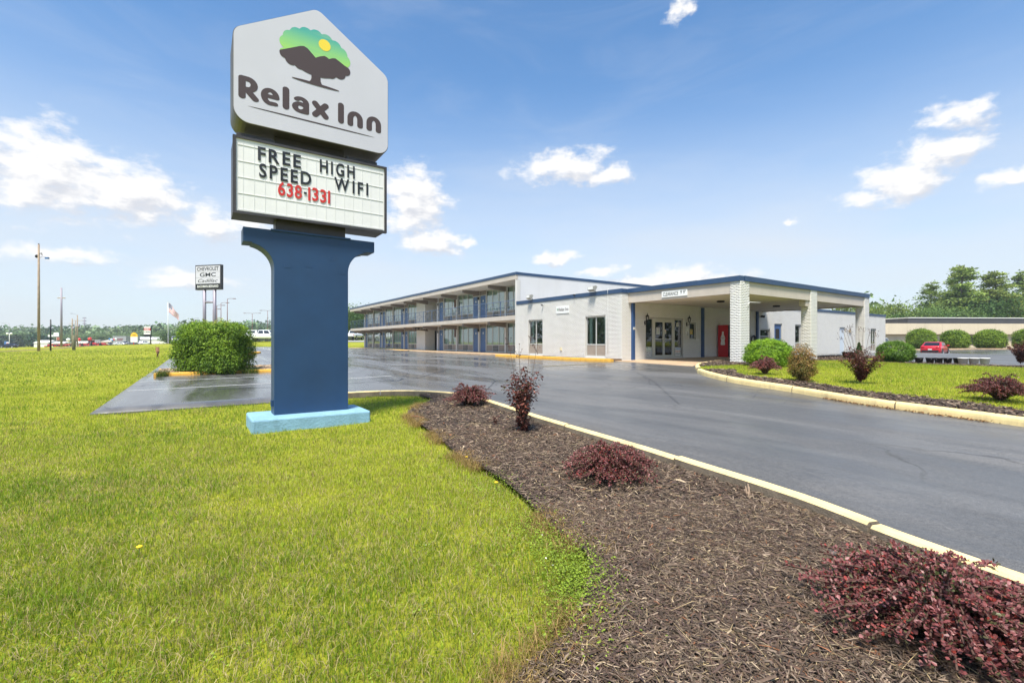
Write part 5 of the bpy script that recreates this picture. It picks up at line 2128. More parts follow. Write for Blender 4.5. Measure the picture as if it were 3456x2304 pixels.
def leaf_mesh(cen, nrm, up, size, cols, aspect=.5, fold=.15, round_=False):
    """Leaves at cen facing nrm, pointing along up; 4 or 6 corners each."""
    n = len(cen)
    nrm = nrm / (np.linalg.norm(nrm, axis=1, keepdims=True) + 1e-9)
    up = up - nrm * np.sum(up * nrm, 1, keepdims=True)
    up = up / (np.linalg.norm(up, axis=1, keepdims=True) + 1e-9)
    sd = np.cross(nrm, up)
    s = np.reshape(size, (-1, 1))
    if round_:
        pr = [(0, 0, 0), (.35, .35, .5), (.78, .5, .8), (1, 0, .2), (.78, -.5, .8), (.35, -.35, .5)]
        q = np.array([(0, 1, 2), (0, 2, 3), (0, 3, 4), (0, 4, 5)])
    else:
        pr = [(0, 0, 0), (.45, .5, 1), (1, 0, 0), (.45, -.5, 1)]
        q = np.array([(0, 1, 2), (0, 2, 3)])
    k = len(pr)
    V = np.zeros((n, k, 3))
    for i, (a, b, c) in enumerate(pr):
        V[:, i] = cen + up * s * a + sd * s * b * 2 * aspect + nrm * s * c * fold
    f = (np.arange(n)[:, None, None] * k + q[None]).reshape(-1, 3)
    return V.reshape(-1, 3), f, np.repeat(cols, k, 0)


def rand_dirs(n, zmin=-1.0):
    z = rng.uniform(zmin, 1, n)
    a = rng.uniform(0, 2 * np.pi, n)
    r = np.sqrt(1 - z * z)
    return np.stack([r * np.cos(a), r * np.sin(a), z], -1)


M_LEAF = mat("leaf_green", (1.75, 1.75, 1.75), .5, attr="col", spec=.22, trans=.3)
M_LEAFR = mat("leaf_red", (1, 1, 1), .42, attr="col", spec=.35, trans=.15)
M_TWIG = mat("twig_brown", srgb(86, 62, 52), .8, var=(6, .2))
M_BARK = mat("bark", srgb(92, 80, 70), .9, var=(3, .25), bump=(12, .8))

# mulch chips -----------------------------------------------------------
M_CHIP = mat("bark_chip", (1, 1, 1), .75, attr="col", var=(60, .25), spec=.35)


def chips(x, y, z, L, wd, cols, steep=.35):
    n = len(x)
    az = rng.uniform(0, 2 * np.pi, n)
    pt = rng.normal(0, steep * .5, n)
    d = np.stack([np.cos(az) * np.cos(pt), np.sin(az) * np.cos(pt), np.sin(pt)], -1)
    s = np.stack([-np.sin(az), np.cos(az), rng.normal(0, .25, n)], -1)
    u = np.cross(d, s)
    c = np.stack([x, y, z], -1)
    L, wd = L[:, None] / 2, wd[:, None] / 2
    th = wd * .55
    e = rng.uniform(.35, 1.0, (n, 1))
    bend = u * L * rng.normal(0, .12, (n, 1))
    V = np.stack([c - d * L + s * wd * e, c - d * L - s * wd * e, c - d * L * .95 + u * th, c + bend + s * wd, c + bend - s * wd, c + bend + u * th,
                  c + d * L + s * wd * .4, c + d * L - s * wd * .4, c + d * L * .95 + u * th * .6], 1)
    q = np.array([(0, 2, 5), (0, 5, 3), (2, 1, 4), (2, 4, 5), (3, 5, 8), (3, 8, 6), (5, 4, 7), (5, 7, 8)])
    f = (np.arange(n)[:, None, None] * 9 + q[None]).reshape(-1, 3)
    return V.reshape(-1, 3), f, np.repeat(cols, 9, 0)


def chip_cols(n):
    b = np.array([.078, .050, .033])
    c = b * rng.uniform(.45, 1.6, (n, 1)) * np.array([1, 1, 1]) + rng.uniform(0, .01, (n, 3))
    k = rng.uniform(0, 1, n)
    g = k < .20
    c[g] = np.array([.205, .150, .108]) * rng.uniform(.5, 1.3, (g.sum(), 1))
    g = (k >= .30) & (k < .335)
    c[g] = np.array([.38, .29, .19]) * rng.uniform(.6, 1.25, (g.sum(), 1))
    g = (k >= .345) & (k < .357)
    c[g] = np.array([.24, .10, .045]) * rng.uniform(.6, 1.2, (g.sum(), 1))
    return c


parts = []
for n, Y0, Y1, Lm, wm in ((115000, 1.3, 4.0, .040, .0052), (75000, 3.8, 7.5, .048, .0085), (38000, 7.2, 12, .055, .015)):
    x, y = scatter(n, -.25, 1.25, Y0, Y1)
    k = in_poly(x, y, MULCH1)
    x, y = x[k], y[k]
    n = len(x)
    L = Lm * np.exp(rng.normal(0, .45, n))
    wd = wm * np.exp(rng.normal(0, .35, n)) 
    big = rng.uniform(0, 1, n) < .012
    L[big] *= 1.5
    wd[big] *= 2.2
    straw = rng.uniform(0, 1, n) < .035
    L[straw] = L[straw] * 2.0
    wd[straw] *= .35
    cc = chip_cols(n)
    cc[straw] = np.array([.45, .34, .18]) * rng.uniform(.7, 1.2, (straw.sum(), 1))
    parts.append(chips(x, y, G(x, y) + .056 + rng.uniform(0, .024, n) + vnoise(x, y, .5, 31) * .012, L, wd, cc))
for poly, dens, lift in ((MULCH2, 300, .13), (MULCH3, 190, .13), (MULCH4, 110, .13)):
    P = np.array(poly)
    lo, hi = P.min(0), P.max(0)
    n = int((hi - lo).prod() * dens)
    x, y = rng.uniform(lo[0], hi[0], n), rng.uniform(lo[1], hi[1], n)
    k = in_poly(x, y, poly)
    x, y = x[k], y[k]
    n = len(x)
    parts.append(chips(x, y, G(x, y) + lift + rng.uniform(0, .03, n), .075 * np.exp(rng.normal(0, .4, n)), .028 * np.exp(rng.normal(0, .3, n)), chip_cols(n) * .85))
v, f, c = join(parts)
o = link("bark_mulch", arr_mesh("bark_mulch", v, f, M_CHIP, cols=c))
tag(o, "shredded brown bark mulch with pale splinters in the beds", "mulch", kind="stuff")
# wood chips round the big bush
x, y = rng.uniform(-1.4, 5.8, 9000), rng.uniform(23.6, 26.7, 9000)
k = in_poly(x, y, BUSH_I)
x, y = x[k], y[k]
n = len(x)
v, f, c = chips(x, y, G(x, y) + .10 + rng.uniform(0, .06, n), .11 * np.exp(rng.normal(0, .3, n)), .06 * np.exp(rng.normal(0, .3, n)), np.array([.33, .24, .16]) * rng.uniform(.4, 1.3, (n, 1)))
o = link("wood_chips", arr_mesh("wood_chips", v, f, M_CHIP, cols=c))
tag(o, "pale wood chips round the foot of the big bush", "mulch", kind="stuff")


def barberry(label, x, y, r, h, n_br, leaf, lift=.03, seed=1, spread=1.0, round_=True, tint=1.0, group="dark red barberry bushes"):
    """Low arching red bush: stems fan out from the centre and droop; rosettes of round leaves sit along every stem."""
    global rng
    keep, rng = rng, np.random.default_rng(seed)
    t = thing("barberry_bush", label, "shrub", (x, y, g1(x, y) + lift))
    stems = MB()
    cen, nrm, up, sz, col = [], [], [], [], []
    for i in range(n_br):
        a = rng.uniform(0, 2 * np.pi)
        q = rng.uniform(.12, 1.0) ** .6
        reach = r * q * rng.uniform(.8, 1.12)
        top = h * (1.05 - .55 * q ** 2) * rng.uniform(.7, 1.12)
        if rng.uniform() < .06:
            top *= 1.25
        d = np.array([math.cos(a), math.sin(a), 0])
        p0, p1, p2 = np.array([0, 0, 0.]) + d * .04, d * reach * .38 + np.array([0, 0, top * 1.15]), d * reach + np.array([0, 0, top * rng.uniform(.45, .95)])
        K = max(5, int(np.linalg.norm(p2 - p0) / (leaf * 1.05)))
        pts = [(1 - s) ** 2 * p0 + 2 * s * (1 - s) * p1 + s * s * p2 for s in np.linspace(0, 1, K + 1)]
        stems.tube([tuple(p) for p in pts[::2]], .0035 * (1.4 if leaf > .02 else 1), 4, cap=False)
        for k in range(1, K + 1):
            s = k / K
            if s < .22 and rng.uniform() < .6:
                continue
            tan = pts[k] - pts[k - 1]
            tan /= np.linalg.norm(tan) + 1e-9
            m = rng.integers(4, 7)
            for j in range(m):
                th = rng.uniform(0, 2 * np.pi)
                side = np.cross(tan, [0, 0, 1.0])
                side /= np.linalg.norm(side) + 1e-6
                oth = np.cross(side, tan)
                u = side * math.cos(th) + oth * math.sin(th) + tan * rng.uniform(.1, .9) + np.array([0, 0, .35])
                cen.append(pts[k] + u * .004 + rng.normal(0, leaf * .15, 3))
                up.append(u)
                nrm.append(np.array([0, 0, 1.0]) * .8 + rng.normal(0, .55, 3) - u * .25)
                sz.append(leaf * rng.uniform(.65, 1.2))
                w = rng.uniform()
                c = np.array([.185, .056, .054]) if w < .55 else (np.array([.28, .120, .115]) if w < .80 else (np.array([.28, .046, .036]) if w < .87 else np.array([.085, .080, .034])))
                if s < .5 and rng.uniform() < .5:
                    c = np.array([.062, .075, .026])
                col.append(c * rng.uniform(.65, 1.3) * tint)
    stems.build("stems", M_TWIG, t, world=False)
    v, f, c = leaf_mesh(np.array(cen), np.array(nrm), np.array(up), np.array(sz), np.array(col), aspect=.30, fold=.12, round_=round_)
    o = link("foliage", arr_mesh("foliage", v, f, M_LEAFR, cols=c), t)
    rng = keep
    return t


def upright_red(label, x, y, w, h, n_br, leaf, lift=.03, seed=2, bare=.3, ring=0.0):
    """Upright dark red shrub (crape-myrtle like): vase of stems, drooping pointed leaves, bare seed-head twigs above."""
    global rng
    keep, rng = rng, np.random.default_rng(seed)
    t = thing("red_leaf_shrub", label, "shrub", (x, y, g1(x, y) + lift))
    st = MB()
    cen, nrm, up, sz, col = [], [], [], [], []
    seeds = MB()
    for i in range(n_br):
        a = rng.uniform(0, 2 * np.pi)
        q = math.sqrt(rng.uniform(.0, 1))
        tip = np.array([math.cos(a) * w / 2 * q, math.sin(a) * w / 2 * q, h * rng.uniform(.55, 1.0) * (1 - .25 * q)])
        mid = np.array([tip[0] * .25, tip[1] * .25, tip[2] * .55]) + rng.normal(0, .02, 3)
        K = int(max(6, np.linalg.norm(tip) / (leaf * .75)))
        pts = [(1 - s) ** 2 * np.array([0, 0, 0.]) + 2 * s * (1 - s) * mid + s * s * tip for s in np.linspace(0, 1, K + 1)]
        st.tube([tuple(p) for p in pts[::2]], [.008 * (1 - .7 * k / max(1, len(pts[::2]) - 1)) for k in range(len(pts[::2]))], 5, cap=False)
        for k in range(1, K + 1):
            s = k / K
            if s < .12:
                continue
            if ring and ring < s < ring + .24 and rng.uniform() < .85:
                continue
            tan = pts[k] - pts[k - 1]
            tan /= np.linalg.norm(tan)
            for j in range(rng.integers(3, 6)):
                th = rng.uniform(0, 2 * np.pi)
                out_ = np.array([math.cos(th), math.sin(th), rng.uniform(-.2, .5)])
                b = pts[k] + out_ * rng.uniform(0, leaf * .9)
                cen.append(b)
                up.append(out_ + np.array([0, 0, -.35]))
                nrm.append(np.array([0, 0, 1.0]) + out_ * .6 + rng.normal(0, .35, 3))
                sz.append(leaf * rng.uniform(.7, 1.25))
                wv = rng.uniform()
                c = np.array([.095, .028, .020]) if wv < .7 else (np.array([.155, .045, .028]) if wv < .93 else np.array([.055, .05, .02]))
                col.append(c * rng.uniform(.6, 1.3))
    for i in range(int(6 * bare)):
        a = rng.uniform(0, 2 * np.pi)
        tip = np.array([math.cos(a) * w * rng.uniform(.1, .6), math.sin(a) * w * rng.uniform(.1, .6), h * rng.uniform(1.05, 1.32)])
        pts = [tip * s + np.array([0, 0, .04 * math.sin(s * 3)]) for s in np.linspace(.1, 1, 7)]
        st.tube([tuple(p) for p in pts], .0032, 4, cap=False)
        for j in range(7):
            e = tip + rng.normal(0, .045, 3) + np.array([0, 0, -.02])
            st.tube([tuple(tip - np.array([0, 0, .08])), tuple(e)], .0018, 3, cap=False)
            seeds.lathe([(.001, -.009), (.009, 0), (.001, .011)], tuple(e), n=6)
    st.build("stems", M_TWIG, t, world=False)
    if seeds.v:
        seeds.build("seed_heads", M_TWIG, t, world=False)["kind"] = "stuff"
    v, f, c = leaf_mesh(np.array(cen), np.array(nrm), np.array(up), np.array(sz), np.array(col), aspect=.24, fold=.22, round_=leaf > .03)
    link("foliage", arr_mesh("foliage", v, f, M_LEAFR, cols=c), t)
    rng = keep
    return t


def round_bush(label, x, y, rx, ry, h, n, leaf, lift=.1, seed=3, squareness=2.6, base=(.060, .105, .014), tipc=(.165, .235, .022), lump=.10, fill=.72, sprigs=0, name="green_bush", trans=None, cluster=6, zc=None):
    """Dense clipped bush: leaf sprays at the rim of a lumpy rounded block, sparser inside, plus a few stems and loose shoots."""
    global rng
    keep, rng = rng, np.random.default_rng(seed)
    t = thing(name, label, "bush", (x, y, g1(x, y) + lift))
    d = rand_dirs(n)
    e = squareness
    k = (np.abs(d[:, 0]) ** e + np.abs(d[:, 1]) ** e + np.abs(d[:, 2]) ** e) ** (-1 / e)
    th, ph = np.arctan2(d[:, 1], d[:, 0]) * 3, d[:, 2] * 4
    lm = 1 + lump * (np.sin(th * 1.3 + ph) * .5 + np.sin(th * .7 - ph * 1.7 + 1) * .5) + rng.normal(0, .03, n)
    rad = k * lm * (1 - (1 - fill) * rng.uniform(0, 1, n) ** 2)
    zc = h * .40 if zc is None else zc
    p = np.stack([d[:, 0] * rad * rx, d[:, 1] * rad * ry, zc + d[:, 2] * rad * (h - zc if True else h)], -1)
    p[:, 2] = np.where(d[:, 2] < 0, zc + d[:, 2] * rad * zc, p[:, 2])
    p[:, 2] = np.clip(p[:, 2], .02, None)
    ax = d * np.array([1 / rx, 1 / ry, 1.6 / h])
    ax /= np.linalg.norm(ax, axis=1, keepdims=True)
    m = cluster
    C = np.repeat(p, m, 0) + rng.normal(0, leaf * .55, (n * m, 3))
    A = np.repeat(ax, m, 0)
    U = A * rng.uniform(.2, 1, (n * m, 1)) + rng.normal(0, .65, (n * m, 3)) + np.array([0, 0, .25])
    N = A * .7 + np.array([0, 0, .6]) + rng.normal(0, .5, (n * m, 3))
    w = np.clip(np.repeat(vnoise(p[:, 0] + p[:, 2] * .7, p[:, 1] + p[:, 2], .35 * (rx + ry) / 2, seed), m) + rng.normal(0, .28, n * m), 0, 1)[:, None]
    cols = np.array(base) * (1 - w) + np.array(tipc) * w
    cols *= rng.uniform(.7, 1.25, (n * m, 1))
    S = leaf * rng.uniform(.6, 1.25, n * m)
    if sprigs:
        for i in range(sprigs):
            a = rng.uniform(0, 2 * np.pi)
            b0 = np.array([math.cos(a) * rx * rng.uniform(0, .7), math.sin(a) * ry * rng.uniform(0, .9), h * rng.uniform(.75, .95)])
            tip = b0 + np.array([rng.normal(0, .12), rng.normal(0, .12), rng.uniform(.25, .55)])
            q = 26
            s = rng.uniform(0, 1, q)[:, None]
            C = np.concatenate([C, b0 * (1 - s) + tip * s])
            U = np.concatenate([U, rng.normal(0, 1, (q, 3))])
            N = np.concatenate([N, rng.normal(0, .6, (q, 3)) + np.array([0, 0, 1])])
            cols = np.concatenate([cols, np.array([.26, .29, .06]) * rng.uniform(.7, 1.2, (q, 1))])
            S = np.concatenate([S, leaf * 1.1 * rng.uniform(.7, 1.2, q)])
    v, f, c = leaf_mesh(C, N, U, S, cols, aspect=.27, fold=.15)
    link("foliage", arr_mesh("foliage", v, f, M_LEAF, cols=c), t)
    st = MB()
    for i in range(9):
        a = i * 2.4
        st.tube([(.06 * math.cos(a), .06 * math.sin(a), -.05), (rx * .3 * math.cos(a), ry * .3 * math.sin(a), h * .35), (rx * .65 * math.cos(a), ry * .65 * math.sin(a), h * .72)], [.022, .014, .005], 5)
    st.build("stems", M_TWIG, t, world=False)
    rng = keep
    return t


# --- foreground bed
barberry("large dark red barberry in the near corner of the mulch bed by the kerb", *W(2.10, 2.26), .60, .34, 380, .022, seed=41)
barberry("low spreading dark red barberry halfway along the mulch bed", *W(1.02, 4.78), .50, .37, 300, .021, seed=42)
barberry("small dark red barberry at the far end of the mulch bed by the pylon sign", *W(-.93, 9.95), .55, .50, 200, .028, seed=43, round_=False)
upright_red("tall dark maroon shrub with bare twigs standing in the mulch bed", *W(.17, 7.08), .80, 1.14, 26, .060, seed=44, bare=.7, ring=.24)
upright_red("tiny red seedling beside the tall maroon shrub", *W(-.28, 7.75), .22, .25, 5, .022, seed=45, bare=0)
# --- island
barberry("reddish barberry at the island tip before the round green bush", *W(7.62, 13.9), .46, .54, 170, .03, lift=.13, seed=46, round_=False, tint=1.15)
upright_red("tall dark maroon shrub with vase shape on the island mulch strip", *W(8.80, 11.65), .95, 1.10, 44, .048, lift=.13, seed=47, bare=1.6)
barberry("wide dark barberry on the island mulch near the right edge", *W(9.25, 8.75), .62, .46, 240, .029, lift=.13, seed=48, round_=False, tint=.85)
upright_red("dark red shrub behind the lawn island beside the white buckets", *W(22.6, 20.5), 1.1, 1.25, 44, .06, lift=.13, seed=49, bare=.2)
round_bush("bronze and green nandina bush on the island mulch strip", *W(7.68, 12.2), .31, .31, .92, 1800, .038, lift=.13, seed=50, squareness=2, base=(.085, .085, .020), tipc=(.22, .12, .04), lump=.2, fill=.4, name="nandina_bush", cluster=5)
round_bush("rounded bright green bush in front of the near canopy pillar", *W(9.50, 17.1), .74, .76, .96, 4200, .05, lift=.13, seed=51, squareness=2.3, base=(.060, .125, .010), tipc=(.17, .27, .018))
round_bush("rounded green bush at the back of the lawn island left of the buckets", *W(17.95, 21.6), .66, .66, .94, 3600, .05, lift=.13, seed=52, squareness=2.5, base=(.040, .085, .012), tipc=(.10, .175, .018))
def conifer(label, x, y, r, h, lift=.13, seed=5):
    global rng
    keep, rng = rng, np.random.default_rng(seed)
    t = thing("dwarf_conifer", label, "conifer", (x, y, g1(x, y) + lift))
    n = 1600
    z = rng.uniform(0, 1, n) ** .8
    a = rng.uniform(0, 2 * np.pi, n)
    q = r * (1 - z) * (.55 + .45 * rng.uniform(0, 1, n)) * (1 + .15 * np.sin(z * 22))
    C = np.stack([np.cos(a) * q, np.sin(a) * q, .04 + z * h * .96], -1)
    U = np.stack([np.cos(a), np.sin(a), np.full(n, .9)], -1) + rng.normal(0, .25, (n, 3))
    cols = np.array([.045, .085, .025]) * rng.uniform(.5, 1.5, (n, 1))
    v, f, c = leaf_mesh(C, rng.normal(0, 1, (n, 3)), U, np.full(n, .06), cols, aspect=.2)
    link("foliage", arr_mesh("foliage", v, f, M_LEAF, cols=c), t)
    MB().tube([(0, 0, -.05), (0, 0, h * .9)], [.025, .005], 6).build("trunk", M_BARK, t, world=False)
    rng = keep
conifer("small dwarf conifer behind the round bush at the near pillar", *W(11.4, 19.2), .24, .80, seed=61)
conifer("small dwarf conifer near the far canopy pillar", *W(17.0, 22.6), .22, .85, seed=62)
round_bush("big green hedge-like bush behind the orange kerb left of the sign", *W(-13.1, 20.35), 1.30, 1.10, 2.14, 9500, .078, lift=.02, seed=53, squareness=6.0, base=(.042, .088, .010), tipc=(.155, .235, .020), zc=.95, lump=.07, fill=.62, sprigs=34, name="big_green_bush")
bpy.data.objects["big_green_bush"].rotation_euler.z = -HEAD

# ------------------------------------------------------------------ trees


def tree_parts(seed, h, spread, trunk_r, style, n_leaf, leaf):
    """Meshes for one tree, base at the origin: (wood mesh builder, foliage arrays)."""
    r = np.random.default_rng(seed)
    wood = MB()
    segs = []
    lean = r.normal(0, .02, 2)
    top = h * (.97 if style == "cone" else .75)
    tp = [np.array([lean[0] * z * h, lean[1] * z * h, z * top]) + np.append(r.normal(0, .06 * (z > 0), 2), 0) for z in np.linspace(0, 1, 7)]
    wood.tube([tuple(p) for p in tp], [trunk_r * (1 - .88 * z) for z in np.linspace(0, 1, 7)], 7, cap=False)
    nb = 46 if style == "cone" else 64
    for i in range(nb):
        z = r.uniform(.16, .97) if style == "cone" else r.uniform(.28, 1.0)
        base = np.array([np.interp(z, np.linspace(0, 1, 7), [p[k] for p in tp]) for k in range(3)])
        a = r.uniform(0, 2 * np.pi)
        if style == "cone":
            ln = spread * (1.03 - z) ** .75 * r.uniform(.6, 1.15) + .25
            tip = base + np.array([math.cos(a) * ln, math.sin(a) * ln, ln * r.uniform(.05, .35)])
        else:
            ln = spread * math.sin(math.pi * (.22 + .72 * (z - .28) / .72)) * r.uniform(.55, 1.15)
            tip = base + np.array([math.cos(a) * ln, math.sin(a) * ln, ln * r.uniform(.25, .8)])
        mid = (base + tip) / 2 + np.array([0, 0, ln * .10])
        wood.tube([tuple(base), tuple(mid), tuple(tip)], [trunk_r * .30 * (1.1 - z), trunk_r * .16 * (1.1 - z) + .01, .012], 4, cap=False)
        segs.append((base, mid, tip, ln))
    C, U, N, K = [], [], [], []
    wts = np.array([s[3] for s in segs])
    wts = wts / wts.sum()
    for (b, m, t_, ln), w in zip(segs, wts):
        k = max(6, int(n_leaf * w))
        s = r.uniform(.12, 1.06, k) ** .8
        p = ((1 - s) ** 2)[:, None] * b + (2 * s * (1 - s))[:, None] * m + (s ** 2)[:, None] * t_
        clump = r.normal(0, 1, (k, 3)) * (ln * (.17 if style == "cone" else .27) + .16) * np.array([1, 1, .6 if style == "cone" else .8])
        C.append(p + clump)
        U.append((t_ - b) / ln + r.normal(0, .7, (k, 3)))
        N.append(r.normal(0, .6, (k, 3)) + np.array([0, 0, .7]))
        K.append(np.full(k, r.uniform(.7, 1.25)))
    C, U, N, K = map(np.concatenate, (C, U, N, K))
    return wood, C, U, N, K[:, None] * r.uniform(.7, 1.3, (len(K), 1)), leaf * r.uniform(.6, 1.3, len(K))


_tree_cache = {}


def tree(label, x, y, kind, h, rz=0.0, sx=1.0, group="trees behind the beige building", name="tree", sink=.2):
    """kind -> shared meshes; every tree is its own thing with trunk and crown."""
    spec = {"cypress1": (101, 17, 4.3, .34, "cone", 12000, .42, (.14, .19, .045)), "cypress2": (102, 17, 4.8, .36, "cone", 13000, .42, (.165, .205, .05)),
            "cypress3": (103, 17, 3.9, .32, "cone", 9500, .40, (.135, .178, .045)), "oak1": (104, 11, 4.6, .30, "round", 9000, .45, (.040, .078, .018)),
            "oak2": (105, 11, 5.0, .32, "round", 9500, .45, (.078, .122, .032)), "airy": (106, 11, 3.6, .18, "round", 2600, .38, (.10, .135, .028)),
            "field1": (107, 10, 4.4, .30, "round", 6500, .55, (.085, .130, .058)), "field2": (108, 10, 5.0, .30, "round", 7000, .55, (.10, .145, .06))}[kind]
    seed, h0, sp, tr, st, nl, lf, base = spec
    if kind not in _tree_cache:
        wood, C, U, N, K, S = tree_parts(seed, h0, sp, tr, st, nl, lf)
        cols = np.array(base) * K
        v, f, c = leaf_mesh(C, N, U, S, cols, aspect=.34, fold=.1)
        crown = arr_mesh("crown", v, f, M_LEAF, cols=c)
        w = wood.build("trunk", M_BARK, None, world=False)
        me = w.data
        bpy.data.objects.remove(w)
        _tree_cache[kind] = (me, crown)
    k = h / h0
    t = thing(name, label, "tree", (x, y, g1(x, y) - sink), rz, group)
    t.scale = (k * sx, k * sx, k)
    link("trunk", _tree_cache[kind][0], t)
    link("crown", _tree_cache[kind][1], t)
    return t


# right: behind the beige building (px in survey metres: X right, Y ahead)
TR = [(102.4, 106, "cypress1", 18.6, .0, 1.3, "tall feathery cypress, leftmost of the tall group behind the beige building"),
      (106.5, 102, "oak1", 11.5, .6, 1.1, "dark round tree low between the tall cypresses"),
      (111.0, 105, "cypress2", 17.8, 1.1, 1.3, "broad feathery cypress in the middle of the tall group"),
      (117.0, 105, "cypress3", 17.8, 2.0, 1.3, "slender cypress with gaps at the right picture edge"),
      (98.2, 108, "cypress3", 15.5, 4.0, 1.1, "shorter cypress left of the leftmost tall one"),
      (105.5, 110, "cypress2", 20.0, 4.0, .9, "narrow cypress top rising behind the leftmost tall cypress"),
      (109.5, 112, "oak2", 13.0, 1.7, 1.3, "dense tree filling the gap below the broad cypress"),
      (115.5, 110, "oak2", 13.5, 3.7, 1.3, "dense tree below the slender cypress")]
for X, Y, kd, h, rz, sx, lab in TR:
    tree(lab, *W(X, Y), kd, h, rz, sx)
TR2 = [(79, 95, "airy", 10.6, .3, 1.0, "thin airy tree just right of the far canopy pillar"), (76, 92, "oak1", 7.2, 1.3, 1.0, "dark low tree at the right end of the white front wall"),
       (84, 96, "oak2", 8.0, 2.3, 1.0, "low dark tree right of the airy tree"), (89, 98, "oak1", 8.2, 3.3, 1.0, "rounded dark tree above the beige roof's left end"),
       (94, 99, "oak2", 8.6, 4.3, 1.05, "rounded tree left of the tall cypresses"), (99, 100, "oak1", 8.2, 5.3, 1.0, "dark tree at the foot of the leftmost cypress"),
       (64, 88, "airy", 10.2, 3.1, .9, "airy tree top showing above the canopy's blue edge"), (70, 90, "airy", 9.2, 4.4, .8, "smaller airy tree top above the far canopy pillar"),
       (66, 84, "oak2", 5.6, .4, 1.0, "green tree glimpsed between the canopy pillars")]
for X, Y, kd, h, rz, sx, lab in TR2:
    tree(lab, *W(X, Y), kd, h, rz, sx, group="trees behind the motel's front block")
# behind the far end of the wing
for X, Y, kd, h, rz, lab in [(-41, 122, "oak2", 9.5, .2, "green tree just past the wing's far end beside the sign post"), (-37, 118, "oak1", 8.5, 1.2, "green tree partly hidden by the wing's far balcony"), (-45, 130, "oak1", 8.0, 2.2, "rounded tree behind the white pickup seen from the rear")]:
    tree(lab, *W(X, Y), kd, h, rz, 1.0, group="trees past the far end of the wing")
# left, beyond the field
TL = [(-111, 150, "field1", 7.6, 0, "tree behind the flagpole, tallest left of the bush"), (-116, 158, "field2", 5.4, 1, "rounded tree just left of the flagpole"), (-105, 152, "field1", 5.8, 2, "tree right of the flagpole above the bush"),
      (-176, 232, "field2", 9.0, 3, "tree right of the red and white pole sign"), (-183, 234, "field1", 9.6, 4, "tree behind the red and white pole sign"), (-190, 236, "field2", 9.0, 5, "tree above the long white shed"),
      (-168, 230, "field1", 8.6, .5, "tree over the right end of the long white shed"), (-198, 238, "field2", 9.4, 1.5, "pale tree above the grey showroom"), (-205, 240, "field1", 8.8, 2.5, "tree left of the grey showroom"),
      (-211, 240, "field2", 9.6, 3.5, "green tree right of the cell mast"), (-218, 240, "field1", 9.2, 4.5, "tree behind the red tractors' cab"), (-226, 242, "field2", 9.4, 5.5, "tree behind the utility poles"),
      (-258, 244, "field1", 11.6, .8, "high tree crown left of the nearest utility pole"), (-268, 250, "field2", 10.4, 1.8, "broad tree at the left picture edge"), (-248, 246, "field2", 10.2, 2.8, "tree right of the nearest utility pole"), (-237, 244, "field1", 9.4, 3.8, "tree left of the second utility pole")]
for X, Y, kd, h, rz, lab in TL:
    tree(lab, *W(X, Y), kd, h * .68, rz, 1.45, group="trees beyond the dealer yard")


def wood_mass(label, pts_fn, n_crown, size, cols, seed, q=120):
    """A far-off wood that reads as one mass: many crowns of leaf tufts in one mesh."""
    r = np.random.default_rng(seed)
    P, S = pts_fn(r, n_crown)
    C = np.repeat(P, q, 0)
    d = r.normal(0, 1, (n_crown * q, 3))
    d /= np.linalg.norm(d, axis=1, keepdims=True)
    rad = np.repeat(S, q)[:, None]
    shape = np.array([1.0, 1.0, .95])
    lump = 1 + .22 * np.sin(d[:, :1] * 5 + np.repeat(r.uniform(0, 6, n_crown), q)[:, None]) * np.sin(d[:, 2:] * 4)
    C = C + d * rad * shape * lump * r.uniform(.6, 1.0, (n_crown * q, 1)) + np.array([0, 0, 1]) * rad * .4
    col = np.repeat(np.array(cols) * r.uniform(.65, 1.35, (n_crown, 1)) + r.uniform(-.006, .01, (n_crown, 3)), q, 0) * r.uniform(.7, 1.3, (n_crown * q, 1))
    v, f, c = leaf_mesh(C, d + r.normal(0, .5, d.shape), r.normal(0, 1, d.shape), (rad * size).ravel() * r.uniform(.6, 1.3, n_crown * q), np.clip(col, .005, 1), aspect=.45, fold=.2)
    o = link("far_wood", arr_mesh("far_wood", v, f, M_LEAF, cols=c))
    return tag(o, label, "wood", kind="stuff")


def belt(X0, X1, Y0, Y1, h0, h1, smin, smax):
    def fn(r, n):
        X, Y = r.uniform(X0, X1, n), r.uniform(Y0, Y1, n)
        wx, wy = _ca * X + _sa * Y, -_sa * X + _ca * Y
        S = r.uniform(smin, smax, n)
        z = G(wx, wy) + r.uniform(h0, h1, n)
        return np.stack([wx, wy, z], -1), S
    return fn


wood_mass("far wooded ridge along the left horizon", belt(-620, -60, 420, 560, 2, 7, 5, 9), 420, .30, (.085, .125, .085), 11)  # leaf colour lightened, distance haze painted into it
wood_mass("wooded hill behind the big bush and the pickup", belt(-330, 40, 520, 700, 5, 13, 6, 10), 300, .30, (.085, .13, .085), 12)  # pale leaf tone carries painted-in haze
wood_mass("dark evergreen belt at the left edge behind the black car", belt(-330, -229, 222, 230, .6, 3.0, 2.2, 3.2), 110, .32, (.026, .048, .024), 13)
wood_mass("mid green trees beyond the dealer yard", belt(-330, -70, 262, 330, 1, 6, 3.5, 6.5), 260, .30, (.10, .145, .07), 14)  # crown colour raised to paint in some haze
wood_mass("trees across the road on the far right", belt(120, 420, 130, 220, 2, 8, 5, 8), 160, .26, (.08, .12, .036), 15)
wood_mass("trees across the road opposite the motel entrance", belt(95, 170, -95, 60, 2, 13, 4, 7), 170, .26, (.040, .068, .022), 16)
wood_mass("trees along the road west of the field", belt(-420, -165, -80, 105, 1, 7, 5, 8), 170, .28, (.045, .072, .024), 17)

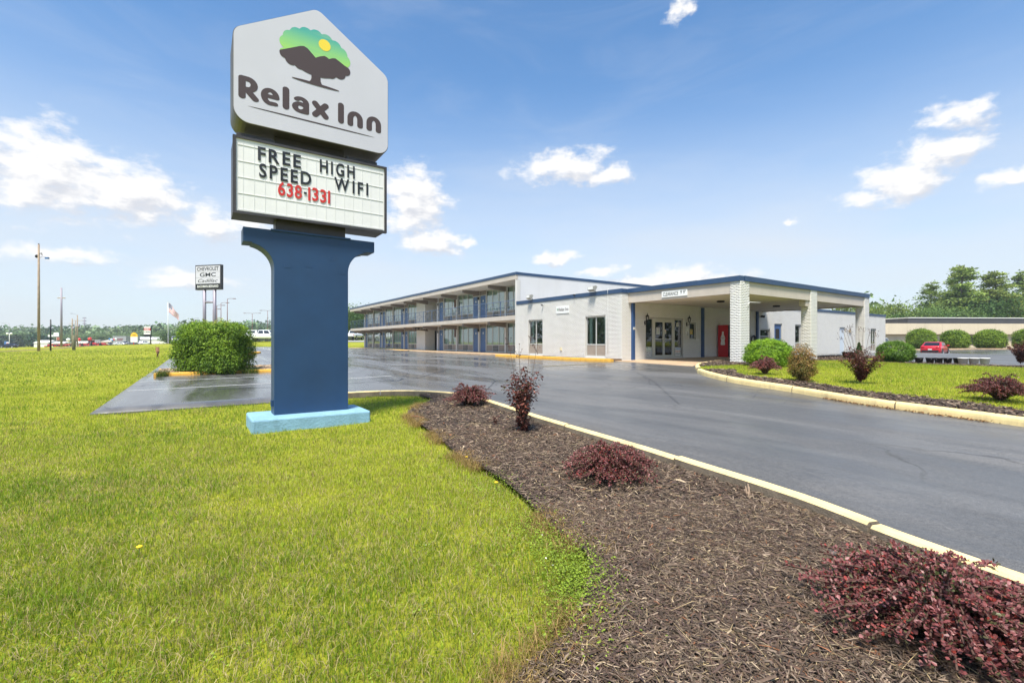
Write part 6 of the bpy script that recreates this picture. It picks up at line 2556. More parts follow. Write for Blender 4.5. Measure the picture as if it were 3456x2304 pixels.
# ------------------------------------------------------------------ beige building and its hedge
M_BEIGE = mat("beige_siding", srgb(206, 192, 166), .75, var=(.5, .06), dirt=(.5, .25, (.32, .27, .2, 1)))
M_BEIGE2 = mat("beige_wall", srgb(214, 196, 164), .8, var=(.6, .07), dirt=(.6, .2, (.35, .29, .2, 1)))
M_SLATE = mat("dark_roofing", srgb(72, 72, 76), .7, var=(.8, .12))
bx, by = W(62.5, 73.0)
BB = thing("beige_building", "long low beige commercial building with dark roof behind the hedge", "building", (bx, by, g1(bx, by) - .2), -HEAD + R(3.5))
bl = lambda name, m, x0, x1, y0, y1, z0, z1: MB().box(x0, x1, y0, y1, z0, z1).build(name, m, BB, world=False)
bl("wall", M_BEIGE2, -6, 45, .6, 14, 0, 2.55)
for k in range(17):
    bl("metal_panel", M_BEIGE, -6 + k * 3.0 + .01, -6 + (k + 1) * 3.0 - .01, .0, .5, 2.35, 4.05)
bl("roof", M_SLATE, 1.5, 45, 1.4, 14, 4.0, 4.95)
bl("roof_edge", M_WHITEP, 1.4, 45.1, 1.3, 14.1, 4.96, 5.08)
bl("downpipe", M_BEIGE, 15.4, 15.55, .35, .5, 0, 2.3)
dr = bl("door", M_BEIGE, 3.6, 5.6, .50, .60, .1, 2.3)
for k in range(5):
    w_ = bl("window", M_DARK, 9.5 + k * 5.5, 12.0 + k * 5.5, .54, .60, .7, 2.1)
HD = [(57.2, 64.5, 1.72, 2.85, "leftmost of the four round hedge bushes by the beige building"), (61.6, 64.2, 1.62, 2.65, "second round hedge bush behind the red car"),
      (65.9, 63.6, 1.72, 2.70, "third round hedge bush behind the red car"), (70.6, 62.6, 2.05, 2.90, "broadest round hedge bush at the right end of the row")]
for i, (X, Y, r_, h_, lab) in enumerate(HD):
    round_bush(lab, *W(X, Y), r_ * .90, r_ * .86, h_ * .94, 3600, .15, lift=.05, seed=70 + i, squareness=2.8, base=(.060, .105, .012), tipc=(.150, .215, .018), lump=.05, name="hedge_bush")["group"] = "hedge bushes along the beige building"
tag(sheet("hedge_bed", [W(*p) for p in [(54, 62.4), (54, 66.5), (78, 64), (78, 60)]], M_DIRT, lift=.05, step=4), "bare strip under the row of round hedge bushes", "ground", kind="structure")
kerb_run("low pale kerb in front of the round hedge bushes", [W(54, 62.4), W(66, 61.4), W(78, 60)], M_CONC, M_CONC, M_CONC, h=.14, w=.25, piece=4)
strip("weedy_median", [W(38.5, 39.2), W(46, 38.4), W(62, 36.2)], .8, mat("weedy_dirt", srgb(120, 116, 70), .95, var=(2, .4)), .05, "weedy dirt strip between the two back lots", "ground")
# plain lawn beyond the right-hand lot is the ground sheet

# ------------------------------------------------------------------ vehicles
M_TYRE = mat("tyre_rubber", (.018, .018, .019), .8)
M_RIM = mat("alloy_rim", srgb(178, 180, 184), .35, metal=.7)
M_CARGL = mat("car_glass", srgb(22, 27, 32), .08, spec=.8)
M_PLAST = mat("bumper_plastic", srgb(30, 30, 32), .6)
M_TAIL = mat("tail_lens", srgb(150, 14, 18), .2)
M_HEADL = mat("head_lens", srgb(220, 224, 228), .15)


def paint(name, rgb, metal=.1):
    return mat("paint_" + name, srgb(*rgb), .28, metal=metal, coat=.8, coat_rough=.05)


def loft(mb, stations, m=0, smooth=True):
    """stations: list of equal-length point rings; closed rings, capped."""
    n = len(stations[0])
    vs = [p for s in stations for p in s]
    fs = []
    for i in range(len(stations) - 1):
        for k in range(n):
            k2 = (k + 1) % n
            fs.append((i * n + k, i * n + k2, (i + 1) * n + k2, (i + 1) * n + k))
    fs.append(tuple(reversed(range(n))))
    fs.append(tuple(range((len(stations) - 1) * n, len(stations) * n)))
    mb.add(vs, fs, m, smooth)


def ring(x, w, z0, z1, tuck=.06, r=.12):
    """Rounded cross-section of a car body at x."""
    return [(x, -w + tuck, z0), (x, w - tuck, z0), (x, w, z0 + .14), (x, w, z0 + (z1 - z0) * .55), (x, w - .02, z1 - r * .6), (x, w - r, z1), (x, -w + r, z1), (x, -w + .02, z1 - r * .6), (x, -w, z0 + (z1 - z0) * .55), (x, -w, z0 + .14)]


SHAPES = {
    # body: (x, half width, bottom, top); cabin: (x0 rear base, x1 rear top, x2 front top, x3 front base, roof z, belt z)
    "sedan": dict(L=4.6, W=.90, body=[(-2.30, .74, .42, .86), (-2.22, .84, .28, 1.00), (-1.9, .88, .22, 1.03), (-1.2, .90, .20, 1.00), (0, .90, .20, .98), (1.0, .89, .20, .95), (1.6, .87, .20, .86), (2.1, .80, .24, .74), (2.28, .66, .34, .60)],
                  cab=(-1.85, -1.10, .35, 1.15, 1.46, .98), wheel=(-1.38, 1.36, .33), cw=.70),
    "suv": dict(L=4.7, W=.93, body=[(-2.35, .82, .45, 1.02), (-2.28, .90, .34, 1.10), (-1.5, .93, .28, 1.10), (0, .93, .28, 1.08), (1.1, .92, .28, 1.06), (1.8, .89, .30, .98), (2.25, .80, .36, .86), (2.35, .70, .44, .70)],
                cab=(-2.25, -2.0, .45, 1.2, 1.72, 1.08), wheel=(-1.40, 1.40, .37), cw=.76),
    "pickup": dict(L=6.2, W=1.0, body=[(-3.1, .94, .62, 1.22), (-3.05, .98, .55, 1.30), (-1.0, 1.0, .50, 1.30), (.9, 1.0, .50, 1.28), (1.6, .99, .50, 1.26), (2.6, .97, .52, 1.20), (3.0, .92, .52, 1.12), (3.1, .84, .56, 1.0)],
                   cab=(-.85, -.65, .95, 1.55, 1.96, 1.27), wheel=(-1.85, 2.05, .42), cw=.80),
}


def car(label, x, y, rz, shape, pm, z=None, group=None, cap=False, name="parked_car", cat="car"):
    S = SHAPES[shape]
    t = thing(name, label, cat, (x, y, (g1(x, y) if z is None else z) + .012), rz, group)
    mb = MB()
    loft(mb, [ring(*s) for s in S["body"]])
    body = mb.build("body", pm, t, world=False)
    x0, x1, x2, x3, zr, zb = S["cab"]
    W_, cw = S["W"] - .04, S["cw"]
    cabm = MB()
    lower = [(x0, W_), (x3, W_)]
    V = [(x0, -W_, zb - .05), (x3, -W_ * .97, zb - .05), (x3, W_ * .97, zb - .05), (x0, W_, zb - .05), (x1, -cw, zr - .05), (x2, -cw, zr - .05), (x2, cw, zr - .05), (x1, cw, zr - .05),
         (x1 + .12, -cw + .12, zr), (x2 - .12, -cw + .12, zr), (x2 - .12, cw - .12, zr), (x1 + .12, cw - .12, zr)]
    cabm.add(V, [(0, 1, 5, 4), (1, 2, 6, 5), (2, 3, 7, 6), (3, 0, 4, 7), (4, 5, 9, 8), (5, 6, 10, 9), (6, 7, 11, 10), (7, 4, 8, 11), (8, 9, 10, 11)], 0, True)
    cabm.build("cabin", pm, t, world=False)
    V = [Vector(v) for v in V]

    def panel(name, a, b, c, d, u0, u1, v0, v1, m, parent=t, off=.006):
        q = lambda u, v: (V[a] * (1 - u) + V[b] * u) * (1 - v) + (V[d] * (1 - u) + V[c] * u) * v
        n = (V[b] - V[a]).cross(V[d] - V[a]).normalized() * off
        MB().add([q(u0, v0) + n, q(u1, v0) + n, q(u1, v1) + n, q(u0, v1) + n], [(0, 1, 2, 3)]).build(name, m, parent, world=False)
    panel("windscreen", 1, 2, 6, 5, .07, .93, .12, .95, M_CARGL)
    panel("rear_window", 3, 0, 4, 7, .08, .92, .14, .93, M_CARGL)
    for (a, b, c, d) in ((0, 1, 5, 4), (2, 3, 7, 6)):
        if shape == "pickup":
            spans = [(.05, .44), (.50, .92)]
        else:
            spans = [(.07, .26), (.29, .56), (.59, .91)] if shape == "suv" else [(.14, .50), (.54, .90)]
        for u0, u1 in spans:
            if (a, b) == (2, 3):
                u0, u1 = 1 - u1, 1 - u0
            panel("side_window", a, b, c, d, u0, u1, .16, .90, M_CARGL)
    wr, wf, rad = S["wheel"]
    for wx in (wr, wf):
        for s in (-1, 1):
            yy = s * (S["W"] - .10)
            arch = MB().lathe([(.001, 0), (rad + .07, 0), (rad + .07, .004), (.001, .005)], (wx, s * (S["W"] + (.0 if s > 0 else -.005)), rad + .01), axis="y", n=20)
            arch.build("wheel_arch", M_PLAST, body, world=False)
            wl = MB().lathe([(rad * .62, -.11), (rad * .95, -.11), (rad, -.07), (rad, .07), (rad * .95, .11), (rad * .62, .11)], (wx, yy + s * .03, rad), axis="y", n=20)
            w_ = wl.build("wheel", M_TYRE, t, world=False)
            rm = MB().lathe([(.001, 0), (rad * .2, .012 * s), (rad * .25, 0), (rad * .60, .0), (rad * .64, .03 * s)], (wx, yy + s * .115, rad), axis="y", n=20)
            rm.build("rim", M_RIM, w_, world=False)
    bx0, bx1 = S["body"][0][0], S["body"][-1][0]
    hz0, hz1 = S["body"][0][2], S["body"][-1][2]
    tz = S["body"][1][3]
    lw = S["body"][0][1]
    for s in (-1, 1):
        if shape == "pickup":
            MB().box(bx0 - .012, bx0 + .03, s * (lw - .02), s * (lw - .17), tz - .42, tz - .08).build("tail_light", M_TAIL, t, world=False)
        else:
            MB().box(bx0 + .0, bx0 + .12, s * (lw + .03), s * (lw - .26), tz - .24, tz - .09).build("tail_light", M_TAIL, t, world=False)
        MB().box(bx1 - .22, bx1 - .06, s * (S["body"][-2][1] - .02), s * (S["body"][-2][1] - .28), hz1 + .16, hz1 + .30).build("headlight", M_HEADL, t, world=False)
        MB().box(x3 - .30, x3 - .12, s * (W_ + .02), s * (W_ + .20), zb + .02, zb + .16).build("mirror", pm, t, world=False)
    MB().box(bx0 - .02, bx0 + .06, -lw + .02, lw - .02, hz0 - .12, hz0 + .10).build("bumper", M_PLAST, t, world=False)
    MB().box(bx1 - .08, bx1 + .02, -.62, .62, hz1 - .14, hz1 + .06).build("bumper", M_PLAST, t, world=False)
    MB().box(bx0 - .028, bx0 - .008, -.17, .17, hz0 + .14, hz0 + .25).build("number_plate", M_PAPER, t, world=False)
    MB().box(-S["L"] * .30, S["L"] * .28, -S["W"] + .10, S["W"] - .10, .16, .30).build("underbody", M_PLAST, t, world=False)
    if cap:                                            # canopy over the pickup bed
        mb = MB()
        loft(mb, [[(-3.0, -.92, 1.28), (-3.0, .92, 1.28), (-2.9, .80, 1.90), (-2.9, -.80, 1.90)], [(-.93, -.92, 1.28), (-.93, .92, 1.28), (-.93, .80, 1.94), (-.93, -.80, 1.94)]], smooth=False)
        cp = mb.build("bed_cap", pm, t, world=False)
        for s in (-1, 1):
            MB().add([(-2.75, s * .915, 1.42), (-1.2, s * .915, 1.42), (-1.2, s * .845, 1.80), (-2.75, s * .845, 1.80)], [(0, 1, 2, 3) if s < 0 else (3, 2, 1, 0)]).build("side_window", M_CARGL, cp, world=False)
    elif shape == "pickup":
        MB().box(-2.98, -.95, -.84, .84, 1.301, 1.306).build("bed_floor", M_PLAST, body, world=False)
    return t


def heading(X, Y, dX, dY):
    """Nose direction given in survey metres -> rotation about z."""
    a, b = W(dX, dY)
    return math.atan2(b, a)


P_RED, P_WHITE, P_BLACK, P_GREY, P_SILV = paint("red", (196, 22, 34)), paint("white", (226, 228, 230)), paint("black", (24, 26, 30)), paint("grey", (110, 114, 120)), paint("silver", (176, 180, 184), .5)
car("red sedan seen from behind, parked on the back lot by the hedge", *W(48.6, 53), heading(0, 0, .80, .60), "sedan", P_RED)
car("white hatch-back car half hidden behind the motel's right wall end", *W(41.6, 54.5), heading(0, 0, -.55, .83), "suv", P_WHITE)
car("white pickup with bed cap seen side-on beyond the big bush", *W(-43.2, 80.5), heading(0, 0, .99, .12), "pickup", P_WHITE, cap=True, name="pickup_truck", cat="pickup")
car("white pickup seen from the rear at the far end of the wing", *W(-32.1, 94), heading(0, 0, -.02, 1), "pickup", P_WHITE, name="pickup_truck", cat="pickup")
car("dark car beside the far pickup, half hidden by the wing", *W(-29.3, 97), heading(0, 0, .1, 1), "suv", P_GREY)
car("long black sedan at the left picture edge beyond the field", *W(-163.5, 150), heading(0, 0, -.98, -.2), "sedan", P_BLACK)
car("grey car on the service road beside the flagpole foot", *W(-80.6, 111), heading(0, 0, -.5, .86), "suv", P_SILV)
DC = [(-170, 200, "sedan", P_WHITE, "white sedan, leftmost in the dealer row by the balloons"), (-166.6, 199, "suv", P_SILV, "silver car left of the sunburst sign"), (-163.2, 198, "sedan", P_GREY, "grey sedan under the sunburst sign"),
      (-160.6, 200, "suv", P_RED, "red car right of the sunburst sign"), (-157.5, 198, "suv", P_WHITE, "white van-like car before the long white shed"), (-174.8, 201, "sedan", P_BLACK, "black car left of the balloons")]
for i, (X, Y, sh_, p_, lab) in enumerate(DC):
    car(lab, *W(X, Y), heading(0, 0, .55, .8 * (-1) ** i), sh_, p_, group="cars in the dealer row")

# ------------------------------------------------------------------ red tractors
P_TRAC = mat("tractor_red", srgb(186, 30, 40), .4)


def tractor(label, x, y, rz, cab=True, k=1.0):
    t = thing("tractor", label, "tractor", (x, y, g1(x, y)), rz, "red farm tractors on the dealer yard")
    t.scale = (k, k, k)
    mb = MB()
    mb.prism([(.2, .75), (2.0, .80), (2.05, 1.35), (.3, 1.55)], "y", -.38, .38)
    mb.build("hood", P_TRAC, t, world=False, bevel=.05)
    MB().box(-1.2, .4, -.35, .35, .6, 1.0).build("chassis", M_PLAST, t, world=False)
    if cab:
        MB().box(-1.25, .25, -.65, .65, 1.0, 2.35).build("cab", M_CARGL, t, world=False)
        MB().box(-1.4, .35, -.75, .75, 2.36, 2.55).build("roof", P_TRAC, t, world=False, bevel=.05)
    else:
        MB().tube([(-.9, -.5, 1.0), (-.95, -.5, 2.3), (-.95, .5, 2.3), (-.9, .5, 1.0)], .05, 6).build("roll_bar", M_PLAST, t, world=False)
        MB().box(-.8, -.3, -.25, .25, 1.0, 1.15).box(-.9, -.78, -.25, .25, 1.1, 1.5).build("seat", M_BLACKM, t, world=False)
    for s in (-1, 1):
        MB().box(-1.5, .1, s * .55, s * .95, 1.35, 1.5).build("fender", P_TRAC, t, world=False, bevel=.03)
        for wx, r_, w_ in ((-.75, .78, .24), (1.55, .48, .16)):
            wh = MB().lathe([(r_ * .55, -w_), (r_, -w_ * .8), (r_, w_ * .8), (r_ * .55, w_)], (wx, s * .75, r_), axis="y", n=18).build("wheel", M_TYRE, t, world=False)
            MB().lathe([(.001, 0), (r_ * .56, 0), (r_ * .56, .03 * s)], (wx, s * (.75 + w_ * .9), r_), axis="y", n=14).build("rim", P_TRAC, wh, world=False)
    MB().tube([(1.2, .42, 1.3), (1.2, .42, 2.2)], .04, 6).build("exhaust", M_PLAST, t, world=False)
    MB().tube([(.6, -.6, 1.3), (2.4, -.6, .6)], .06, 6).tube([(.6, .6, 1.3), (2.4, .6, .6)], .06, 6).box(2.3, 2.7, -.85, .85, .25, .8).build("loader", P_TRAC, t, world=False)
    return t


tractor("red cab tractor with front loader, rightmost of the tractors", *W(-180, 198), heading(0, 0, 1, -.1), True, 1.05)
tractor("red open tractor left of the cab tractor", *W(-184.9, 199), heading(0, 0, 1, 0), False, .9)
tractor("red open tractor with roll bar, leftmost in the yard", *W(-194.5, 196), heading(0, 0, -.9, -.4), False, 1.05)
tractor("small red tractor beside the second utility pole", *W(-191.6, 197), heading(0, 0, -.9, -.4), False, 1.0)
tractor("red tractor with white panel right of the second utility pole", *W(-188.4, 197), heading(0, 0, -.8, -.5), False, .95)
tractor("red implement-laden tractor at the right end of the row", *W(-176.2, 198), heading(0, 0, 1, .05), False, .9)

# ------------------------------------------------------------------ poles, masts, lamps
M_POLE = mat("weathered_pole", srgb(150, 132, 112), .9, var=(2, .25), bump=(20, .5))
M_POLEG = mat("galvanised_pole", srgb(142, 136, 146), .5, metal=.3)
M_WHITEG = mat("globe_white", srgb(236, 236, 232), .4)


def at(X, Y):
    x, y = W(X, Y)
    return x, y, g1(x, y)


def utility_pole(label, X, Y, h, r, arm=0, box_=False, top="plain", m=None, lamp=False):
    x, y, z = at(X, Y)
    t = thing("utility_pole", label, "pole", (x, y, z), -HEAD)
    MB().tube([(0, 0, -.3), (0, 0, h * .5), (0, 0, h)], [r, r * .85, r * .65], 9).build("pole", m or M_POLE, t, world=False)
    if arm:
        MB().box(-arm, arm, -.06, .06, h * .82, h * .82 + .12).build("cross_arm", M_POLE, t, world=False)
        for k in (-.9, -.4, .4, .9):
            MB().lathe([(.02, 0), (.05, .03), (.05, .12), (.02, .16)], (arm * k, 0, h * .82 + .12), n=8).build("insulator", M_WHITEP, t, world=False)
    if box_:
        MB().lathe([(.001, 0), (.28, 0), (.28, .9), (.1, 1.0), (.001, 1.0)], (.42, 0, h * .60), n=12).build("transformer", M_POLEG, t, world=False)
    if top == "bracket":
        MB().tube([(0, 0, h * .91), (.4, 0, h * .92), (.45, 0, h * .90)], .05, 5).build("bracket", M_BLACKM, t, world=False)
        MB().lathe([(.05, 0), (.18, .12), (.15, .35), (.03, .45)], (-.28, 0, h * .875), n=8).build("insulator", M_BLACKM, t, world=False)
        MB().lathe([(.03, 0), (.09, .06), (.03, .14)], (.0, 0, h), n=8).build("insulator", M_BLACKM, t, world=False)
        MB().box(.9, 1.35, -.1, .1, h * .865, h * .865 + .22).build("street_light_head", mat("blue_cap", srgb(52, 96, 150), .5), t, world=False)
        MB().tube([(.0, 0, h * .87), (.5, 0, h * .89), (.95, 0, h * .88)], .03, 5).build("light_arm", M_POLEG, t, world=False)
    if lamp:
        MB().tube([(0, 0, h * .97), (-.8, 0, h * 1.03), (-1.9, 0, h * 1.05)], .04, 5).build("lamp_arm", M_POLEG, t, world=False)
        MB().box(-2.3, -1.8, -.12, .12, h * 1.04, h * 1.055).build("lamp_head", M_POLEG, t, world=False)
    return t


utility_pole("tall weathered utility pole nearest the field edge at far left", -63.6, 62, 14.4, .16, top="bracket")
utility_pole("short dark stub post beside the nearest utility pole", -62.3, 62.3, 4.3, .10, m=M_BLACKM)
utility_pole("mossy cut-off pole stump right of the nearest utility pole", -60.6, 63.8, 2.1, .20, m=mat("mossy_pole", srgb(104, 104, 80), .9, var=(3, .3)))
utility_pole("second tall utility pole right of the nearest one", -84, 86, 11.0, .19, arm=.7, m=M_POLEG)
utility_pole("dark utility pole with transformer, left one of the cluster", -152.5, 160, 9.8, .22, arm=1.0, box_=True, m=M_POLE)
utility_pole("slim middle pole in the cluster by the tractors", -152.7, 161.5, 9.2, .15, m=M_POLE)
utility_pole("pole with long cross arm, right one of the cluster", -150.7, 160, 11.0, .2, arm=1.9, box_=True, lamp=True)
def mast(label, X, Y, h):
    x, y, z = at(X, Y)
    t = thing("cell_mast", label, "mast", (x, y, z), -HEAD)
    MB().tube([(0, 0, 0), (0, 0, h)], [.5, .25], 8).build("pole", M_POLEG, t, world=False)
    for zz in (.78, .88, .99):
        for k in range(6):
            a = k * math.pi / 3
            MB().box(.8 * math.cos(a) - .08, .8 * math.cos(a) + .08, .8 * math.sin(a) - .08, .8 * math.sin(a) + .08, h * zz - .3, h * zz + .3).build("antenna", M_POLEG, t, world=False)
        MB().tube([(.8 * math.cos(k * math.pi / 6), .8 * math.sin(k * math.pi / 6), h * zz) for k in range(13)], .05, 4).build("ring", M_POLEG, t, world=False)
mast("slender cell mast above the far trees left of the showroom", -278, 300, 17.5)
def street_lamp(label, X, Y, h, arms, m, reach=1.2, globe=False, group=None, rz=0):
    x, y, z = at(X, Y)
    t = thing("street_lamp", label, "street lamp", (x, y, z), -HEAD + rz, group)
    MB().tube([(0, 0, 0), (0, 0, h)], [.10, .06], 8).build("pole", m, t, world=False)
    for s in arms:
        if globe:
            MB().tube([(0, 0, h * .98), (s * .5, 0, h * .98)], .05, 5).build("arm", m, t, world=False)
            MB().lathe([(.001, -.45), (.32, -.32), (.45, 0), (.32, .32), (.001, .45)], (s * .8, 0, h * .98), n=14).build("globe", M_WHITEG, t, world=False)
        else:
            MB().tube([(0, 0, h), (s * reach * .5, 0, h + .12), (s * reach, 0, h + .10)], .04, 5).build("arm", m, t, world=False)
            MB().box(s * reach, s * (reach + .6), -.16, .16, h + .02, h + .14).build("lamp_head", m, t, world=False)
    return t
M_BRNP = mat("brown_pole", srgb(104, 68, 62), .5)
for X, Y, h, lab in ((-61.7, 100, 9.4, "tall brown lot lamp right of the dealer pylon"), (-65.6, 104, 8.9, "second brown lot lamp from the sign post"), (-70, 108, 7.8, "small brown lot lamp left of the dealer pylon's leg"), (-67.8, 106, 8.5, "brown lot lamp between the dealer pylon's legs")):
    street_lamp(lab, X, Y, h, (1,), M_BRNP, group="brown lot lamps behind the big bush")
street_lamp("twin-arm street lamp beyond the pickup, left one", -76, 135, 8.7, (-1, 1), M_BRNP, 1.9)
street_lamp("twin-arm street lamp beyond the pickup, right one", -71.5, 135, 9.4, (-1, 1), M_BRNP, 1.7)
street_lamp("white twin-globe lamp at the left edge beyond the field", -207, 190, 6.2, (-1, 1), M_WHITEG, globe=True)
street_lamp("curved-arm street lamp above the twin globes at far left", -218, 200, 10.8, (-1,), M_POLEG, 2.5)
street_lamp("thin lamp behind the big bush near the flag", -103.3, 150, 8.6, (1,), M_POLEG, .8)

# flag
def flag():
    x, y, z = at(-82, 110)
    t = thing("flagpole", "white flagpole with an American flag blowing to the right", "flagpole", (x, y, z), -HEAD)
    H = 9.9
    MB().tube([(0, 0, 0), (0, 0, H)], [.09, .05], 8).build("pole", M_WHITEP, t, world=False)
    MB().lathe([(.001, 0), (.1, .1), (.001, .2)], (0, 0, H), n=8).build("finial", M_STEEL, t, world=False)
    red, wht, blu = mat("flag_red", srgb(160, 20, 38), .8), mat("flag_white", srgb(232, 232, 230), .8), mat("flag_blue", srgb(30, 36, 92), .8)
    Lf, Hf = 4.0, 2.3
    nu, nv = 24, 26
    mb = MB()
    vs = []
    for i in range(nu + 1):
        for j in range(nv + 1):
            u, v = i / nu, j / nv
            sag = u ** 1.25
            px = .1 + u * Lf * .56
            pz = H - .1 - v * Hf * (1 - .35 * u) - sag * 2.75
            py = .25 * math.sin(u * 7 + v * 1.5) * (.3 + u)
            vs.append((px, py, pz))
    fs, ms = [], []
    b = 0
    mb.v += vs
    for i in range(nu):
        for j in range(nv):
            mb.f.append([i * (nv + 1) + j, i * (nv + 1) + j + 1, (i + 1) * (nv + 1) + j + 1, (i + 1) * (nv + 1) + j])
            stripe = j // 2
            canton = i < nu * .4 and stripe < 7
            star = canton and (i % 2 == 1 and j % 2 == 0)
            mb.m.append(1 if star else (2 if canton else (0 if stripe % 2 == 0 else 1)))
            mb.s.append(True)
    mb.build("flag", [red, wht, blu], t, world=False)
flag()

# ------------------------------------------------------------------ dealer signs and sheds
def pylon(label, X, Y, w, z0, z1, legs, name="pole_sign"):
    x, y, z = at(X, Y)
    t = thing(name, label, "sign", (x, y, z), -HEAD + R(-12))
    for lx in legs:
        MB().tube([(lx, .2, 0), (lx, .2, z0 + .3)], .20, 8).build("leg", M_POLEG, t, world=False)
    return t
t = pylon("white car-dealer pylon sign with three brand lines on twin grey legs", -40.2, 61, 4.1, 7.8, 11.4, (-.75, .85), name="dealer_pylon")
zb, hw = 8.1 - .0, 2.0
MB().box(-hw, hw, .0, .42, 7.62, 10.9).build("cabinet", M_DKMET, t, world=False)
for k, (za, zt) in enumerate(((10.0, 10.75), (9.22, 9.98), (8.42, 9.20))):
    MB().box(-hw + .10, hw - .10, -.02, .0, za, zt).build("face_panel", M_FACE, t, world=False)
MB().box(-hw + .10, hw - .10, -.02, .0, 7.75, 8.38).build("name_panel", M_BLK, t, world=False)
for s, zz, hh, w_, sh_, m_ in (("CHEVROLET", 10.15, .46, 3.4, 0, M_BLK), ("GMC", 9.36, .50, 2.5, 0, M_BLK), ("Cadillac", 8.62, .42, 3.1, .35, M_BLK), ("BACHMAN-BERNARD", 7.92, .30, 3.3, 0, M_WHITEP)):
    mb = MB()
    text(mb, s, (-w_ / 2, -.03, zz), (1, 0, 0), (0, 0, 1), hh, width=w_, bold=.015 if sh_ == 0 else .0, shear=sh_)
    mb.build("lettering", m_, t, world=False)
MB().tube([(-.75, .2, 6.0), (.85, .2, 6.0)], .14, 8).build("cross_bar", M_POLEG, t, world=False)

x, y, z = at(-110.7, 140)
t = thing("pole_sign", "red and white used-car sign on a single black pole", "sign", (x, y, z), -HEAD)
MB().tube([(.9, .2, 0), (.9, .2, 4.2)], .16, 8).build("leg", M_BLACKM, t, world=False)
MB().box(-1.05, 1.05, 0, .4, 2.9, 6.0).build("cabinet", M_BLACKM, t, world=False)
MB().box(-1.0, 1.0, -.02, 0, 5.55, 5.95).build("face_panel", M_PAPER, t, world=False)
MB().box(-1.0, 1.0, -.02, 0, 4.85, 5.50).build("face_panel", P_RED, t, world=False)
MB().box(-1.0, 1.0, -.02, 0, 3.6, 4.80).build("face_panel", M_PAPER, t, world=False)
for s, zz, m_, hh in (("GARY", 4.98, M_WHITEP, .38), ("CARS", 4.1, M_BLK, .42)):
    mb = MB()
    text(mb, s, (-.85, -.03, zz), (1, 0, 0), (0, 0, 1), hh, width=1.7, bold=.03)
    mb.build("lettering", m_, t, world=False)

x, y, z = at(-135.2, 165)
t = thing("sunburst_sign", "yellow sunburst sign over a white panel on a red post", "sign", (x, y, z), -HEAD)
t.scale = (.62, .62, .80)
MB().box(-.45, -.15, .1, .4, 0, 2.0).build("leg", P_TRAC, t, world=False)
MB().box(-2.0, 2.0, 0, .3, 1.6, 4.0).build("panel", M_PAPER, t, world=False)
sp = []
for k in range(25):
    a = math.pi * k / 24
    r_ = 2.3 if k % 2 else 1.8
    sp.append((r_ * math.cos(a), 4.0 + r_ * .92 * math.sin(a)))
MB().prism(sp, "y", .0, .25).build("sunburst", mat("sun_yellow", srgb(240, 190, 40), .6), t, world=False)
mb = MB()
text(mb, "TAN", (-1.1, -.02, 4.35), (1, 0, 0), (0, 0, 1), .75, width=2.2, bold=.03)
mb.build("lettering", mat("sun_brown", srgb(130, 84, 20), .6), t, world=False)
M_SHED = mat("shed_white", srgb(226, 224, 218), .6, var=(.3, .05))
M_SHEDG = mat("shed_grey", srgb(150, 152, 158), .6, var=(.3, .05))
M_SHEDT = mat("shed_tan", srgb(206, 192, 176), .7, var=(.3, .05))
def shed(label, X0, X1, Y, D, h, m, roof, ridge=0.0, name="shed", doors=()):
    x, y, z = at((X0 + X1) / 2, Y)
    t = thing(name, label, "building", (x, y, z - .3), -HEAD)
    w = (X1 - X0) / 2
    MB().box(-w, w, 0, D, 0, h).build("wall", m, t, world=False)
    if ridge:
        MB().prism([(-.3, h + .002), (D + .3, h + .002), (D / 2, h + ridge)], "x", -w - .3, w + .3).build("roof", roof, t, world=False)
    else:
        MB().box(-w - .05, w + .05, -.05, D + .05, h + .002, h + .35).build("roof", roof, t, world=False)
    for a, b, z0, z1 in doors:
        MB().box(a, b, -.06, -.005, z0, z1).build("window", M_DARK, t, world=False)
    return t
shed("long white metal shed behind the sunburst sign", -182.4, -160.4, 219, 16, 2.6, M_SHED, mat("shed_roof", srgb(238, 238, 238), .4), 1.3)
t = shed("grey block showroom with red lettering left of the white shed", -181.7, -175.7, 210, 8, 4.1, M_SHEDG, M_SHEDG, 0, "showroom", ((-2.4, 2.4, .3, 1.5),))
for zz, w_ in ((3.0, 2.8), (2.4, 2.4)):
    MB().box(-1.0, -1.0 + w_, -.06, -.01, zz, zz + .3).build("sign_bar", mat("dark_red_sign", srgb(120, 60, 66), .6), t, world=False)
shed("tan low building left of the grey showroom", -192.6, -188.4, 216, 8, 2.2, M_SHEDT, M_SHEDT, .8)
shed("grey flat building behind the cab tractor", -204, -198, 222, 8, 3.0, M_SHEDG, M_SHEDG)
shed("white long low shed behind the tractors", -213.5, -205.5, 224, 8, 2.0, M_SHED, M_SHED, .8)
shed("white gabled barn behind the utility pole stump", -221.8, -215.4, 214, 6, 2.4, M_SHED, M_SHED, 1.2)
shed("white tent-roofed shed behind the leftmost tractor", -213.9, -208.4, 214, 6, 2.0, M_SHED, M_SHED, .9)
x, y, z = at(-222.5, 222)
t = thing("billboard", "two white billboard panels above the barns", "billboard", (x, y, z), -HEAD)
MB().tube([(3.4, 0, 0), (3.4, 0, 5.2)], .18, 8).build("leg", M_POLE, t, world=False)
MB().box(2.2, 4.6, -.3, 0, 5.0, 6.9).build("panel", M_PAPER, t, world=False)
MB().box(-.2, 2.2, -.6, -.3, 4.9, 5.8).build("panel", M_PAPER, t, world=False)
MB().box(3.7, 4.8, -.1, .3, 3.2, 4.8).build("lower_panel", mat("rust_panel", srgb(150, 84, 56), .7), t, world=False)
x, y, z = at(-224.5, 205)
t = thing("blue_road_sign", "blue and white price sign at the far left by the black car", "sign", (x, y, z), -HEAD)
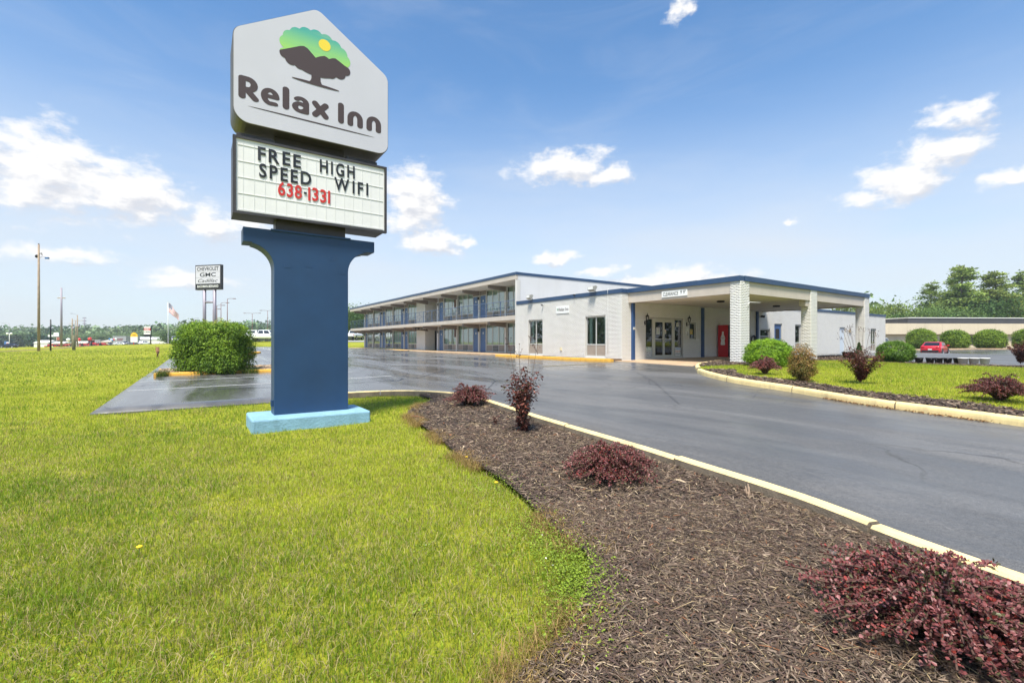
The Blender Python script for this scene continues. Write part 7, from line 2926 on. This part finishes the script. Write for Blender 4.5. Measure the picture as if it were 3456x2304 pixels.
MB().box(-1.1, 1.1, 0, .3, 0, 3.0).build("panel", mat("sign_blue_far", srgb(66, 110, 176), .6), t, world=False)
MB().box(-.2, .95, -.03, -.005, .4, 2.7).build("face_panel", M_PAPER, t, world=False)
MB().lathe([(.001, 0), (.38, 0), (.38, -.02), (.001, -.03)], (.38, -.035, 2.1), axis="y", n=14).build("red_mark", P_RED, t, world=False)

# balloons
def balloon(label, X, Y, h, r, rgb, group):
    x, y, z = at(X, Y)
    t = thing("balloon", label, "balloon", (x, y, z), 0, group)
    m = mat("balloon_%d_%d_%d" % rgb, srgb(*rgb), .3)
    MB().lathe([(.001, -r), (r * .5, -r * .86), (r * .86, -r * .45), (r, 0), (r * .86, r * .5), (r * .5, r * .87), (.001, r)], (0, 0, h), n=14).build("skin", m, t, world=False)
    MB().tube([(0, 0, 0), (.15, 0, h - r)], .03, 4).build("string", M_WHITEP, t, world=False)
balloon("big white balloon above the tractors, leftmost of the big three", -187.5, 195, 3.1, .72, (238, 238, 236), "big balloons over the tractors")
balloon("big red balloon between the utility pole cluster and the cab tractor", -183, 195, 3.0, .72, (214, 50, 44), "big balloons over the tractors")
balloon("big red balloon above the cab tractor's roof", -178.4, 195, 3.1, .74, (214, 50, 44), "big balloons over the tractors")
for i, (dx, hz, rgb, nm) in enumerate(((-2.0, 5.2, (70, 124, 178), "small blue balloon, left in the cluster"), (-.9, 5.0, (228, 232, 240), "small white balloon in the middle of the cluster"), (-.4, 4.1, (90, 140, 190), "lowest blue balloon of the cluster"),
                                      (.5, 4.9, (210, 60, 84), "small red balloon of the cluster"), (1.4, 5.2, (232, 234, 238), "small white balloon, right in the cluster"))):
    balloon(nm + " before the grey showroom", -164.2 + dx * .75, 190, hz * .52, .42, rgb, "balloon cluster by the showroom")

# ------------------------------------------------------------------ small things in the foreground and on the island
def stump():
    x, y, z = at(-31.5, 41)
    t = thing("wooden_stake", "splintered wooden post stump standing in the field", "post", (x, y, z))
    mb = MB()
    mb.tube([(0, 0, -.1), (.01, 0, .5), (-.01, 0, .9)], [.15, .14, .12], 9)
    mb.tube([(-.10, 0, .7), (-.12, .02, 1.0)], [.05, .015], 6)
    mb.build("trunk", mat("rotten_wood", srgb(122, 90, 62), .95, var=(9, .5), bump=(30, 1)), t, world=False)
stump()
x, y, z = at(-17.5, 26.5)
t = thing("concrete_cover", "flat pale concrete cover set in the lawn left of the bush", "cover", (x, y, z), -HEAD + R(8))
MB().box(-.75, .75, -.2, .2, -.05, .02).build("slab", mat("cover_concrete", srgb(190, 186, 172), .8, var=(6, .2)), t, world=False)

def bucket(label, X, Y, r, h, m, group, rim=True, pz=.13):
    x, y = W(X, Y)
    t = thing("bucket", label, "bucket", (x, y, g1(x, y) + pz), random.uniform(0, 6), group)
    MB().lathe([(.001, .0), (r * .76, .0), (r, h), (r * 1.04, h), (r * 1.05, h - .03), (r * .95, h - .03), (r * .72, .03), (.001, .03)], n=18).build("shell", m, t, world=False)
    MB().tube([(r * math.cos(k * math.pi / 8), .02 + r * .3 * math.sin(k * math.pi / 8), h - .04 + -.12 * math.sin(k * math.pi / 8)) for k in range(9)], .005, 4).build("handle", M_STEEL, t, world=False)
M_BPOT = mat("black_pot", (.02, .02, .022), .5)
BK = ["black plastic pot beside the round green bush, first in the row", "black plastic pot, second in the row from the round bush", "black plastic pot in the middle of the row", "black plastic pot, fourth from the round bush", "black plastic pot next to the white buckets"]
for i, X in enumerate((18.35, 18.80, 19.14, 19.50, 19.90)):
    bucket(BK[i], X, 20.8 - .05 * i, .155, .25, M_BPOT, "black nursery pots in a row")
for i, (X, lab) in enumerate(((19.60, "white bucket with a blue mark beside the last black pot"), (20.02, "white bucket between two other white ones"), (20.44, "white bucket at the right end of the row"))):
    bucket(lab, X, 20.05 - .05 * i, .175, .28, mat("bucket_white", srgb(226, 226, 222), .4, var=(4, .05)), "white buckets in a row")
x, y = W(19.0 * .82, 22.9 * .82 + 3.3)
t = thing("planter", "dark round planter near the far canopy pillar", "planter", (28.4, 10.1, g1(28.4, 10.1) + .12))
MB().lathe([(.001, 0), (.28, 0), (.36, .36), (.38, .36), (.36, .33), (.30, .3), (.001, .3)], n=18).build("pot", M_BPOT, t, world=False)
t = thing("soil_heap", "dark loose soil heap at the back of the lawn island", "soil", (*W(20.6, 18.4), g1(*W(20.6, 18.4)) + .115), -HEAD)
mb = MB()
for k in range(26):
    a = rng.uniform(-1.2, 1.2)
    mb.lathe([(.001, -.04), (.10, .0), (.07, .05), (.001, .07)], (a, rng.uniform(-.12, .12), .02 * rng.uniform(0, 1)), n=7)
mb.build("clods", M_MULCHSOIL, t, world=False)["kind"] = "stuff"
t = thing("dead_stub", "splintered grey plant stub in the mulch before the drive", "stub", (*W(2.15, 4.15), g1(*W(2.15, 4.15)) + .03))
mb = MB()
for k in range(12):
    a = rng.uniform(0, 6.28)
    mb.tube([(0.02 * math.cos(a), .02 * math.sin(a), -.02), (.05 * math.cos(a), .05 * math.sin(a), rng.uniform(.05, .13))], [.012, .004], 5)
mb.build("splinters", mat("grey_wood", srgb(150, 128, 108), .9, var=(20, .3)), t, world=False)["kind"] = "stuff"
t = thing("plastic_scrap", "torn grey piece of weed fabric lying in the mulch", "scrap", (*W(2.1, 3.02), g1(*W(2.1, 3.02)) + .065), .4)
MB().add([(-.10, -.03, 0), (.0, -.035, .006), (.09, -.02, .0), (.10, .03, .004), (.02, .03, .008), (-.03, .0, .006), (-.10, .005, 0)], [(0, 1, 2, 3, 4, 5, 6)]).build("sheet", mat("grey_fabric", srgb(112, 114, 120), .6), t, world=False)
# dandelions
for X, Y, lab in ((-2.55, 3.15, "yellow dandelion in the lawn far left of the mulch"), (-.55, 5.55, "yellow dandelion at the mulch border, upper one"), (-.16, 4.55, "yellow dandelion at the mulch border, lower one")):
    x, y, z = at(X, Y)
    t = thing("dandelion", lab, "flower", (x, y, z))
    MB().tube([(0, 0, 0), (.005, 0, .07)], .0025, 5).build("stem", mat("stem_green", (.1, .16, .03), .6), t, world=False)
    MB().lathe([(.001, 0), (.018, .004), (.02, .01), (.012, .014), (.001, .015)], (.005, 0, .07), n=10).build("flower_head", mat("dandelion_yellow", srgb(240, 200, 30), .6), t, world=False)
# clover and weeds spilling over the mulch edge
cen = []
for k in range(150):                                  # rosettes of broad-leaved weeds in the turf
    Yw = 1.6 + 7.5 * rng.uniform() ** .8
    Xw = rng.uniform(-1.1, .25) * Yw
    wx0, wy0 = W(Xw, Yw)
    if not lawn_mask(np.array([wx0]), np.array([wy0]))[0]:
        continue
    q = rng.integers(12, 60)
    rr = rng.uniform(.03, .11)
    gx, gy = wx0 + rng.normal(0, rr, q), wy0 + rng.normal(0, rr, q)
    cen.append(np.stack([gx, gy, G(gx, gy) + .015 + rng.uniform(0, .03, q)], -1))
for (X, Y, sx, sy, n) in ((.42, 2.80, .10, .20, 2600), (.33, 2.45, .11, .2, 1200), (-.20, 4.45, .14, .3, 900), (.08, 3.6, .12, .25, 900), (.25, 3.2, .11, .2, 1000)):
    gx, gy = rng.normal(X, sx, n), rng.normal(Y, sy, n)
    wx, wy = _ca * gx + _sa * gy, -_sa * gx + _ca * gy
    cen.append(np.stack([wx, wy, G(wx, wy) + .035 + rng.uniform(0, .075, n)], -1))
cen = np.concatenate(cen)
n = len(cen)
cols = np.where(rng.uniform(0, 1, (n, 1)) < .0015, np.array([[.6, .6, .52]]), np.array([[.115, .160, .017]]) * rng.uniform(.6, 1.5, (n, 1)))
v, f, c = leaf_mesh(cen, rng.normal(0, .35, (n, 3)) + np.array([0, 0, 1]), rng.normal(0, 1, (n, 3)), .0115 * rng.uniform(.6, 1.4, n), cols, aspect=.42, fold=.1, round_=True)
o = link("clover_weeds", arr_mesh("clover_weeds", v, f, M_LEAF, cols=c))
tag(o, "low clover and weeds creeping from the lawn over the mulch", "weeds", kind="stuff")

# leaf litter and a tuft of weeds along the island kerb
P, _ = resample([p for p in K2 if 1.5 < p[1] < 4.6], .02)
n = 520
i = rng.integers(0, len(P), n)
px_, py_ = P[i, 0] - .10 - np.abs(rng.normal(0, .06, n)), P[i, 1] + rng.normal(0, .05, n)
cols = np.array([.26, .13, .05]) * rng.uniform(.4, 1.3, (n, 1))
v, f, c = leaf_mesh(np.stack([px_, py_, G(px_, py_) + ASPH + .006 + rng.uniform(0, .015, n)], -1), rng.normal(0, .3, (n, 3)) + np.array([0, 0, 1]), rng.normal(0, 1, (n, 3)), .04 * rng.uniform(.5, 1.3, n), cols, aspect=.3)
tag(link("leaf_litter", arr_mesh("leaf_litter", v, f, M_LEAFR, cols=c)), "brown leaf litter in the gutter of the island kerb", "leaves", kind="stuff")
def tuft(label, x, y, z, r, n, h, col):
    t = thing("weed_tuft", label, "weed", (x, y, z))
    a = rng.uniform(0, 6.28, n)
    q = r * np.sqrt(rng.uniform(0, 1, n))
    v, f, c = blades(np.cos(a) * q, np.sin(a) * q, np.zeros(n), h * rng.uniform(.5, 1.2, n), .012 * np.ones(n), rng.uniform(.3, 1.3, n), np.array(col) * rng.uniform(.6, 1.3, (n, 1)), True)
    link("leaves", arr_mesh("leaves", v, f, M_GRASS, cols=c), t)
x, y = W(7.85, 9.15)
tuft("small green weed growing from the asphalt by the island kerb", x - .55, y - .45, g1(x, y) + ASPH, .16, 160, .08, (.22, .26, .03))
for k, (bx_, lab) in enumerate(((-1.2, "weed tuft at the left end of the orange kerb before the bush"), (.9, "weed tuft in front of the orange kerb, left of its joint"), (1.9, "larger weed tuft hanging over the orange kerb before the bush"))):
    tuft(lab, bx_, 23.28, g1(bx_, 23.28) + .02, .22 + .06 * k, 260, .30, (.10, .15, .02))

# ------------------------------------------------------------------ air
hz = MB().box(-760, 760, -420, 760, -8, 34)
ho = hz.build("haze", [])
hm = bpy.data.materials.new("air_haze")
hm.use_nodes = True
ht = hm.node_tree
ht.nodes.clear()
hv = ht.nodes.new("ShaderNodeVolumePrincipled")
hv.inputs["Color"].default_value = (0.86, 0.92, 1.0, 1)
hv.inputs["Density"].default_value = 0.0004
hv.inputs["Anisotropy"].default_value = 0.2
hout = ht.nodes.new("ShaderNodeOutputMaterial")
ht.links.new(hv.outputs[0], hout.inputs["Volume"])
ho.data.materials.clear()
ho.data.materials.append(hm)
tag(ho, "thin pale haze in the air over the whole site", "haze", kind="stuff")
